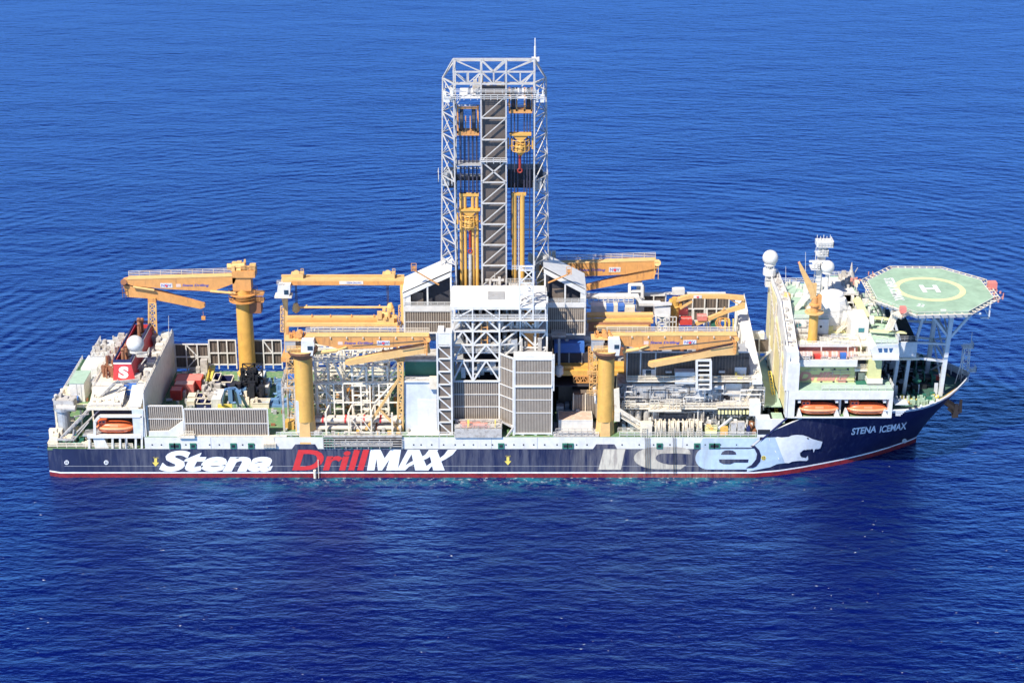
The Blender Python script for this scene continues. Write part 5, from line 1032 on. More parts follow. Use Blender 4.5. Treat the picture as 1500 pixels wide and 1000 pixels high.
# ================================================================ mud module (weathered white, full of pipes)
mm=thing('mud_treatment_module','weathered white process module crowded with pipes below a dark ribbed shed','process module',(158,-14,DZ))
MY=-14.5
x0=A(905,600,MY)[0]; x1=A(1052,600,MY)[0]; x2=A(1118,600,MY)[0]
zA=A(1000,562,MY)[2]
MWALL=mat('grimy_grey_wall',(.34,.35,.36),.6,dirt=.8,dcol=(.16,.13,.11),ndirt=.47)
part('wall',MWALL,mm,lambda g:(g.box(x0,x1,MY,2,DZ,zA),g.box(x1,x2,MY+1.5,2,DZ,zA-1)))
part('upper_panel',mat('stained_grey_panel',(.46,.47,.48),.55,dirt=.8,dcol=(.2,.17,.15),streak=True,ndirt=.48),mm,lambda g:(g.fb(918,568,1050,592,MY-.1,.1),g.fb(1050,562,1118,590,MY+1.3,.2)))
part('white_panel',CLEAN,mm,lambda g:g.fb(1062,562,1086,590,MY+1.1,.15)); part('opening',DARK,mm,lambda g:g.fb(1060,576,1071,589,MY+.95,.1))
part('pipework',GREYW,mm,lambda g:(pipes(g,x0,x2,MY,DZ+.5,zA-2,46,121,.1,.26,1.6)))
part('pipework',STEEL,mm,lambda g:(pipes(g,x0,x2,MY,DZ+.5,zA,60,122,.07,.16,1.1)))
part('dark_pipework',BLACK,mm,lambda g:(pipes(g,x0,x2,MY,DZ+1,zA,34,126,.06,.12,1.2),clutter(g,x0,x2,MY-2.6,MY-.3,DZ+.2,26,2.4,.3,.9,127),[g.fb(x,y,x+4,y+3,MY-.16,.12) for x,y in ((930,603),(942,612),(962,604),(985,612),(1003,603),(1020,611),(1036,604),(933,575),(1000,582),(1034,576))]))
part('pipework',CLEAN,mm,lambda g:(pipes(g,x0,x2,MY,DZ+.5,zA-1,34,123,.1,.22,2.0),clutter(g,x0,x2,MY-3,MY-.4,DZ,60,3,.3,1.2,124)))
part('tank',GREYW,mm,lambda g:[g.tube((x,MY-1,DZ),(x,MY-1,DZ+4.8),.75,12) for x in (x0+3,x0+5,x0+7,x0+9)])
part('machinery',STEEL,mm,lambda g:(clutter(g,x0,x1,MY-3.2,MY-.3,DZ+.2,60,2.2,.3,1.1,125)))
part('soot_stained_panel',STEEL,mm,lambda g:(g.fb(1052,595,1100,628,MY+1.3,.12),))
for (a,b_,py,Y,rl) in ((905,1052,598,-16.6,1),(1050,1113,596,-17.6,1),(918,1106,558,-15.4,1)):
    part('gangway',CREAM,mm,lambda g:(g.fb(a,py-1,b_,py+1.5,Y,abs(MY-Y)+1.4),g.rail([A(a,py-1,Y),A(b_,py-1,Y)],1.2,1.5,.12)))
part('valve_row',PYEL,mm,lambda g:[g.fb(1052+i*5.2,602,1055+i*5.2,606.5,-17.8,.5) for i in range(12)])
part('fairlead_cage',CREAM,mm,lambda g:(g.rail([A(912,598,-17.8),A(930,598,-17.8),],2,1,.14),g.rail([A(952,600,-18),A(964,600,-18)],2.6,.9,.14),g.rail([A(975,600,-18),A(996,600,-18)],2.8,.9,.14),g.fb(950,600,998,603,-18.1,1.6)))
part('white_cabin',CLEAN,mm,lambda g:(g.fb(1098,590,1114,609,-18.2,3),g.fb(989,545,1018,551,-15.6,2.5),g.fb(1047,565,1060,570,-15.4,2)))
part('davit_frame',LSTEEL,mm,lambda g:(g.bar(A(1052,628,-19.5),A(1072,612,-17.5),.5),g.fb(1108,613,1128,629,-20.6,2.6),g.fb(989,552,1018,562,-15.3,1.5)))
part('stair',CREAM,mm,lambda g:(g.stairs(A(905,608,-19.3),A(940,630,-20),1.1),g.prism([A(899,570,-19.6),A(907,568,-19.6),A(908,598,-19.6),A(940,618,-19.6),A(945,622,-19.6),A(900,603,-19.6)],(0,.25,0)),g.fb(938,621,955,640,-20.6,2),g.fb(900,603,908,617,-20,1)))
part('platform_cage',CREAM,mm,lambda g:(g.rail([A(905,634,-20.4),A(940,634,-20.4)],1.4,1.2),[g.rail([A(x,640,-20.9),A(x+7,640,-20.9)],2.4,.6,.14,4) for x in (940,980,1008,1020)]))
# dark ribbed shed on top
SY=-12.5; sx0=A(917,540,SY)[0]; sx1=A(1097,540,SY)[0]; sz0=A(1000,556,SY)[2]; sz1=A(1000,515,SY)[2]
sh=part('shed_wall',BROWN2,mm,lambda g:(g.box(sx0,sx1,SY,SY+.3,sz0,sz1),g.box(sx0,sx0+.3,SY,-2,sz0,sz1)))
part('ribbing',BROWN,sh,lambda g:[g.box(sx0+i*.75,sx0+i*.75+.3,SY-.16,SY,sz0,sz1) for i in range(int((sx1-sx0)/.75))])
part('frame',CLEAN,sh,lambda g:(g.bar((sx0,SY-.2,sz1),(sx1,SY-.2,sz1),.28),[g.bar((A(x,540,SY)[0],SY-.2,sz0),(A(x,540,SY)[0],SY-.2,sz1),.3) for x in (918,938,960)]))
part('shed_roof',STEEL,mm,lambda g:g.box(sx0,sx1,SY,-3,sz1-1.8,sz1-1.6)); part('roof_gear',BLACK,mm,lambda g:clutter(g,sx0+4,sx1-2,SY+1,-4,sz1-1.6,40,2.2,.6,2,131)); part('roof_gear',RUST,mm,lambda g:clutter(g,sx0+4,sx1-2,SY+1,-4,sz1-1.6,14,2,.6,2,132))
part('door_recess',LSTEEL,sh,lambda g:(g.fb(941,541,960,556,SY-.25,.2),g.fb(1076,538,1093,556,SY-.25,.2))); part('door',GLASS,sh,lambda g:(g.fb(946,542,954,552,SY-.32,.1),)); part('lamp',CLEAN,sh,lambda g:(g.fb(975,544,984,546,SY-1,.8),g.fb(1053,543.5,1062,546,SY-1,.8)))
part('hose_bundle',BYEL,mm,lambda g:clutter(g,A(1078,550,SY-1)[0],A(1092,550,SY-1)[0],SY-1.6,SY-.5,sz0,8,2.4,.3,.8,133))
# hose reels on the deck edge
k=0
reel0=None
rxs=[963,971,983,991,1003,1012,1024]
names=['leftmost of the seven white hose reels on the deck edge','second white hose reel from the left on the deck edge','third white hose reel from the left on the deck edge','middle one of the seven white hose reels','third white hose reel from the right on the deck edge','second white hose reel from the right on the deck edge','rightmost of the seven white hose reels on the deck edge']
for i,px in enumerate(rxs):
    p=A(px,628,-19.2)
    if reel0 is None:
        t=thing('hose_reel',names[0],'hose reel',(p[0],-19.2,DZ+2.1),'hose reels on the deck edge'); c=(p[0],-19.2,DZ+2.1)
        part('flange',CREAM,t,lambda g:([g.torus((c[0]+s*.45,c[1],c[2]),1.7,.1,'x',22,6) for s in (-1,1)],[g.bar((c[0]+s*.55,c[1]+1.8*math.cos(a),c[2]+1.8*math.sin(a)),(c[0]+s*.55,c[1]-1.8*math.cos(a),c[2]-1.8*math.sin(a)),.12) for s in (-1,1) for a in (0,1.05,2.1)]))
        part('drum',GREYW,t,lambda g:g.tube((c[0]-.5,c[1],c[2]),(c[0]+.5,c[1],c[2]),.75,16)); part('hose',CREAM,t,lambda g:[g.torus((c[0]-.4+j*.2,c[1],c[2]),1.2+.12*(j%2),.12,'x',20,5) for j in range(5)])
        part('stand',CREAM,t,lambda g:(g.box(c[0]-.75,c[0]-.6,c[1]-.2,c[1]+.2,DZ,c[2]),g.box(c[0]+.6,c[0]+.75,c[1]-.2,c[1]+.2,DZ,c[2]),g.rail([(c[0]-.6,c[1]-1.6,DZ),(c[0]+.6,c[1]-1.6,DZ)],1.8,.6,.1,4)))
        reel0=t
    else: copy_thing(reel0,(p[0],-19.2,DZ+2.1),names[i])
t=thing('yellow_pump_skid','yellow skid of pumps and valves at the deck edge right of the hose reels','pump unit',(165,-19,DZ))
part('frame',PYEL,t,lambda g:(g.gb(1033,1050,638,DZ,1.4,2.2),g.rail([A(1033,630,-20),A(1050,630,-20)],1.3,.8,.14))); part('machinery',YEL,t,lambda g:(clutter(g,A(1034,630,-19)[0],A(1049,630,-19)[0],-20,-18,DZ+1.2,10,1.3,.3,.8,141),g.gb(1055,1066,637,DZ,2,1)))
t=thing('valve_cabinets','row of pale cabinets and rusty gear by the deck edge next to the bow break','cabinet',(171,-19,DZ))
part('cabinet',GREYW,t,lambda g:(g.gb(1070,1078,638,DZ,3.4,1),g.gb(1080,1090,638,DZ,3.6,1),g.rail([A(1068,637,-20),A(1094,637,-20)],3,1.4,.12))); part('machinery',RUST,t,lambda g:clutter(g,A(1096,630,-18)[0],A(1106,630,-18)[0],-19,-16,DZ,14,2.4,.4,1.1,142))
part('hydraulic_tank',DNAVY,t,lambda g:g.gb(1093,1098,638,DZ,2.4,1))
# ================================================================ forward pipe deck behind the shed
fd=thing('forward_pipe_deck','raised pipe deck with orange and yellow beams in front of the far walkway','pipe deck',(145,6,20))
part('deck',STEEL,fd,lambda g:(g.box(134,171,-2,20.2,21.6,22),g.box(124,134,2,20,24,24.4)))
part('support',GREYW,fd,lambda g:[g.bar((x,y,DZ),(x,y,21.6),.7) for x in (135,144,153,162,170.5) for y in (-1.5,10,20)])
part('pipe_beams',LORA,fd,lambda g:(g.fb(860,461,957,465.5,3,2),g.fb(860,470,957,473.5,1,1.2),g.fb(870,477,950,480,-1,1.2)))
part('pipe_stack',RUST,fd,lambda g:([g.tube(A(862,474+i*2.2,0),A(953,474+i*2.2,0),.4,8) for i in range(5)],clutter(g,127,148,-1,4,24,30,2.4,.5,1.6,151)))
part('pipe_stack_light',YEL,fd,lambda g:[g.tube(A(866,468+i*2.6,2),A(955,467+i*2.6,2),.35,8) for i in range(3)])
part('far_walkway',CLEAN,fd,lambda g:(g.fb(858,435,936,438,14,3),g.fb(936,444,968,448,13,2),g.prism([A(930,435,13.8),A(936,435,13.8),A(945,447,13.8),A(938,447,13.8)],(0,2,0)),g.rail([A(864,444,13.5),A(928,444,13.5)],1.8,2.2,.16),g.rail([A(858,454,11),A(932,454,11)],1.4,2.4),g.truss(A(862,444,13.6),A(928,444,13.6),A(862,437,13.6),A(928,437,13.6),9,.3,'n')))
part('equipment_house',CLEAN,fd,lambda g:(g.fb(866,448,888,458,9,3),)); part('blue_unit',BLUE,fd,lambda g:(g.fb(888,448.5,899,457,9,2.4),g.fb(905,448,915,454,9,2.4))); part('equipment_house',CREAM,fd,lambda g:(g.fb(899,447,905,457,9,2.4),g.fb(915,450,930,457,9,2)))
part('machinery',GREYW,fd,lambda g:(clutter(g,127,146,6,12,26,40,2.6,.4,1.4,152),clutter(g,146,170,-1,18,22,70,2.2,.5,1.8,153))); part('machinery',LORA,fd,lambda g:clutter(g,150,170,2,16,22,24,2.2,.4,1.2,154))
cbn=thing('pipe_deck_cabin','white driller cabin on stilts left of the small arched crane','cabin',(149,4,22))
part('wall',CLEAN,cbn,lambda g:(g.fb(959,449,982,463,3,3.4),g.prism([A(957,449,2.6),A(984,447,2.6),A(984,446,6.8),A(957,446,6.8)],(0,0,.5)))); part('window',GLASS,cbn,lambda g:g.fb(966,463.5,974,472,2.9,.2)); part('frame',CLEAN,cbn,lambda g:(g.truss(A(961,486,3),A(961,463,3),A(979,486,3),A(979,463,3),2,.5,'x'),g.rail([A(975,486,2),A(990,486,2)],4,1,.2)))
part('handrail',CREAM,fd,lambda g:(g.rail([A(875,487,-2),A(1080,487,-2)],1.5,2.4),))
for i,(px,py,m,l) in enumerate(((996,476,CRED,'red pipe basket beside the small arched crane'),(1022,470,CRED2,'faded red tray under the small arched boom'),(1042,479,DGREEN,'dark green box under the small arched boom'),(994,462,CRED2,'stack of faded red drums behind the small arched crane'))):
    a=A(px,py,6+i); t=thing('cargo_bin',l,'cargo bin',(a[0],6+i,a[2]),'bins on the forward pipe deck'); w_=(18,14,9,14)[i]
    part('body',m,t,lambda g:(g.fb(px,py-(8,6,9,10)[i],px+w_,py,6+i,2.4))); part('rim',CREAM,t,lambda g:g.rail([A(px,py-(8,6,9,10)[i],6+i),A(px+w_,py-(8,6,9,10)[i],6+i)],.35,1,.1,1))
farscreen(940,975,432,462,20.5,2); farscreen(997,1068,432,469,20.5,4)
part('far_wall_cap',CLEAN,ship,lambda g:(g.fb(903,429,1063,431.5,20.2,.8),g.fb(985,424,1003,432,19,2)))
part('frame_posts',CLEAN,ship,lambda g:([g.bar(A(x,y,15),A(x,480,15),.6) for x,y in ((1015,453),(1035,452),(1040,465))],g.fb(932,420,944,456,19,.6)))
t=thing('hose_stand','orange hoses and yellow posts at the right end of the pipe deck','hose rack',(167,6,22))
part('hose',ORA,t,lambda g:[g.torus(A(1056+i*3,473,5),1.3,.18,'y',12,5) for i in range(3)]); part('frame',BYEL,t,lambda g:[g.bar(A(x,485,4),A(x,467,4),.3) for x in (1062,1068,1074)])
part('break_wall',CLEAN,ship,lambda g:(g.prism([A(1109,613.5,-20.9),A(1150.5,613.5,-20.9),A(1120,640.5,-20.9),A(1109,640.5,-20.9)],(0,.2,0)),)); part('break_opening',BLACK,ship,lambda g:g.fb(1110,629,1128,636,-20.98,.06))
# big raking white girder closing the pipe deck
part('raking_girder',CLEAN,ship,lambda g:(g.prism([(171,20.5,30.8),(173.2,20.5,30.8),(173.6,-16,22.5),(171.2,-16,22.5)],(0,0,.8)),g.truss((171,20,30.8),(171,-14,23),(171,20,24),(171,-14,18),10,.45,'w'),g.rail([(173,20,31.6),(173.4,-16,23.3)],1.2,2)))
part('brown_gate',BROWN,ship,lambda g:(g.fb(1094,498,1127,515,12,.4),)); part('gate_frame',CLEAN,ship,lambda g:(g.fb(1092,488,1120,497,11.6,2),g.bar(A(1112,497,11.5),A(1112,520,11.5),.4),g.bar(A(1128,492,11.5),A(1128,515,11.5),.5),g.bar(A(1094,516,11),A(1128,516,11),.35),g.bar(A(1094,512,9),A(1112,530,9),.35),g.bar(A(1130,512,9),A(1112,530,9),.35)))
# well between module and accommodation
part('well_gear',GREYW,ship,lambda g:(clutter(g,173.5,178,-19,8,DZ,60,2.4,.4,1.4,161),)); part('well_gear',DGREEN,ship,lambda g:(clutter(g,172.5,178,-18,0,DZ,16,2,.5,1.3,162)))
part('yellow_ladder',BYEL,ship,lambda g:(g.truss((177.6,2,18.5),(177.9,-15,12),(178.3,2,18.5),(178.5,-15,12),16,.2,'n'))); part('well_mid_deck',PGREEN,ship,lambda g:(g.box(172.8,179.1,-13,20,15.2,15.5),g.box(176.5,179.1,-19,-13,13.5,13.8)))
part('access_tower',CREAM,ship,lambda g:(g.truss(A(1104,590,-13),A(1104,540,-13),A(1112,590,-13),A(1112,540,-13),6,.3,'x'),g.rail([A(1098,560,-14),A(1114,560,-14)],2,1),g.stairs(A(1090,594,-16),A(1104,566,-15),1)))
# ================================================================ accommodation block
ax0=179.2
ab=thing('accommodation_block','bright white and pale yellow accommodation block with green decks at the bow','building',(192,0,15.8))
def bx(*a): return lambda g:g.box(*a)
ay=-15.9
part('aft_wall',WHITE,ab,lambda g:(g.prism([(ax0,-20.9,15.85),(ax0,20.5,15.85),(ax0,20.5,38),(ax0,-2,38),(ax0,-20.9,30)],(.4,0,0))))
AYEL=mat('warm_yellow_wall_paint',(.8,.7,.36),.55,dirt=.4,dcol=(.5,.4,.2))
part('aft_yellow_panel',AYEL,ab,lambda g:(g.prism([(ax0-.1,5,22),(ax0-.1,19.5,22),(ax0-.1,19.5,37),(ax0-.1,5,37)],(.08,0,0)),g.prism([(ax0-.1,-20,16),(ax0-.1,3,16),(ax0-.1,3,33),(ax0-.1,-20,24)],(.08,0,0))))
part('aft_fin',CLEAN,ab,lambda g:(g.prism([(ax0+.2,-21,15.9),(ax0+.2,-21,29),(ax0+.2,-1,37.9),(ax0+.2,20.3,37.9),(ax0+2.2,20.3,37.9),(ax0+2.2,-1,37.9),(ax0+2.2,-21,29),(ax0+2.2,-21,15.9)],(0,0,.01)) if 0 else None,g.box(ax0-.4,ax0+2.4,-20.95,-18,22.95,30),g.box(ax0-.4,ax0+.6,-20.9,-18,15.9,22.9),g.prism([(ax0-.2,-20.9,29.8),(ax0+2.2,-20.9,29.8),(ax0+2.2,-2,38),(ax0-.2,-2,38)],(0,0,.4)),g.box(ax0-.2,ax0+2.2,-2,20.4,38,38.4)))
part('wall_ladder',GREYW,ab,lambda g:(g.truss((ax0-.3,-17,21),(ax0-.3,18,37),(ax0-.3,-17,22.2),(ax0-.3,18,38.2),24,.16,'n'),g.bar((ax0-.3,4,15.5),(ax0-.3,4,34),.3),g.bar((ax0-.3,-8,15.5),(ax0-.3,-8,31),.3),g.bar((ax0-.3,12,15.5),(ax0-.3,12,36),.25)))
part('wall_lining',CREAM,ab,lambda g:(g.box(ax0-.3,ax0-.12,3,5,15.9,36),g.box(ax0-.35,ax0-.12,-9,-8.2,15.9,30)))
part('fin_gear',GREYW,ab,lambda g:([g.box(ax0+.3+(i%3)*.5,ax0+.9+(i%3)*.5,y,y+1.1,30.4+(y+20.9)*.434,30.9+(y+20.9)*.434+.3*(i%2)) for i,y in enumerate(range(-19,-3,2))],clutter(g,ax0+.3,ax0+1.9,-1,19,38.4,26,.9,.3,1,311)))
part('fin_step',CREAM,ab,lambda g:[g.box(ax0-.25,ax0+2.25,y,y+.25,30.2+(y+20.9)*.434,30.36+(y+20.9)*.434) for y in range(-20,-2)])
part('fin_rail',CLEAN,ab,lambda g:(g.rail([(ax0-.1,-20.8,30.2),(ax0-.1,-2,38.4),(ax0-.1,20.3,38.4)],1.1,2.2),g.rail([(ax0+2.1,-20.8,30.2),(ax0+2.1,-2,38.4),(ax0+2.1,20.3,38.4)],1.1,2.2),[g.box(ax0+.8,ax0+1.2,y,y+.6,30.4+(y+20)*.43,30.8+(y+20)*.43) for y in range(-19,-3,2)]))
# boat recess: white surround
rx0=A(1154,598,-21)[0]; rx1=A(1307,598,-21)[0]; zr0,zr1,zr2=15.85,20.7,22.9
part('boat_bay',CLEAN,ab,lambda g:(g.box(rx0,rx1,-21.02,-16,zr1,zr2),g.box(rx0,A(1164,598,-21)[0],-21,-16.5,zr0,zr1),g.box(A(1301.5,598,-21)[0],rx1,-21,-16.5,zr0,zr1),g.box(A(1231,598,-21)[0],A(1234,598,-21)[0],-19,-16.5,zr0,zr1)))
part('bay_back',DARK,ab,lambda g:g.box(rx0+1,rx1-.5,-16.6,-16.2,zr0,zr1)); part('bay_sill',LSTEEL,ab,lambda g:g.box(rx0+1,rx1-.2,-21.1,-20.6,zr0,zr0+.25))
for px in (1171,1226,1240,1296): part('boat_cradle',CLEAN,ab,lambda g:(g.prism([A(px-4,609.5,-20.5),A(px+4,609.5,-20.5),A(px+1,600,-20.5),A(px-1,600,-20.5)],(0,1.5,0)),g.fb(px-2,586,px+2,590,-20.6,1.2)))
part('promenade_deck',PGREEN,ab,bx(ax0+.5,rx1,-20.9,-14,zr2,zr2+.12))
part('promenade_rail',CLEAN,ab,lambda g:g.rail([(ax0+8,-20.8,zr2+.1),(rx1,-20.8,zr2+.1),(rx1,-14,zr2+.1)],1.3,2,.1))
# yellow-green wall with faded lettering
zw0=zr2; zw1=A(1200,536,ay)[2]
part('lettered_wall',YGREEN,ab,lambda g:g.box(ax0+1,A(1252,550,ay)[0],ay,ay+3,zw0,zw1))
text('Drilling','lettering',PINK,ab,pxfn(1168,544.5,1245,561.5,ay-.06),.25,.05)
for px,py in ((1205,541),(1222.5,541),(1242,541),(1203,560),(1221,560),(1240,560)): part('porthole',BLACK,ab,lambda g:g.fb(px-1.4,py-1.6,px+1.4,py+1.6,ay-.12,.1))
part('bow_side_wall',YGREEN,ab,lambda g:(g.fb(1272,527,1291,559,ay-2.2,6),)); part('wall_foot',WHITE,ab,lambda g:g.fb(1270,555,1293,562,ay-2.5,6))
part('recess',DARK,ab,lambda g:(g.fb(1253,528,1273,568,ay+1.2,.4),)); part('recess_green_floor',DGREEN,ab,lambda g:(g.box(A(1252,568,ay)[0],A(1273,568,ay)[0],ay-1.5,ay+1.2,zw0+.1,zw0+.3)))
part('recess_balcony',CREAM,ab,lambda g:(g.fb(1252,540.5,1273,544,ay-1.2,2.4),g.rail([A(1253,540.5,ay-1.2),A(1272,540.5,ay-1.2)],1.2,1.2,.1),g.fb(1257,546,1270,560,ay+.9,.3)))
# liferaft deck
ly=-18.4; zl0=A(1200,537,ly)[2]; zl1=A(1200,527,ly)[2]
part('raft_deck',CLEAN,ab,lambda g:(g.fb(1159,527,1256,537,ly,.4),g.box(A(1159,530,ly)[0],A(1256,530,ly)[0],ly+.4,-12,zl0,zl0+.5),g.fb(1151,515,1169,572,ly-1.8,4)))
part('raft_deck_back',RUST if 0 else PINK,ab,lambda g:g.fb(1170,508,1256,527,-13.6,.3))
zc=A(1200,507,-14.2)[2]
part('crane_deck',mat('pale_cream_deck',(.74,.72,.52),.6,dirt=.3,dcol=(.5,.55,.35)),ab,lambda g:(g.box(ax0+2.4,A(1292,500,-14)[0]-2,-14.2,-7.9,zc-.2,zc),))
part('crane_deck_edge',CLEAN,ab,lambda g:(g.fb(1168,505,1252,508,-14.5,.35),[g.bar(A(x,508,-14.4),A(x,526,-14.4),.3) for x in (1203,1242,1252)],g.rail([A(1170,506,-14.4),A(1250,506,-14.4)],1.1,1.7,.12),g.rail([(ax0+2.4,ly,zl1),(ax0+5,ly,zl1)],2,.8,.14,4)))
part('navy_locker',DNAVY,ab,lambda g:g.fb(1152,501,1168,507,-14.8,2)); part('blue_box',BLUE,ab,lambda g:g.fb(1231,518,1240,526,-16.5,1)); part('red_box',CRED,ab,lambda g:g.fb(1192,520,1202,527,-16.5,1))
# house on crane deck
hy=-8; zh1=A(1180,468,hy)[2]
hs_=part('upper_house',CLEAN,ab,lambda g:g.box(ax0+.5,A(1214,480,hy)[0],hy,18,zc,zh1))
for px in (1157,1170): part('window',mat('teal_window',(.05,.2,.22),.15) if 'teal_window' not in bpy.data.materials else bpy.data.materials['teal_window'],hs_,lambda g:g.fb(px-3.7,474.5,px+3.7,479.5,hy-.08,.06))
part('grey_bay',LSTEEL,hs_,lambda g:(g.fb(1196,468,1213,489,hy-.5,.4),)); part('porthole',BLACK,hs_,lambda g:g.fb(1201,477,1204,480,hy-.6,.1))  # light grey bay panel with a porthole
part('roof_deck',PGREEN,hs_,bx(ax0+2.4,A(1214,480,hy)[0],hy+.2,18,zh1,zh1+.15))
part('roof_rail',CLEAN,hs_,lambda g:(g.rail([(ax0+2.4,hy,zh1+.1),(A(1214,480,hy)[0],hy,zh1+.1)],1.1,2,.1),g.rail([(ax0+2.4,18,zh1+.1),(A(1214,480,hy)[0],18,zh1+.1)],1.4,2,.12)))
part('rope_coils',GREYW,ab,lambda g:(clutter(g,ax0+5,ax0+14,-10.5,-8.6,zc,26,1,.4,1,171),g.rail([(ax0+3,-9.6,zc),(ax0+16,-9.6,zc)],1,1.6)))
# yellow walled block, stairs, bridge wing
part('mid_house',WHITE,ab,lambda g:(g.fb(1213,455,1247,489,-5,10),g.fb(1246,470,1272,503,-12,8),g.box(A(1214,470,0)[0],199,5,18,30,38)))
part('yellow_recess',PYEL,ab,lambda g:(g.fb(1213,478,1220,490,-5.6,.5),g.fb(1214,487,1250,492,-6.5,1.6),g.fb(1250,508,1272,526,-12.6,.2)))
part('stair',CREAM,ab,lambda g:(g.stairs(A(1226,489,-7),A(1248,470,-7),1.2),g.stairs(A(1253,488,-13),A(1262,512,-16),1)))
part('window',bpy.data.materials['teal_window'],ab,lambda g:g.fb(1257.5,480.5,1266,486.5,-12.1,.08))
part('side_gallery_deck',CREAM,ab,lambda g:(g.fb(1249,523,1277,527,-17.5,6),g.rail([A(1250,523,-17.6),A(1276,523,-17.6)],1.2,1.4),g.fb(1247,503,1280,507,-15,5),[g.bar(A(x,507,-15),A(x,523,-15),.3) for x in (1261,1275)])); part('orange_wall',BYEL,ab,lambda g:g.fb(1252,508,1272,522,-11.8,.3))
part('glass_front',STEEL,ab,lambda g:g.fb(1262,509,1272,520,-12.1,.1))
wy=-19.6
bw=part('bridge_wing',CLEAN,ab,lambda g:(crane_plate(g,[(1280,527),(1275,512),(1283,504.5),(1316,503),(1317.5,518),(1316,527)],wy,3),g.box(A(1275,520,wy)[0],A(1316,520,wy)[0],wy+3,16,A(1290,527,wy)[2],A(1290,504,wy)[2]-.2)))
part('wing_roof',PGREEN,bw,lambda g:(g.box(A(1281,520,wy)[0],A(1316,520,wy)[0],wy+.3,15.5,A(1290,503.5,wy)[2],A(1290,503.5,wy)[2]+.15)))
for i in range(3): part('window',mat('blue_window_glass',(.05,.12,.25),.12) if 'blue_window_glass' not in bpy.data.materials else bpy.data.materials['blue_window_glass'],bw,lambda g:crane_plate(g,[(1286+i*8,510),(1292.5+i*8,509.8),(1292+i*8 if i<2 else 1290+i*8,516),(1287.5+i*8,516)],wy-.06,.05))
part('wing_band',LSTEEL,bw,lambda g:(g.fb(1284,503.6,1316,508,wy-.05,.04),)); part('wing_rail',CLEAN,bw,lambda g:(g.rail([A(1283,503,wy+.2),A(1316,503,wy+.2)],1,1.5,.1),g.rail([(A(1316,503,wy)[0],wy+.3,A(1290,503,wy)[2]),(A(1316,503,wy)[0],15,A(1290,503,wy)[2])],1,2,.1),g.fb(1278,524,1317,527.5,wy-.5,.45)))
part('yellow_walkway',PYEL,ab,lambda g:(g.prism([atZ(1248,455,37.2),atZ(1262,452,37.2),atZ(1260,462,37.2),atZ(1298,476,37.2),atZ(1296,482,37.2),atZ(1250,468,37.2)],(0,0,.3)) if 0 else None,g.prism([(198,-8,37),(200,-8,37),(200,8,37),(198,8,37)],(0,0,.25)),g.prism([(199,-13.5,35.7),(207.5,-15,35.7),(207.5,-16.2,35.7),(199,-15,35.7)],(0,0,.2)),g.prism([(199,-5,36),(206,-7,36),(206,-8.2,36),(199,-6.4,36)],(0,0,.3))))
# forward far house with green roof
fz=A(1240,432,6)[2]
fh=part('wheelhouse',CLEAN,ab,lambda g:(g.fb(1226,431,1258,449,5,.5),g.box(A(1226,431,5)[0],A(1258,431,5)[0],5.5,20,30,fz)))
part('roof',PGREEN,fh,bx(A(1226,431,5)[0],A(1258,431,5)[0],5,20,fz,fz+.15)); part('roof_rail',CLEAN,fh,lambda g:(g.rail([(A(1226,431,5)[0],5,fz),(A(1258,431,5)[0],5,fz),(A(1258,431,5)[0],20,fz)],1.1,1.6,.1),g.rail([(A(1226,431,5)[0],5,fz),(A(1226,431,5)[0],20,fz),(A(1258,431,5)[0],20,fz)],1.3,1.6,.12),g.prism([(A(1222,431,5)[0],5,fz-3),(A(1226,431,5)[0],5,fz),(A(1226,431,5)[0],18,fz),(A(1222,431,5)[0],18,fz-3)],(0,0,.2))))
part('sensor_gear',GREYW,fh,lambda g:(clutter(g,A(1240,431,5)[0],A(1256,431,5)[0],10,19,fz+.1,30,2.2,.3,1.1,181),g.lathe((A(1248,400,14)[0],15,fz),[(.8,0),(1.1,1.5),(.4,3.5),(.1,5.5)],10),g.bar((A(1256,431,5)[0],16,fz),(A(1256,431,5)[0]+1.8,16,fz+3.8),.16)))
part('vent_drum',CLEAN,ab,lambda g:(g.lathe((A(1218,440,0)[0],0,A(1218,432,0)[2]-1.4),[(2.6,0),(2.9,.4),(2.9,1.8),(2.7,2.1)],24),g.lathe((A(1219,455,-2)[0],-2,zc+2),[(3.6,0),(3.9,4),(3.2,6)],10)))
part('white_arm',WHITE,ab,lambda g:(g.prism([A(1164,455,-2),A(1167,457,-2),A(1188,434,-2),A(1182,430,-2)],(0,1.6,0)),clutter(g,A(1180,440,0)[0],A(1186,430,0)[0],-1,3,zh1,10,5,.5,1.4,182)))
t=thing('orange_bollard_cover','orange canvas covered unit on the green roof deck','covered machine',(A(1151,453,3)[0],3,zh1)); part('cover',LORA,t,lambda g:(g.lathe((A(1151,453,3)[0],3,zh1+.15),[(1.15,0),(1.05,2),(.95,2.6),(.5,2.8)],10),)); part('strap',ORA,t,lambda g:g.torus((A(1151,453,3)[0],3,zh1+1.7),1.08,.06,'z',12,4))
t=thing('orange_davit','red and orange davit arm folded on the green roof deck','davit',(A(1143,440,8)[0],8,zh1)); part('arm',CRED2,t,lambda g:g.bar(A(1141,430,8),A(1146,442,8),.7)); part('base',ORA,t,lambda g:g.bar(A(1146,442,8),A(1147,447,8),1))
part('deck_gear',CLEAN,ab,lambda g:(clutter(g,184,199,-6,4,zc,40,3,.4,1.4,321),clutter(g,197,204,-12,10,36,34,2,.3,1.2,322),clutter(g,ax0+4,ax0+17,6,17,zh1,30,2,.4,1.4,323)))
part('deck_gear',GREYW,ab,lambda g:(clutter(g,186,200,-7,2,zc,30,2.2,.3,1.0,324),clutter(g,199,206,-14,4,34,24,1.6,.3,1,325)))
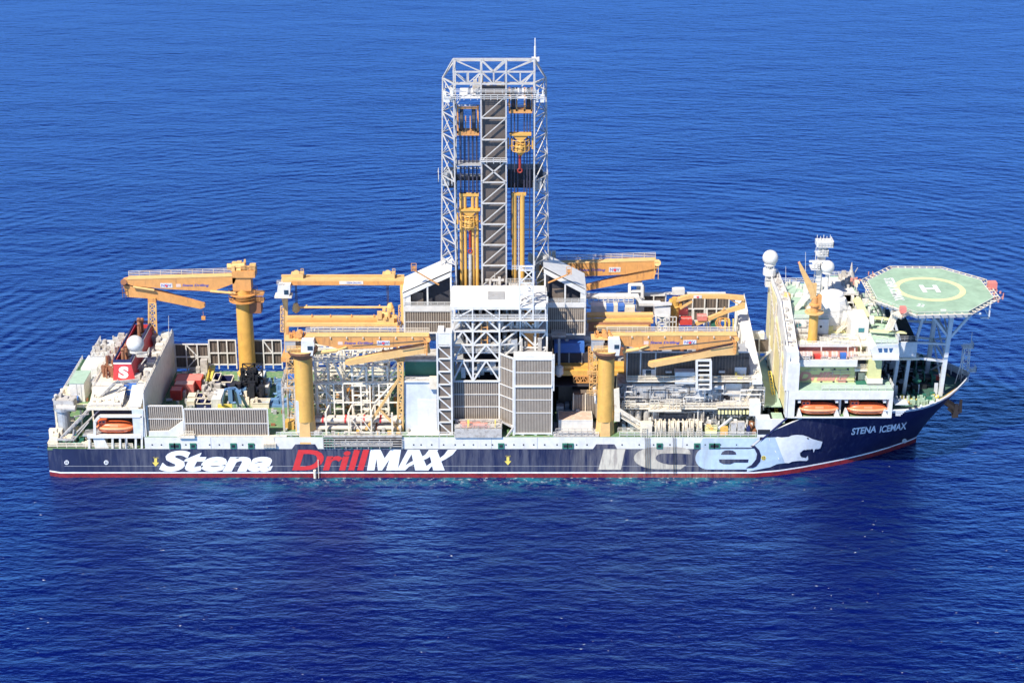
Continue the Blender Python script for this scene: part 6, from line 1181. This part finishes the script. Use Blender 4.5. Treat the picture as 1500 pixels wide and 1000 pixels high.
part('upper_rail',CLEAN,ab,lambda g:(g.rail([(186,-7.6,36.4),(198,-7.6,36.4)],1.1,1.6,.1),g.rail([(190,-13.6,33.6),(199,-13.6,33.6),(203,-17,33.8)],1.1,1.6,.1),g.rail([A(1216,455,-5.2),A(1246,455,-5.2)],1.1,1.4,.1),g.rail([(ax0+1,hy-.2,zc+.1),(ax0+18,hy-6,zc+.1)],1,1.6,.1)))
part('wall_pipe',GREYW,ab,lambda g:(pipes(g,ax0+3,190,hy-.1,zc+.4,zh1-.4,9,326,.05,.1,.2),pipes(g,182,196,ay-.1,zw0+.4,zw1-.4,7,327,.05,.09,.2)))
# ---- provision crane
t=thing('provision_crane','slim yellow pedestal crane on the accommodation roof with raised jib','crane',(A(1190,497,-11)[0],-11,zc))
cx=A(1190,497,-11)[0]
g=MB(); g.lathe((cx,-11,0),[(1.25,zc),(1.15,zc+.5),(1.1,A(1190,457,-11)[2])],20); g.build('pedestal',YEL,t,smooth=True)
z_=A(1190,457,-11)[2]
part('ring_platform',LORA,t,lambda g:(g.lathe((cx,-11,z_),[(1.2,-.6),(2.3,-.1),(2.3,.1)],20),g.torus((cx,-11,z_+1),2.2,.07,'z',20,4)))
part('slew_head',ORA,t,lambda g:(g.lathe((cx,-11,z_),[(.95,0),(.95,1.6),(1.3,1.7),(1.3,2.1),(.85,2.3),(.8,4)],14),g.box(cx+.6,cx+1.5,-11.8,-10.4,z_+1,z_+4.4)))
part('jib',LORA,t,lambda g:(g.prism([A(1189,438,-11.6),A(1196,437,-11.6),A(1190,415,-11.6),A(1172,384,-11.6),A(1170,386,-11.6),A(1172,396,-11.6)],(0,.9,0)),g.fb(1188,416,1196,438,-11.4,.8))); part('jib_tip',CRED2,t,lambda g:g.bar(A(1169.5,384,-11.2),A(1183,408,-11.2),.35))
# ---- radar mast
mx,my=A(1197,440,4)[0],4.0
t=thing('radar_mast','tall white radar mast with stacked platforms on the accommodation roof','mast',(mx,my,zh1))
Z=lambda py:A(1200,py,my)[2]
part('pole',CLEAN,t,lambda g:(g.box(mx-.7,mx+.7,my-.7,my+.7,zh1,Z(392)),g.box(mx-.6,mx+1.3,my-.7,my+.7,Z(392),Z(362)),g.truss((mx-1.3,my-1.1,zh1),(mx-1.3,my-1.1,Z(360)),(mx+.2,my-1.1,zh1),(mx+.2,my-1.1,Z(360)),14,.12,'n')))
for py,w,o in ((391,1.6,-.9),(371,2.2,.6),(358,3.2,1.2)):
    part('platform',CLEAN,t,lambda g:(g.box(mx+o-w/2-.6,mx+o+w/2,my-2,my+2,Z(py)-.2,Z(py)),g.rail([(mx+o-w/2-.6,my-2,Z(py)),(mx+o+w/2,my-2,Z(py)),(mx+o+w/2,my+2,Z(py))],1.3,.7,.14),clutter(g,mx+o-w/2,mx+o+w/2,my-1.5,my+1.5,Z(py),9,1.6,.3,.8,int(py))))
part('top_box',CLEAN,t,lambda g:(g.box(mx-1.2,mx+2.6,my-1.6,my+1.6,Z(359),Z(352)),[g.bar((mx-1+i*.8,my,Z(352)),(mx-1+i*.8,my,Z(344+i%2*2)),.12) for i in range(5)]))
part('radar_scanner',CLEAN,t,lambda g:(g.box(mx-3,mx+1,my-2.4,my-2.1,Z(381)+.2,Z(381)+.7),))
part('stay_wire',CABLE,t,lambda g:[g.bar((mx,my,Z(352)),p,.05) for p in ((mx-3,my-3,zh1),(mx-6,my+2,zh1),(mx+7,my+2,zh1+3))])
p=A(1212.5,391,2); radome('satellite dome just right of the radar mast',p[0],2,p[2],1.65,zh1,grp='accommodation satellite domes')
p=A(1221,455,2); 
p=A(1128.5,377.5,17); radome('large white satellite dome on a slim tower at the far corner of the accommodation',p[0],17,p[2],2.0,37.8,.7,grp='accommodation satellite domes')
part('dome_tower',CLEAN,ab,lambda g:(g.truss((p[0]-1.1,16,38),(p[0]-.8,16,42),(p[0]+1.1,16,38),(p[0]+.8,16,42),3,.2,'x'),g.lathe((p[0],17,A(1128,402,17)[2]),[(1.7,0),(1.7,1.6)],16),g.box(p[0]-1,p[0]+1,16.2,17.8,36,A(1128,402,17)[2])))
for px,py0,py1,Y,l in ((1151,418,390,12,'left whip antenna on the green roof deck'),(1180,410,369,10,'tall whip antenna left of the radar mast'),(247,490,462,14,'thin whip antenna on the aft deckhouse roof')):
    a=A(px,py0,Y);b_=A(px,py1,Y); t=thing('whip_antenna',l,'antenna',a,'whip antennas'); part('rod',CLEAN,t,lambda g:g.tube(a,b_,.09,5,.04)); part('base',CLEAN,t,lambda g:g.lathe((a[0],a[1],a[2]-1),[(.25,0),(.2,1.4)],8))
# ---- liferaft canisters
rn=['leftmost faded orange liferaft canister on the raft deck','faded orange liferaft canister left of the red box','faded orange liferaft canister in the middle of the raft deck','faded orange liferaft canister left of the blue box','rightmost faded orange liferaft canister on the raft deck']
r0=None
for i,px in enumerate((1174,1185,1208,1222,1249)):
    c=A(px,519,-16.6)
    if r0 is None:
        t=thing('liferaft_canister',rn[0],'liferaft',c,'liferaft canisters'); r0=t
        g=MB(); g.tube((c[0]-.85,c[1],c[2]),(c[0]+.85,c[1],c[2]),.78,14); g.build('canister',RAFT,t)
        part('strap',CLEAN,t,lambda g:[g.tube((c[0]+s-.07,c[1],c[2]),(c[0]+s+.07,c[1],c[2]),.82,14) for s in (-.45,.45)]); part('cradle',CLEAN,t,lambda g:(g.box(c[0]-.7,c[0]+.7,c[1]-.6,c[1]+.6,c[2]-1.3,c[2]-.7),g.rail([(c[0]-.8,c[1]-.9,c[2]-1.3),(c[0]+.8,c[1]-.9,c[2]-1.3)],1.1,.5,.07,2)))
    else: copy_thing(r0,c,rn[i])
# ---- lifeboats
def lifeboat(cx,Y,zc_,L_,label,face=1,grp='covered lifeboats'):
    t=thing('lifeboat',label,'lifeboat',(cx,Y,zc_),grp)
    def loft(prof,g,n=22,m=14):
        vs=[];fs=[]
        for i in range(n+1):
            s=-1+2*i/n; w,zl,zh=prof(s)
            for j in range(m):
                a=2*math.pi*j/m; c_,s_=math.cos(a),math.sin(a)
                yy=w*math.copysign(abs(c_)**.75,c_); zz=(zh if s_>0 else -zl)*abs(s_)**.8
                vs.append((cx+s*L_/2*face,Y+yy,zc_+zz))
        for i in range(n):
            for j in range(m): fs.append((i*m+j,i*m+(j+1)%m,(i+1)*m+(j+1)%m,(i+1)*m+j))
        fs.append(tuple(range(m))); fs.append(tuple(range(n*m,(n+1)*m))); g.add(vs,fs)
    def hullp(s):
        e=(1-abs(s)**3.2)**.6 if abs(s)<1 else .02
        return (1.75*max(e,.08),1.45*max(e,.12)**.6,.12)
    g=MB(); loft(hullp,g); g.build('hull',BOAT,t,smooth=True)
    def can(s):
        e=max(.06,(1-abs(s)**3)**.6) if abs(s)<1 else .06
        return (1.55*e,.05,1.35*e+.0)
    g=MB(); loft(lambda s:can(s),g); g.build('canopy',BOAT,t,smooth=True)
    part('fender',BOAT2,t,lambda g:g.path([(cx+s*L_/2*.97*face,Y-1.82*max(.1,(1-abs(s)**3.2)**.6)-.03,zc_+.06) for s in [-.98+1.96*i/20 for i in range(21)]],.34,6))
    part('conning_tower',BOAT,t,lambda g:g.box(cx-L_*.33*face-1,cx-L_*.33*face+1,Y-.9,Y+.9,zc_+.9,zc_+2))
    part('side_hatch',BOAT2,t,lambda g:g.box(cx-1,cx+1,Y-1.48,Y-1.2,zc_+.2,zc_+.9))
    part('window',GLASS,t,lambda g:[g.box(cx-L_*.33*face+d-.25,cx-L_*.33*face+d+.25,Y-.93,Y-.88,zc_+1.35,zc_+1.75) for d in (-.5,.4)])
    part('grab_line',RAFT,t,lambda g:[g.bar((cx-L_*.36+L_*.72*i/14,Y-1.66,zc_-.5-.15*(i%2)),(cx-L_*.36+L_*.72*(i+1)/14,Y-1.66,zc_-.5-.15*((i+1)%2)),.06) for i in range(14)])
    part('propeller_guard',STEEL,t,lambda g:g.torus((cx-L_*.47*face,Y,zc_-1.1),.4,.07,'x',12,4))
    return t
for px0,px1,py,Y,l in ((142,196,624,-18.6,'orange lifeboat in the stern bay under the cream deckhouse'),(1169.5,1228,597,-18.8,'orange lifeboat in the bow bay, nearer the lettered wall edge on the left'),(1240.5,1299,597,-18.8,'orange lifeboat in the bow bay, nearer the bow on the right')):
    a=A(px0,py,Y);b_=A(px1,py,Y); lifeboat((a[0]+b_[0])/2,Y,a[2],b_[0]-a[0],l,1 if px0<1000 else 1)
# ================================================================ helideck
HZ=41.5
hd=thing('helideck','large pale green octagonal helideck on white struts above the bow','helideck',(215,-1,16.4))
OC=[(1308.8,392.4),(1377.6,393.2),(1436.8,410),(1456,435.6),(1419,456),(1344,457.6),(1284,436.4),(1270.4,410.8)]
ow=[Vector(atZ(x,y,HZ)) for x,y in OC]; cc=sum(ow,Vector())/8
def inset(k,z): return [Vector((cc.x+(p.x-cc.x)*k,cc.y+(p.y-cc.y)*k,z)) for p in ow]
part('deck',HGREEN,hd,lambda g:g.prism(inset(1,HZ-.5),(0,0,.5)))
def edge(g,k0,k1,z,h=.03):
    a=inset(k0,z);b_=inset(k1,z)
    for i in range(8): j=(i+1)%8; g.prism([a[i],a[j],b_[j],b_[i]],(0,0,h))
part('white_border',CLEAN,hd,lambda g:edge(g,.991,1.002,HZ+.02))
part('landing_circle',PYEL,hd,lambda g:[g.prism([cc+Vector((7.3*math.cos(a),7.3*math.sin(a),.02)),cc+Vector((8.7*math.cos(a),8.7*math.sin(a),.02)),cc+Vector((8.7*math.cos(b_),8.7*math.sin(b_),.02)),cc+Vector((7.3*math.cos(b_),7.3*math.sin(b_),.02))],(0,0,.02)) for a,b_ in [(2*math.pi*i/48,2*math.pi*(i+1)/48) for i in range(48)]])
hl=0.0
def onz(u0,v0,ux,uy): # text plane in world axes
    return lambda u,v:(u0+ux[0]*u+uy[0]*v,v0+ux[1]*u+uy[1]*v,HZ+.05)
h0=Vector(atZ(1352,431.5,HZ)); 
text('H','marking',LWHITE,hd,onz(cc.x-2.1,cc.y-2.6+.2,(4.4,0),(0,5.2)),0,.03)
s0=atZ(1294,408,HZ); s1=atZ(1311,440.5,HZ); 
dx=(s1[0]-s0[0]);dy=(s1[1]-s0[1])
text('STENA ICEMAX','marking',LWHITE,hd,lambda u,v:(s0[0]+dx*u+(2.5)*(v),s0[1]+dy*u+.4*v,HZ+.05),0,.03)
text('22','marking',LWHITE,hd,onz(*atZ(1342,448,HZ)[:2],(1.6,-.9),(.8,1.6)),0,.02)
part('white_mark',LWHITE,hd,lambda g:g.prism([atZ(1378,455,HZ+.02),atZ(1386,455,HZ+.02),atZ(1386,453,HZ+.02),atZ(1378,453,HZ+.02)],(0,0,.02)))
def net(g):
    a=inset(1.005,HZ-.35);b_=inset(1.1,HZ-.1)
    for i in range(8):
        j=(i+1)%8; g.bar(b_[i],b_[j],.16); m1=[a[i]+(a[j]-a[i])*t/7 for t in range(8)]; m2=[b_[i]+(b_[j]-b_[i])*t/7 for t in range(8)]
        for p,q in zip(m1,m2): g.bar(p,q,.22)
        g.bar((a[i]+b_[i])/2,(a[j]+b_[j])/2,.08)
part('safety_net_frame',CREAM,hd,net)
part('rim_girder',STEEL,hd,lambda g:edge(g,.93,.99,HZ-1.6,1.05))
part('perimeter_gear',CREAM,hd,lambda g:[clutter(g,p.x-2,p.x+1,p.y-2,p.y+2,HZ-1.2,14,1.2,.2,.7,200+i) for i,p in enumerate((inset(1.08,HZ)[7],inset(1.06,HZ)[6]))])
part('perimeter_gear',PINK,hd,lambda g:[clutter(g,p.x-2,p.x+2,p.y-2,p.y+2,HZ-1,9,1.3,.2,.6,210+i) for i,p in enumerate((inset(1.12,HZ)[3]+Vector((0,2,0)),inset(1.08,HZ)[2]*.5+inset(1.08,HZ)[3]*.5,inset(1.12,HZ)[7],(inset(1.1,HZ)[0]+inset(1.1,HZ)[7])/2))])
part('foam_monitor',CRED2,hd,lambda g:(g.fb(1319.5,451,1328,459,inset(1.1,HZ)[5].y+1,1.6),)); part('foam_monitor',CRED2,hd,lambda g:g.box(*[inset(1.05,HZ)[2].x*.6+inset(1.05,HZ)[3].x*.4+d for d in (-.2,1.8)],*[inset(1.05,HZ)[2].y*.6+inset(1.05,HZ)[3].y*.4+d for d in (-1,1)],HZ-.3,HZ+1.3))
part('access_stair',CREAM,hd,lambda g:(g.truss(atZ(1306,461,HZ-1),A(1297,483,-17),Vector(atZ(1306,461,HZ-1))+Vector((1.6,0,0)),Vector(A(1297,483,-17))+Vector((1.6,0,0)),14,.25,'n'),g.prism([atZ(1305,461,HZ-1),atZ(1321,468,HZ-1),atZ(1333,460,HZ-1),atZ(1322,455,HZ-1)],(0,0,.4)),g.rail([atZ(1305,461,HZ-.6),atZ(1321,468,HZ-.6),atZ(1333,460,HZ-.6)],1.1,1.2)))
fy=-8.5
def supports(g):
    FZ=16.4
    fr_=lambda px,py,Y:Vector(A(px,py,Y))
    for Y in (fy,6.5):
        X=lambda px:A(px,500,fy)[0]
        g.bar((X(1384),Y,FZ),(X(1391.5),Y,HZ-1.4),1.0)
        g.bar((X(1390),Y,31.5),(X(1428),Y,HZ-1.6),.55); g.bar((X(1390),Y,31.5),(X(1350),Y,HZ-1.6),.55)
        g.bar((X(1340),Y,30.5),(X(1389),Y,30),.5); g.bar((X(1340),Y,26.5),(X(1389),Y,25.5),.5)
        g.bar((X(1352),Y,HZ-1.6),(X(1342),Y,31),.6); g.bar((X(1300),Y,HZ-2),(X(1318),Y,31),.6)
        for a,b_ in ((1318,1313),(1334,1330)): g.bar((X(a),Y,27),(X(b_),Y,FZ),.8)
        g.bar((X(1300),Y,HZ-1.6),(X(1440),Y,HZ-1.6),.5)
        g.bar((X(1440),Y,HZ-1.6),(X(1438),Y,HZ-.6),.4)
    for px,z in ((1391.5,HZ-1.6),(1391,31.5),(1389,25.5),(1340,30.5),(1428,HZ-1.6),(1350,HZ-1.6)):
        g.bar((A(px,500,fy)[0],fy,z),(A(px,500,fy)[0],6.5,z),.45)
    X=A(1389,500,fy)[0]
    for z0_,z1_ in ((17,25.5),(25.5,31.5),(31.5,HZ-1.6)): g.bar((X,fy,z0_),(X,6.5,z1_),.35); g.bar((X,6.5,z0_),(X,fy,z1_),.35)
    for i in range(4): g.bar((A(1350,500,fy)[0]+i*2,fy,HZ-1.6),(A(1350,500,fy)[0]+i*3,6.5,HZ-1.6),.3); g.bar((A(1345+i*14,500,0)[0],6,HZ-1.6),(A(1352+i*10,500,0)[0],6,30),.25)
    g.bar((A(1436,470,-12)[0],-12,HZ-2.2),(A(1362,470,-12)[0],-12,HZ-2.2),.35); g.bar((A(1449,460,-8)[0],-8,HZ-.5),(A(1449,460,-8)[0],-8,HZ-4.8),.35); g.bar((A(1449,470,-8)[0],-8,HZ-4.8),(A(1436,470,-8)[0],-8,HZ-4.8),.35); g.bar((A(1449,470,-8)[0],-8,HZ-4.8),(A(1436,455,-8)[0],-8,HZ-.8),.25)
part('support_struts',LSTEEL,hd,supports)
ph=part('service_house',LSTEEL,hd,lambda g:(g.box(A(1317,500,-9)[0],A(1344,500,-9)[0],-9.2,4,26.8,30.8),)); part('roof',BLACK,ph,lambda g:g.prism([(A(1312,500,-9)[0],-8.8,30.9),(A(1343,500,-9)[0],-8.8,30.9),(A(1338,500,-9)[0],6,33.5),(A(1310,500,-9)[0],6,33.5)],(0,0,.25))); part('base_band',CREAM,ph,lambda g:g.box(A(1314,500,-9)[0],A(1349,500,-9)[0],-9.5,4.2,26.2,26.75)); part('roof_rail',STEEL,ph,lambda g:g.rail([(A(1316,500,-9)[0],-9,31.1),(A(1343,500,-9)[0],-9,31.1)],1.2,1.4,.08))
# ================================================================ forecastle gear
FZ=16.42
part('inner_bulwark',LSTEEL,ship,lambda g:[ (lambda xa,xb:g.prism([(xa,hb(xa,17.5)-.35,FZ),(xb,hb(xb,17.5)-.35,FZ),(xb,hb(xb,17.5)-.35,ztop(xb)),(xa,hb(xa,17.5)-.35,ztop(xa))],(0,.25,0)))(204+i*1.5,205.5+i*1.5) for i in range(15)])
part('bulwark_stay',LSTEEL,ship,lambda g:[g.box(x-.1,x+.1,hb(x,17.5)-1.4,hb(x,17.5)-.4,FZ,ztop(x)-.2) for x in [205+i*1.3 for i in range(16)]])
part('bulwark_cap',LSTEEL,ship,lambda g:[ (lambda xa,xb,s:g.prism([(xa,s*(hb(xa,18)+.1),ztop(xa)),(xb,s*(hb(xb,18)+.1),ztop(xb)),(xb,s*max(0,hb(xb,18)-.5),ztop(xb)),(xa,s*max(0,hb(xa,18)-.5),ztop(xa))],(0,0,.15)))(202.8+i*1.26,202.8+(i+1)*1.26,s) for i in range(20) for s in (-1,1)])
part('timber_walkway',BFT,ship,lambda g:([ (lambda xa,xb,s:g.prism([(xa,s*(hb(xa,17)-1),FZ),(xb,s*(hb(xb,17)-1),FZ),(xb,s*max(.1,hb(xb,17)-3),FZ),(xa,s*max(.1,hb(xa,17)-3),FZ)],(0,0,.06)))(206+i*2,208+i*2,s) for i in range(9) for s in (-1,1)],g.prism([atZ(1330,592,FZ),atZ(1338,591,FZ),atZ(1334,578,FZ),atZ(1326,579,FZ)],(0,0,.08))))
def winch(px,py,label):
    c=atZ(px,py,FZ+1.6); t=thing('mooring_winch',label,'winch',(c[0],c[1],FZ),'mooring winches on the forecastle')
    part('drum',BLACK,t,lambda g:g.tube((c[0]-1.8,c[1],c[2]),(c[0]+1.8,c[1],c[2]),1.1,16)); part('flange',DGREEN,t,lambda g:[g.tube((c[0]+s-.1,c[1],c[2]),(c[0]+s+.1,c[1],c[2]),1.9,20) for s in (-1.9,0,1.9)]); part('bed',DGREEN,t,lambda g:g.box(c[0]-2.4,c[0]+2.6,c[1]-1.2,c[1]+1.2,FZ,FZ+.7)); part('motor',DGREEN,t,lambda g:g.tube((c[0]+2,c[1],c[2]),(c[0]+3.1,c[1],c[2]),.7,12))
    return t
w1=winch(1352,553,'dark mooring winch in the shade nearest the near bulwark'); copy_thing(w1,(w1.location.x+2,w1.location.y+11,FZ),'dark mooring winch in the shade deeper under the helideck')
part('foredeck_gear',BLACK,ship,lambda g:(clutter(g,205,217,-8,14,FZ,70,2.6,.6,2,301))); part('foredeck_gear',LSTEEL,ship,lambda g:(clutter(g,204,218,-10,14,FZ,26,3.4,.3,.9,302)))
part('bow_pipework',PGREEN,ship,lambda g:(clutter(g,210,216.5,-15.5,-11.5,FZ,34,1.7,.3,1,303),)); part('bow_pipework',BYEL,ship,lambda g:clutter(g,209,218,-12,-9,FZ,16,1,.4,1.1,304)); part('bow_pipework',DGREEN,ship,lambda g:clutter(g,209,217,-13.5,-6,FZ,26,1.5,.3,.9,305))
part('red_locker',CRED,ship,lambda g:g.gb(1368,1377,557,FZ,1.2,1))
part('grey_shelter',LSTEEL,ship,lambda g:(g.gb(1311,1330,592,FZ+.02,.1,4),[g.bar(Vector(atZ(1313+i*5,593,FZ)),Vector(atZ(1313+i*5,593,FZ))+Vector((0,0,2.4)),.25) for i in range(4)],g.gb(1311,1331,593,FZ+2.4,.15,3)))
part('hatch_mast',DGREEN,ship,lambda g:(g.tube(atZ(1342,570,FZ),Vector(atZ(1342,570,FZ))+Vector((0,0,4)),.35,8),g.lathe(Vector(atZ(1342,570,FZ))+Vector((0,0,2)),[(1,0),(1.2,.5),(.5,.9)],10)))
t=thing('bow_mast','slim white lattice mast with platform at the very tip of the bow','mast',(225,1,18.5))
bx_,by_=A(1411,560,1)[0],1.0
part('frame',CLEAN,t,lambda g:([g.bar((bx_+dx,by_+dy,FZ),(bx_+dx*.8,by_+dy*.8,25.5),.2) for dx in (-.9,.9) for dy in (-.9,.9)],g.truss((bx_-.9,by_-.9,FZ),(bx_-.7,by_-.7,25.5),(bx_+.9,by_-.9,FZ),(bx_+.7,by_-.7,25.5),7,.14,'x'),g.bar((bx_-2.6,by_-2,FZ),(bx_-.7,by_-.7,24),.2)))
part('platform',CLEAN,t,lambda g:(g.box(bx_-1.2,bx_+1.4,by_-1.2,by_+1.2,25.5,25.7),g.rail([(bx_-1.2,by_-1.2,25.7),(bx_+1.4,by_-1.2,25.7),(bx_+1.4,by_+1.2,25.7)],1.2,.8),g.bar((bx_+1,by_,25.7),(bx_+1,by_,29.5),.12),g.box(bx_+1.2,bx_+2.6,by_-1.4,by_+.6,19.2,19.4),g.rail([(bx_+1,by_-1.4,19.4),(bx_+2.6,by_-1.4,19.4),(bx_+2.6,by_+.6,19.4)],1.2,.7)))
part('fairlead_row',LWHITE,ship,lambda g:[(lambda p:g.tube((p[0],p[1]-.02,p[2]),(p[0],p[1]-.14,p[2]),.32,8))(hull_at(px,py,.05)) for px,py in ((1349,594),(1363,589.5),(1366,588),(1373,585))])
part('fairlead_row',BLACK,ship,lambda g:[(lambda p:g.box(p[0]-.35,p[0]+.35,p[1]-.15,p[1]+.3,p[2]-.22,p[2]+.22))(hull_at(px,py,.02)) for px,py in ((1333,597),(1341,595))])
part('side_grille',LSTEEL,ship,lambda g:[g.fb(1312,601+i*2.2,1327-i*2.5,602.3+i*2.2,-20.95,.2) for i in range(4)])
# ================================================================ every separate piece becomes a part of its own
def split_pieces():
    KEEP={'ribbing','lettering','marking','scuppers','plating_seam','thruster_symbol','arrow_mark','letter_counter','camera','sun','sea','grab_line','hull','boot_topping','waterline_stripe'}
    cnt={}
    def root(o):
        while o.parent: o=o.parent
        return o.name
    for o in list(bpy.data.objects):
        base=o.name.split('.')[0]
        if o.type!='MESH' or base in KEEP or o.parent is None or len(o.children): continue
        me=o.data; p=list(range(len(me.vertices)))
        def f(a):
            while p[a]!=a: p[a]=p[p[a]]; a=p[a]
            return a
        for e in me.edges:
            a,b=f(e.vertices[0]),f(e.vertices[1]); p[a]=b
        G={}
        for v in me.vertices: G.setdefault(f(v.index),[]).append(v.index)
        keys=list(G); 
        if len(keys)<2: continue
        B=[[min(me.vertices[i].co[k] for i in G[g])-.06 for k in range(3)]+[max(me.vertices[i].co[k] for i in G[g])+.06 for k in range(3)] for g in keys]
        q=list(range(len(keys)))
        def h(a):
            while q[a]!=a: q[a]=q[q[a]]; a=q[a]
            return a
        for i in range(len(keys)):
            for j in range(i):
                if all(B[i][k]<=B[j][k+3] and B[j][k]<=B[i][k+3] for k in range(3)): q[h(i)]=h(j)
        grp={}
        for i,g in enumerate(keys): grp.setdefault(h(i),set()).update(G[g])
        if len(grp)<2: continue
        key=(root(o),base); vg={}
        for n,s in enumerate(sorted(grp.values(),key=len,reverse=True)):
            c=cnt.get(key,0); slot=n if c+n<95 else -1
            for v in s: vg[v]=slot
        faces={}
        for pl in me.polygons: faces.setdefault(vg[pl.vertices[0]],[]).append(pl)
        cnt[key]=cnt.get(key,0)+len([k for k in faces if k>=0])
        first=True
        for slot in sorted(faces,key=lambda k:(k<0,k)):
            ids={};V=[];Fs=[];sm=[]
            for pl in faces[slot]:
                r_=[]
                for vi in pl.vertices:
                    if vi not in ids: ids[vi]=len(V); V.append(me.vertices[vi].co[:])
                    r_.append(ids[vi])
                Fs.append(r_); sm.append(pl.use_smooth)
            m2=bpy.data.meshes.new(base); m2.from_pydata(V,[],Fs); m2.materials.append(me.materials[0]); m2.polygons.foreach_set('use_smooth',sm)
            if first: o.data=m2; first=False; n_=o
            else:
                n_=bpy.data.objects.new(base,m2); COL.objects.link(n_); n_.parent=o.parent
            if slot<0: n_['kind']='stuff'
split_pieces()
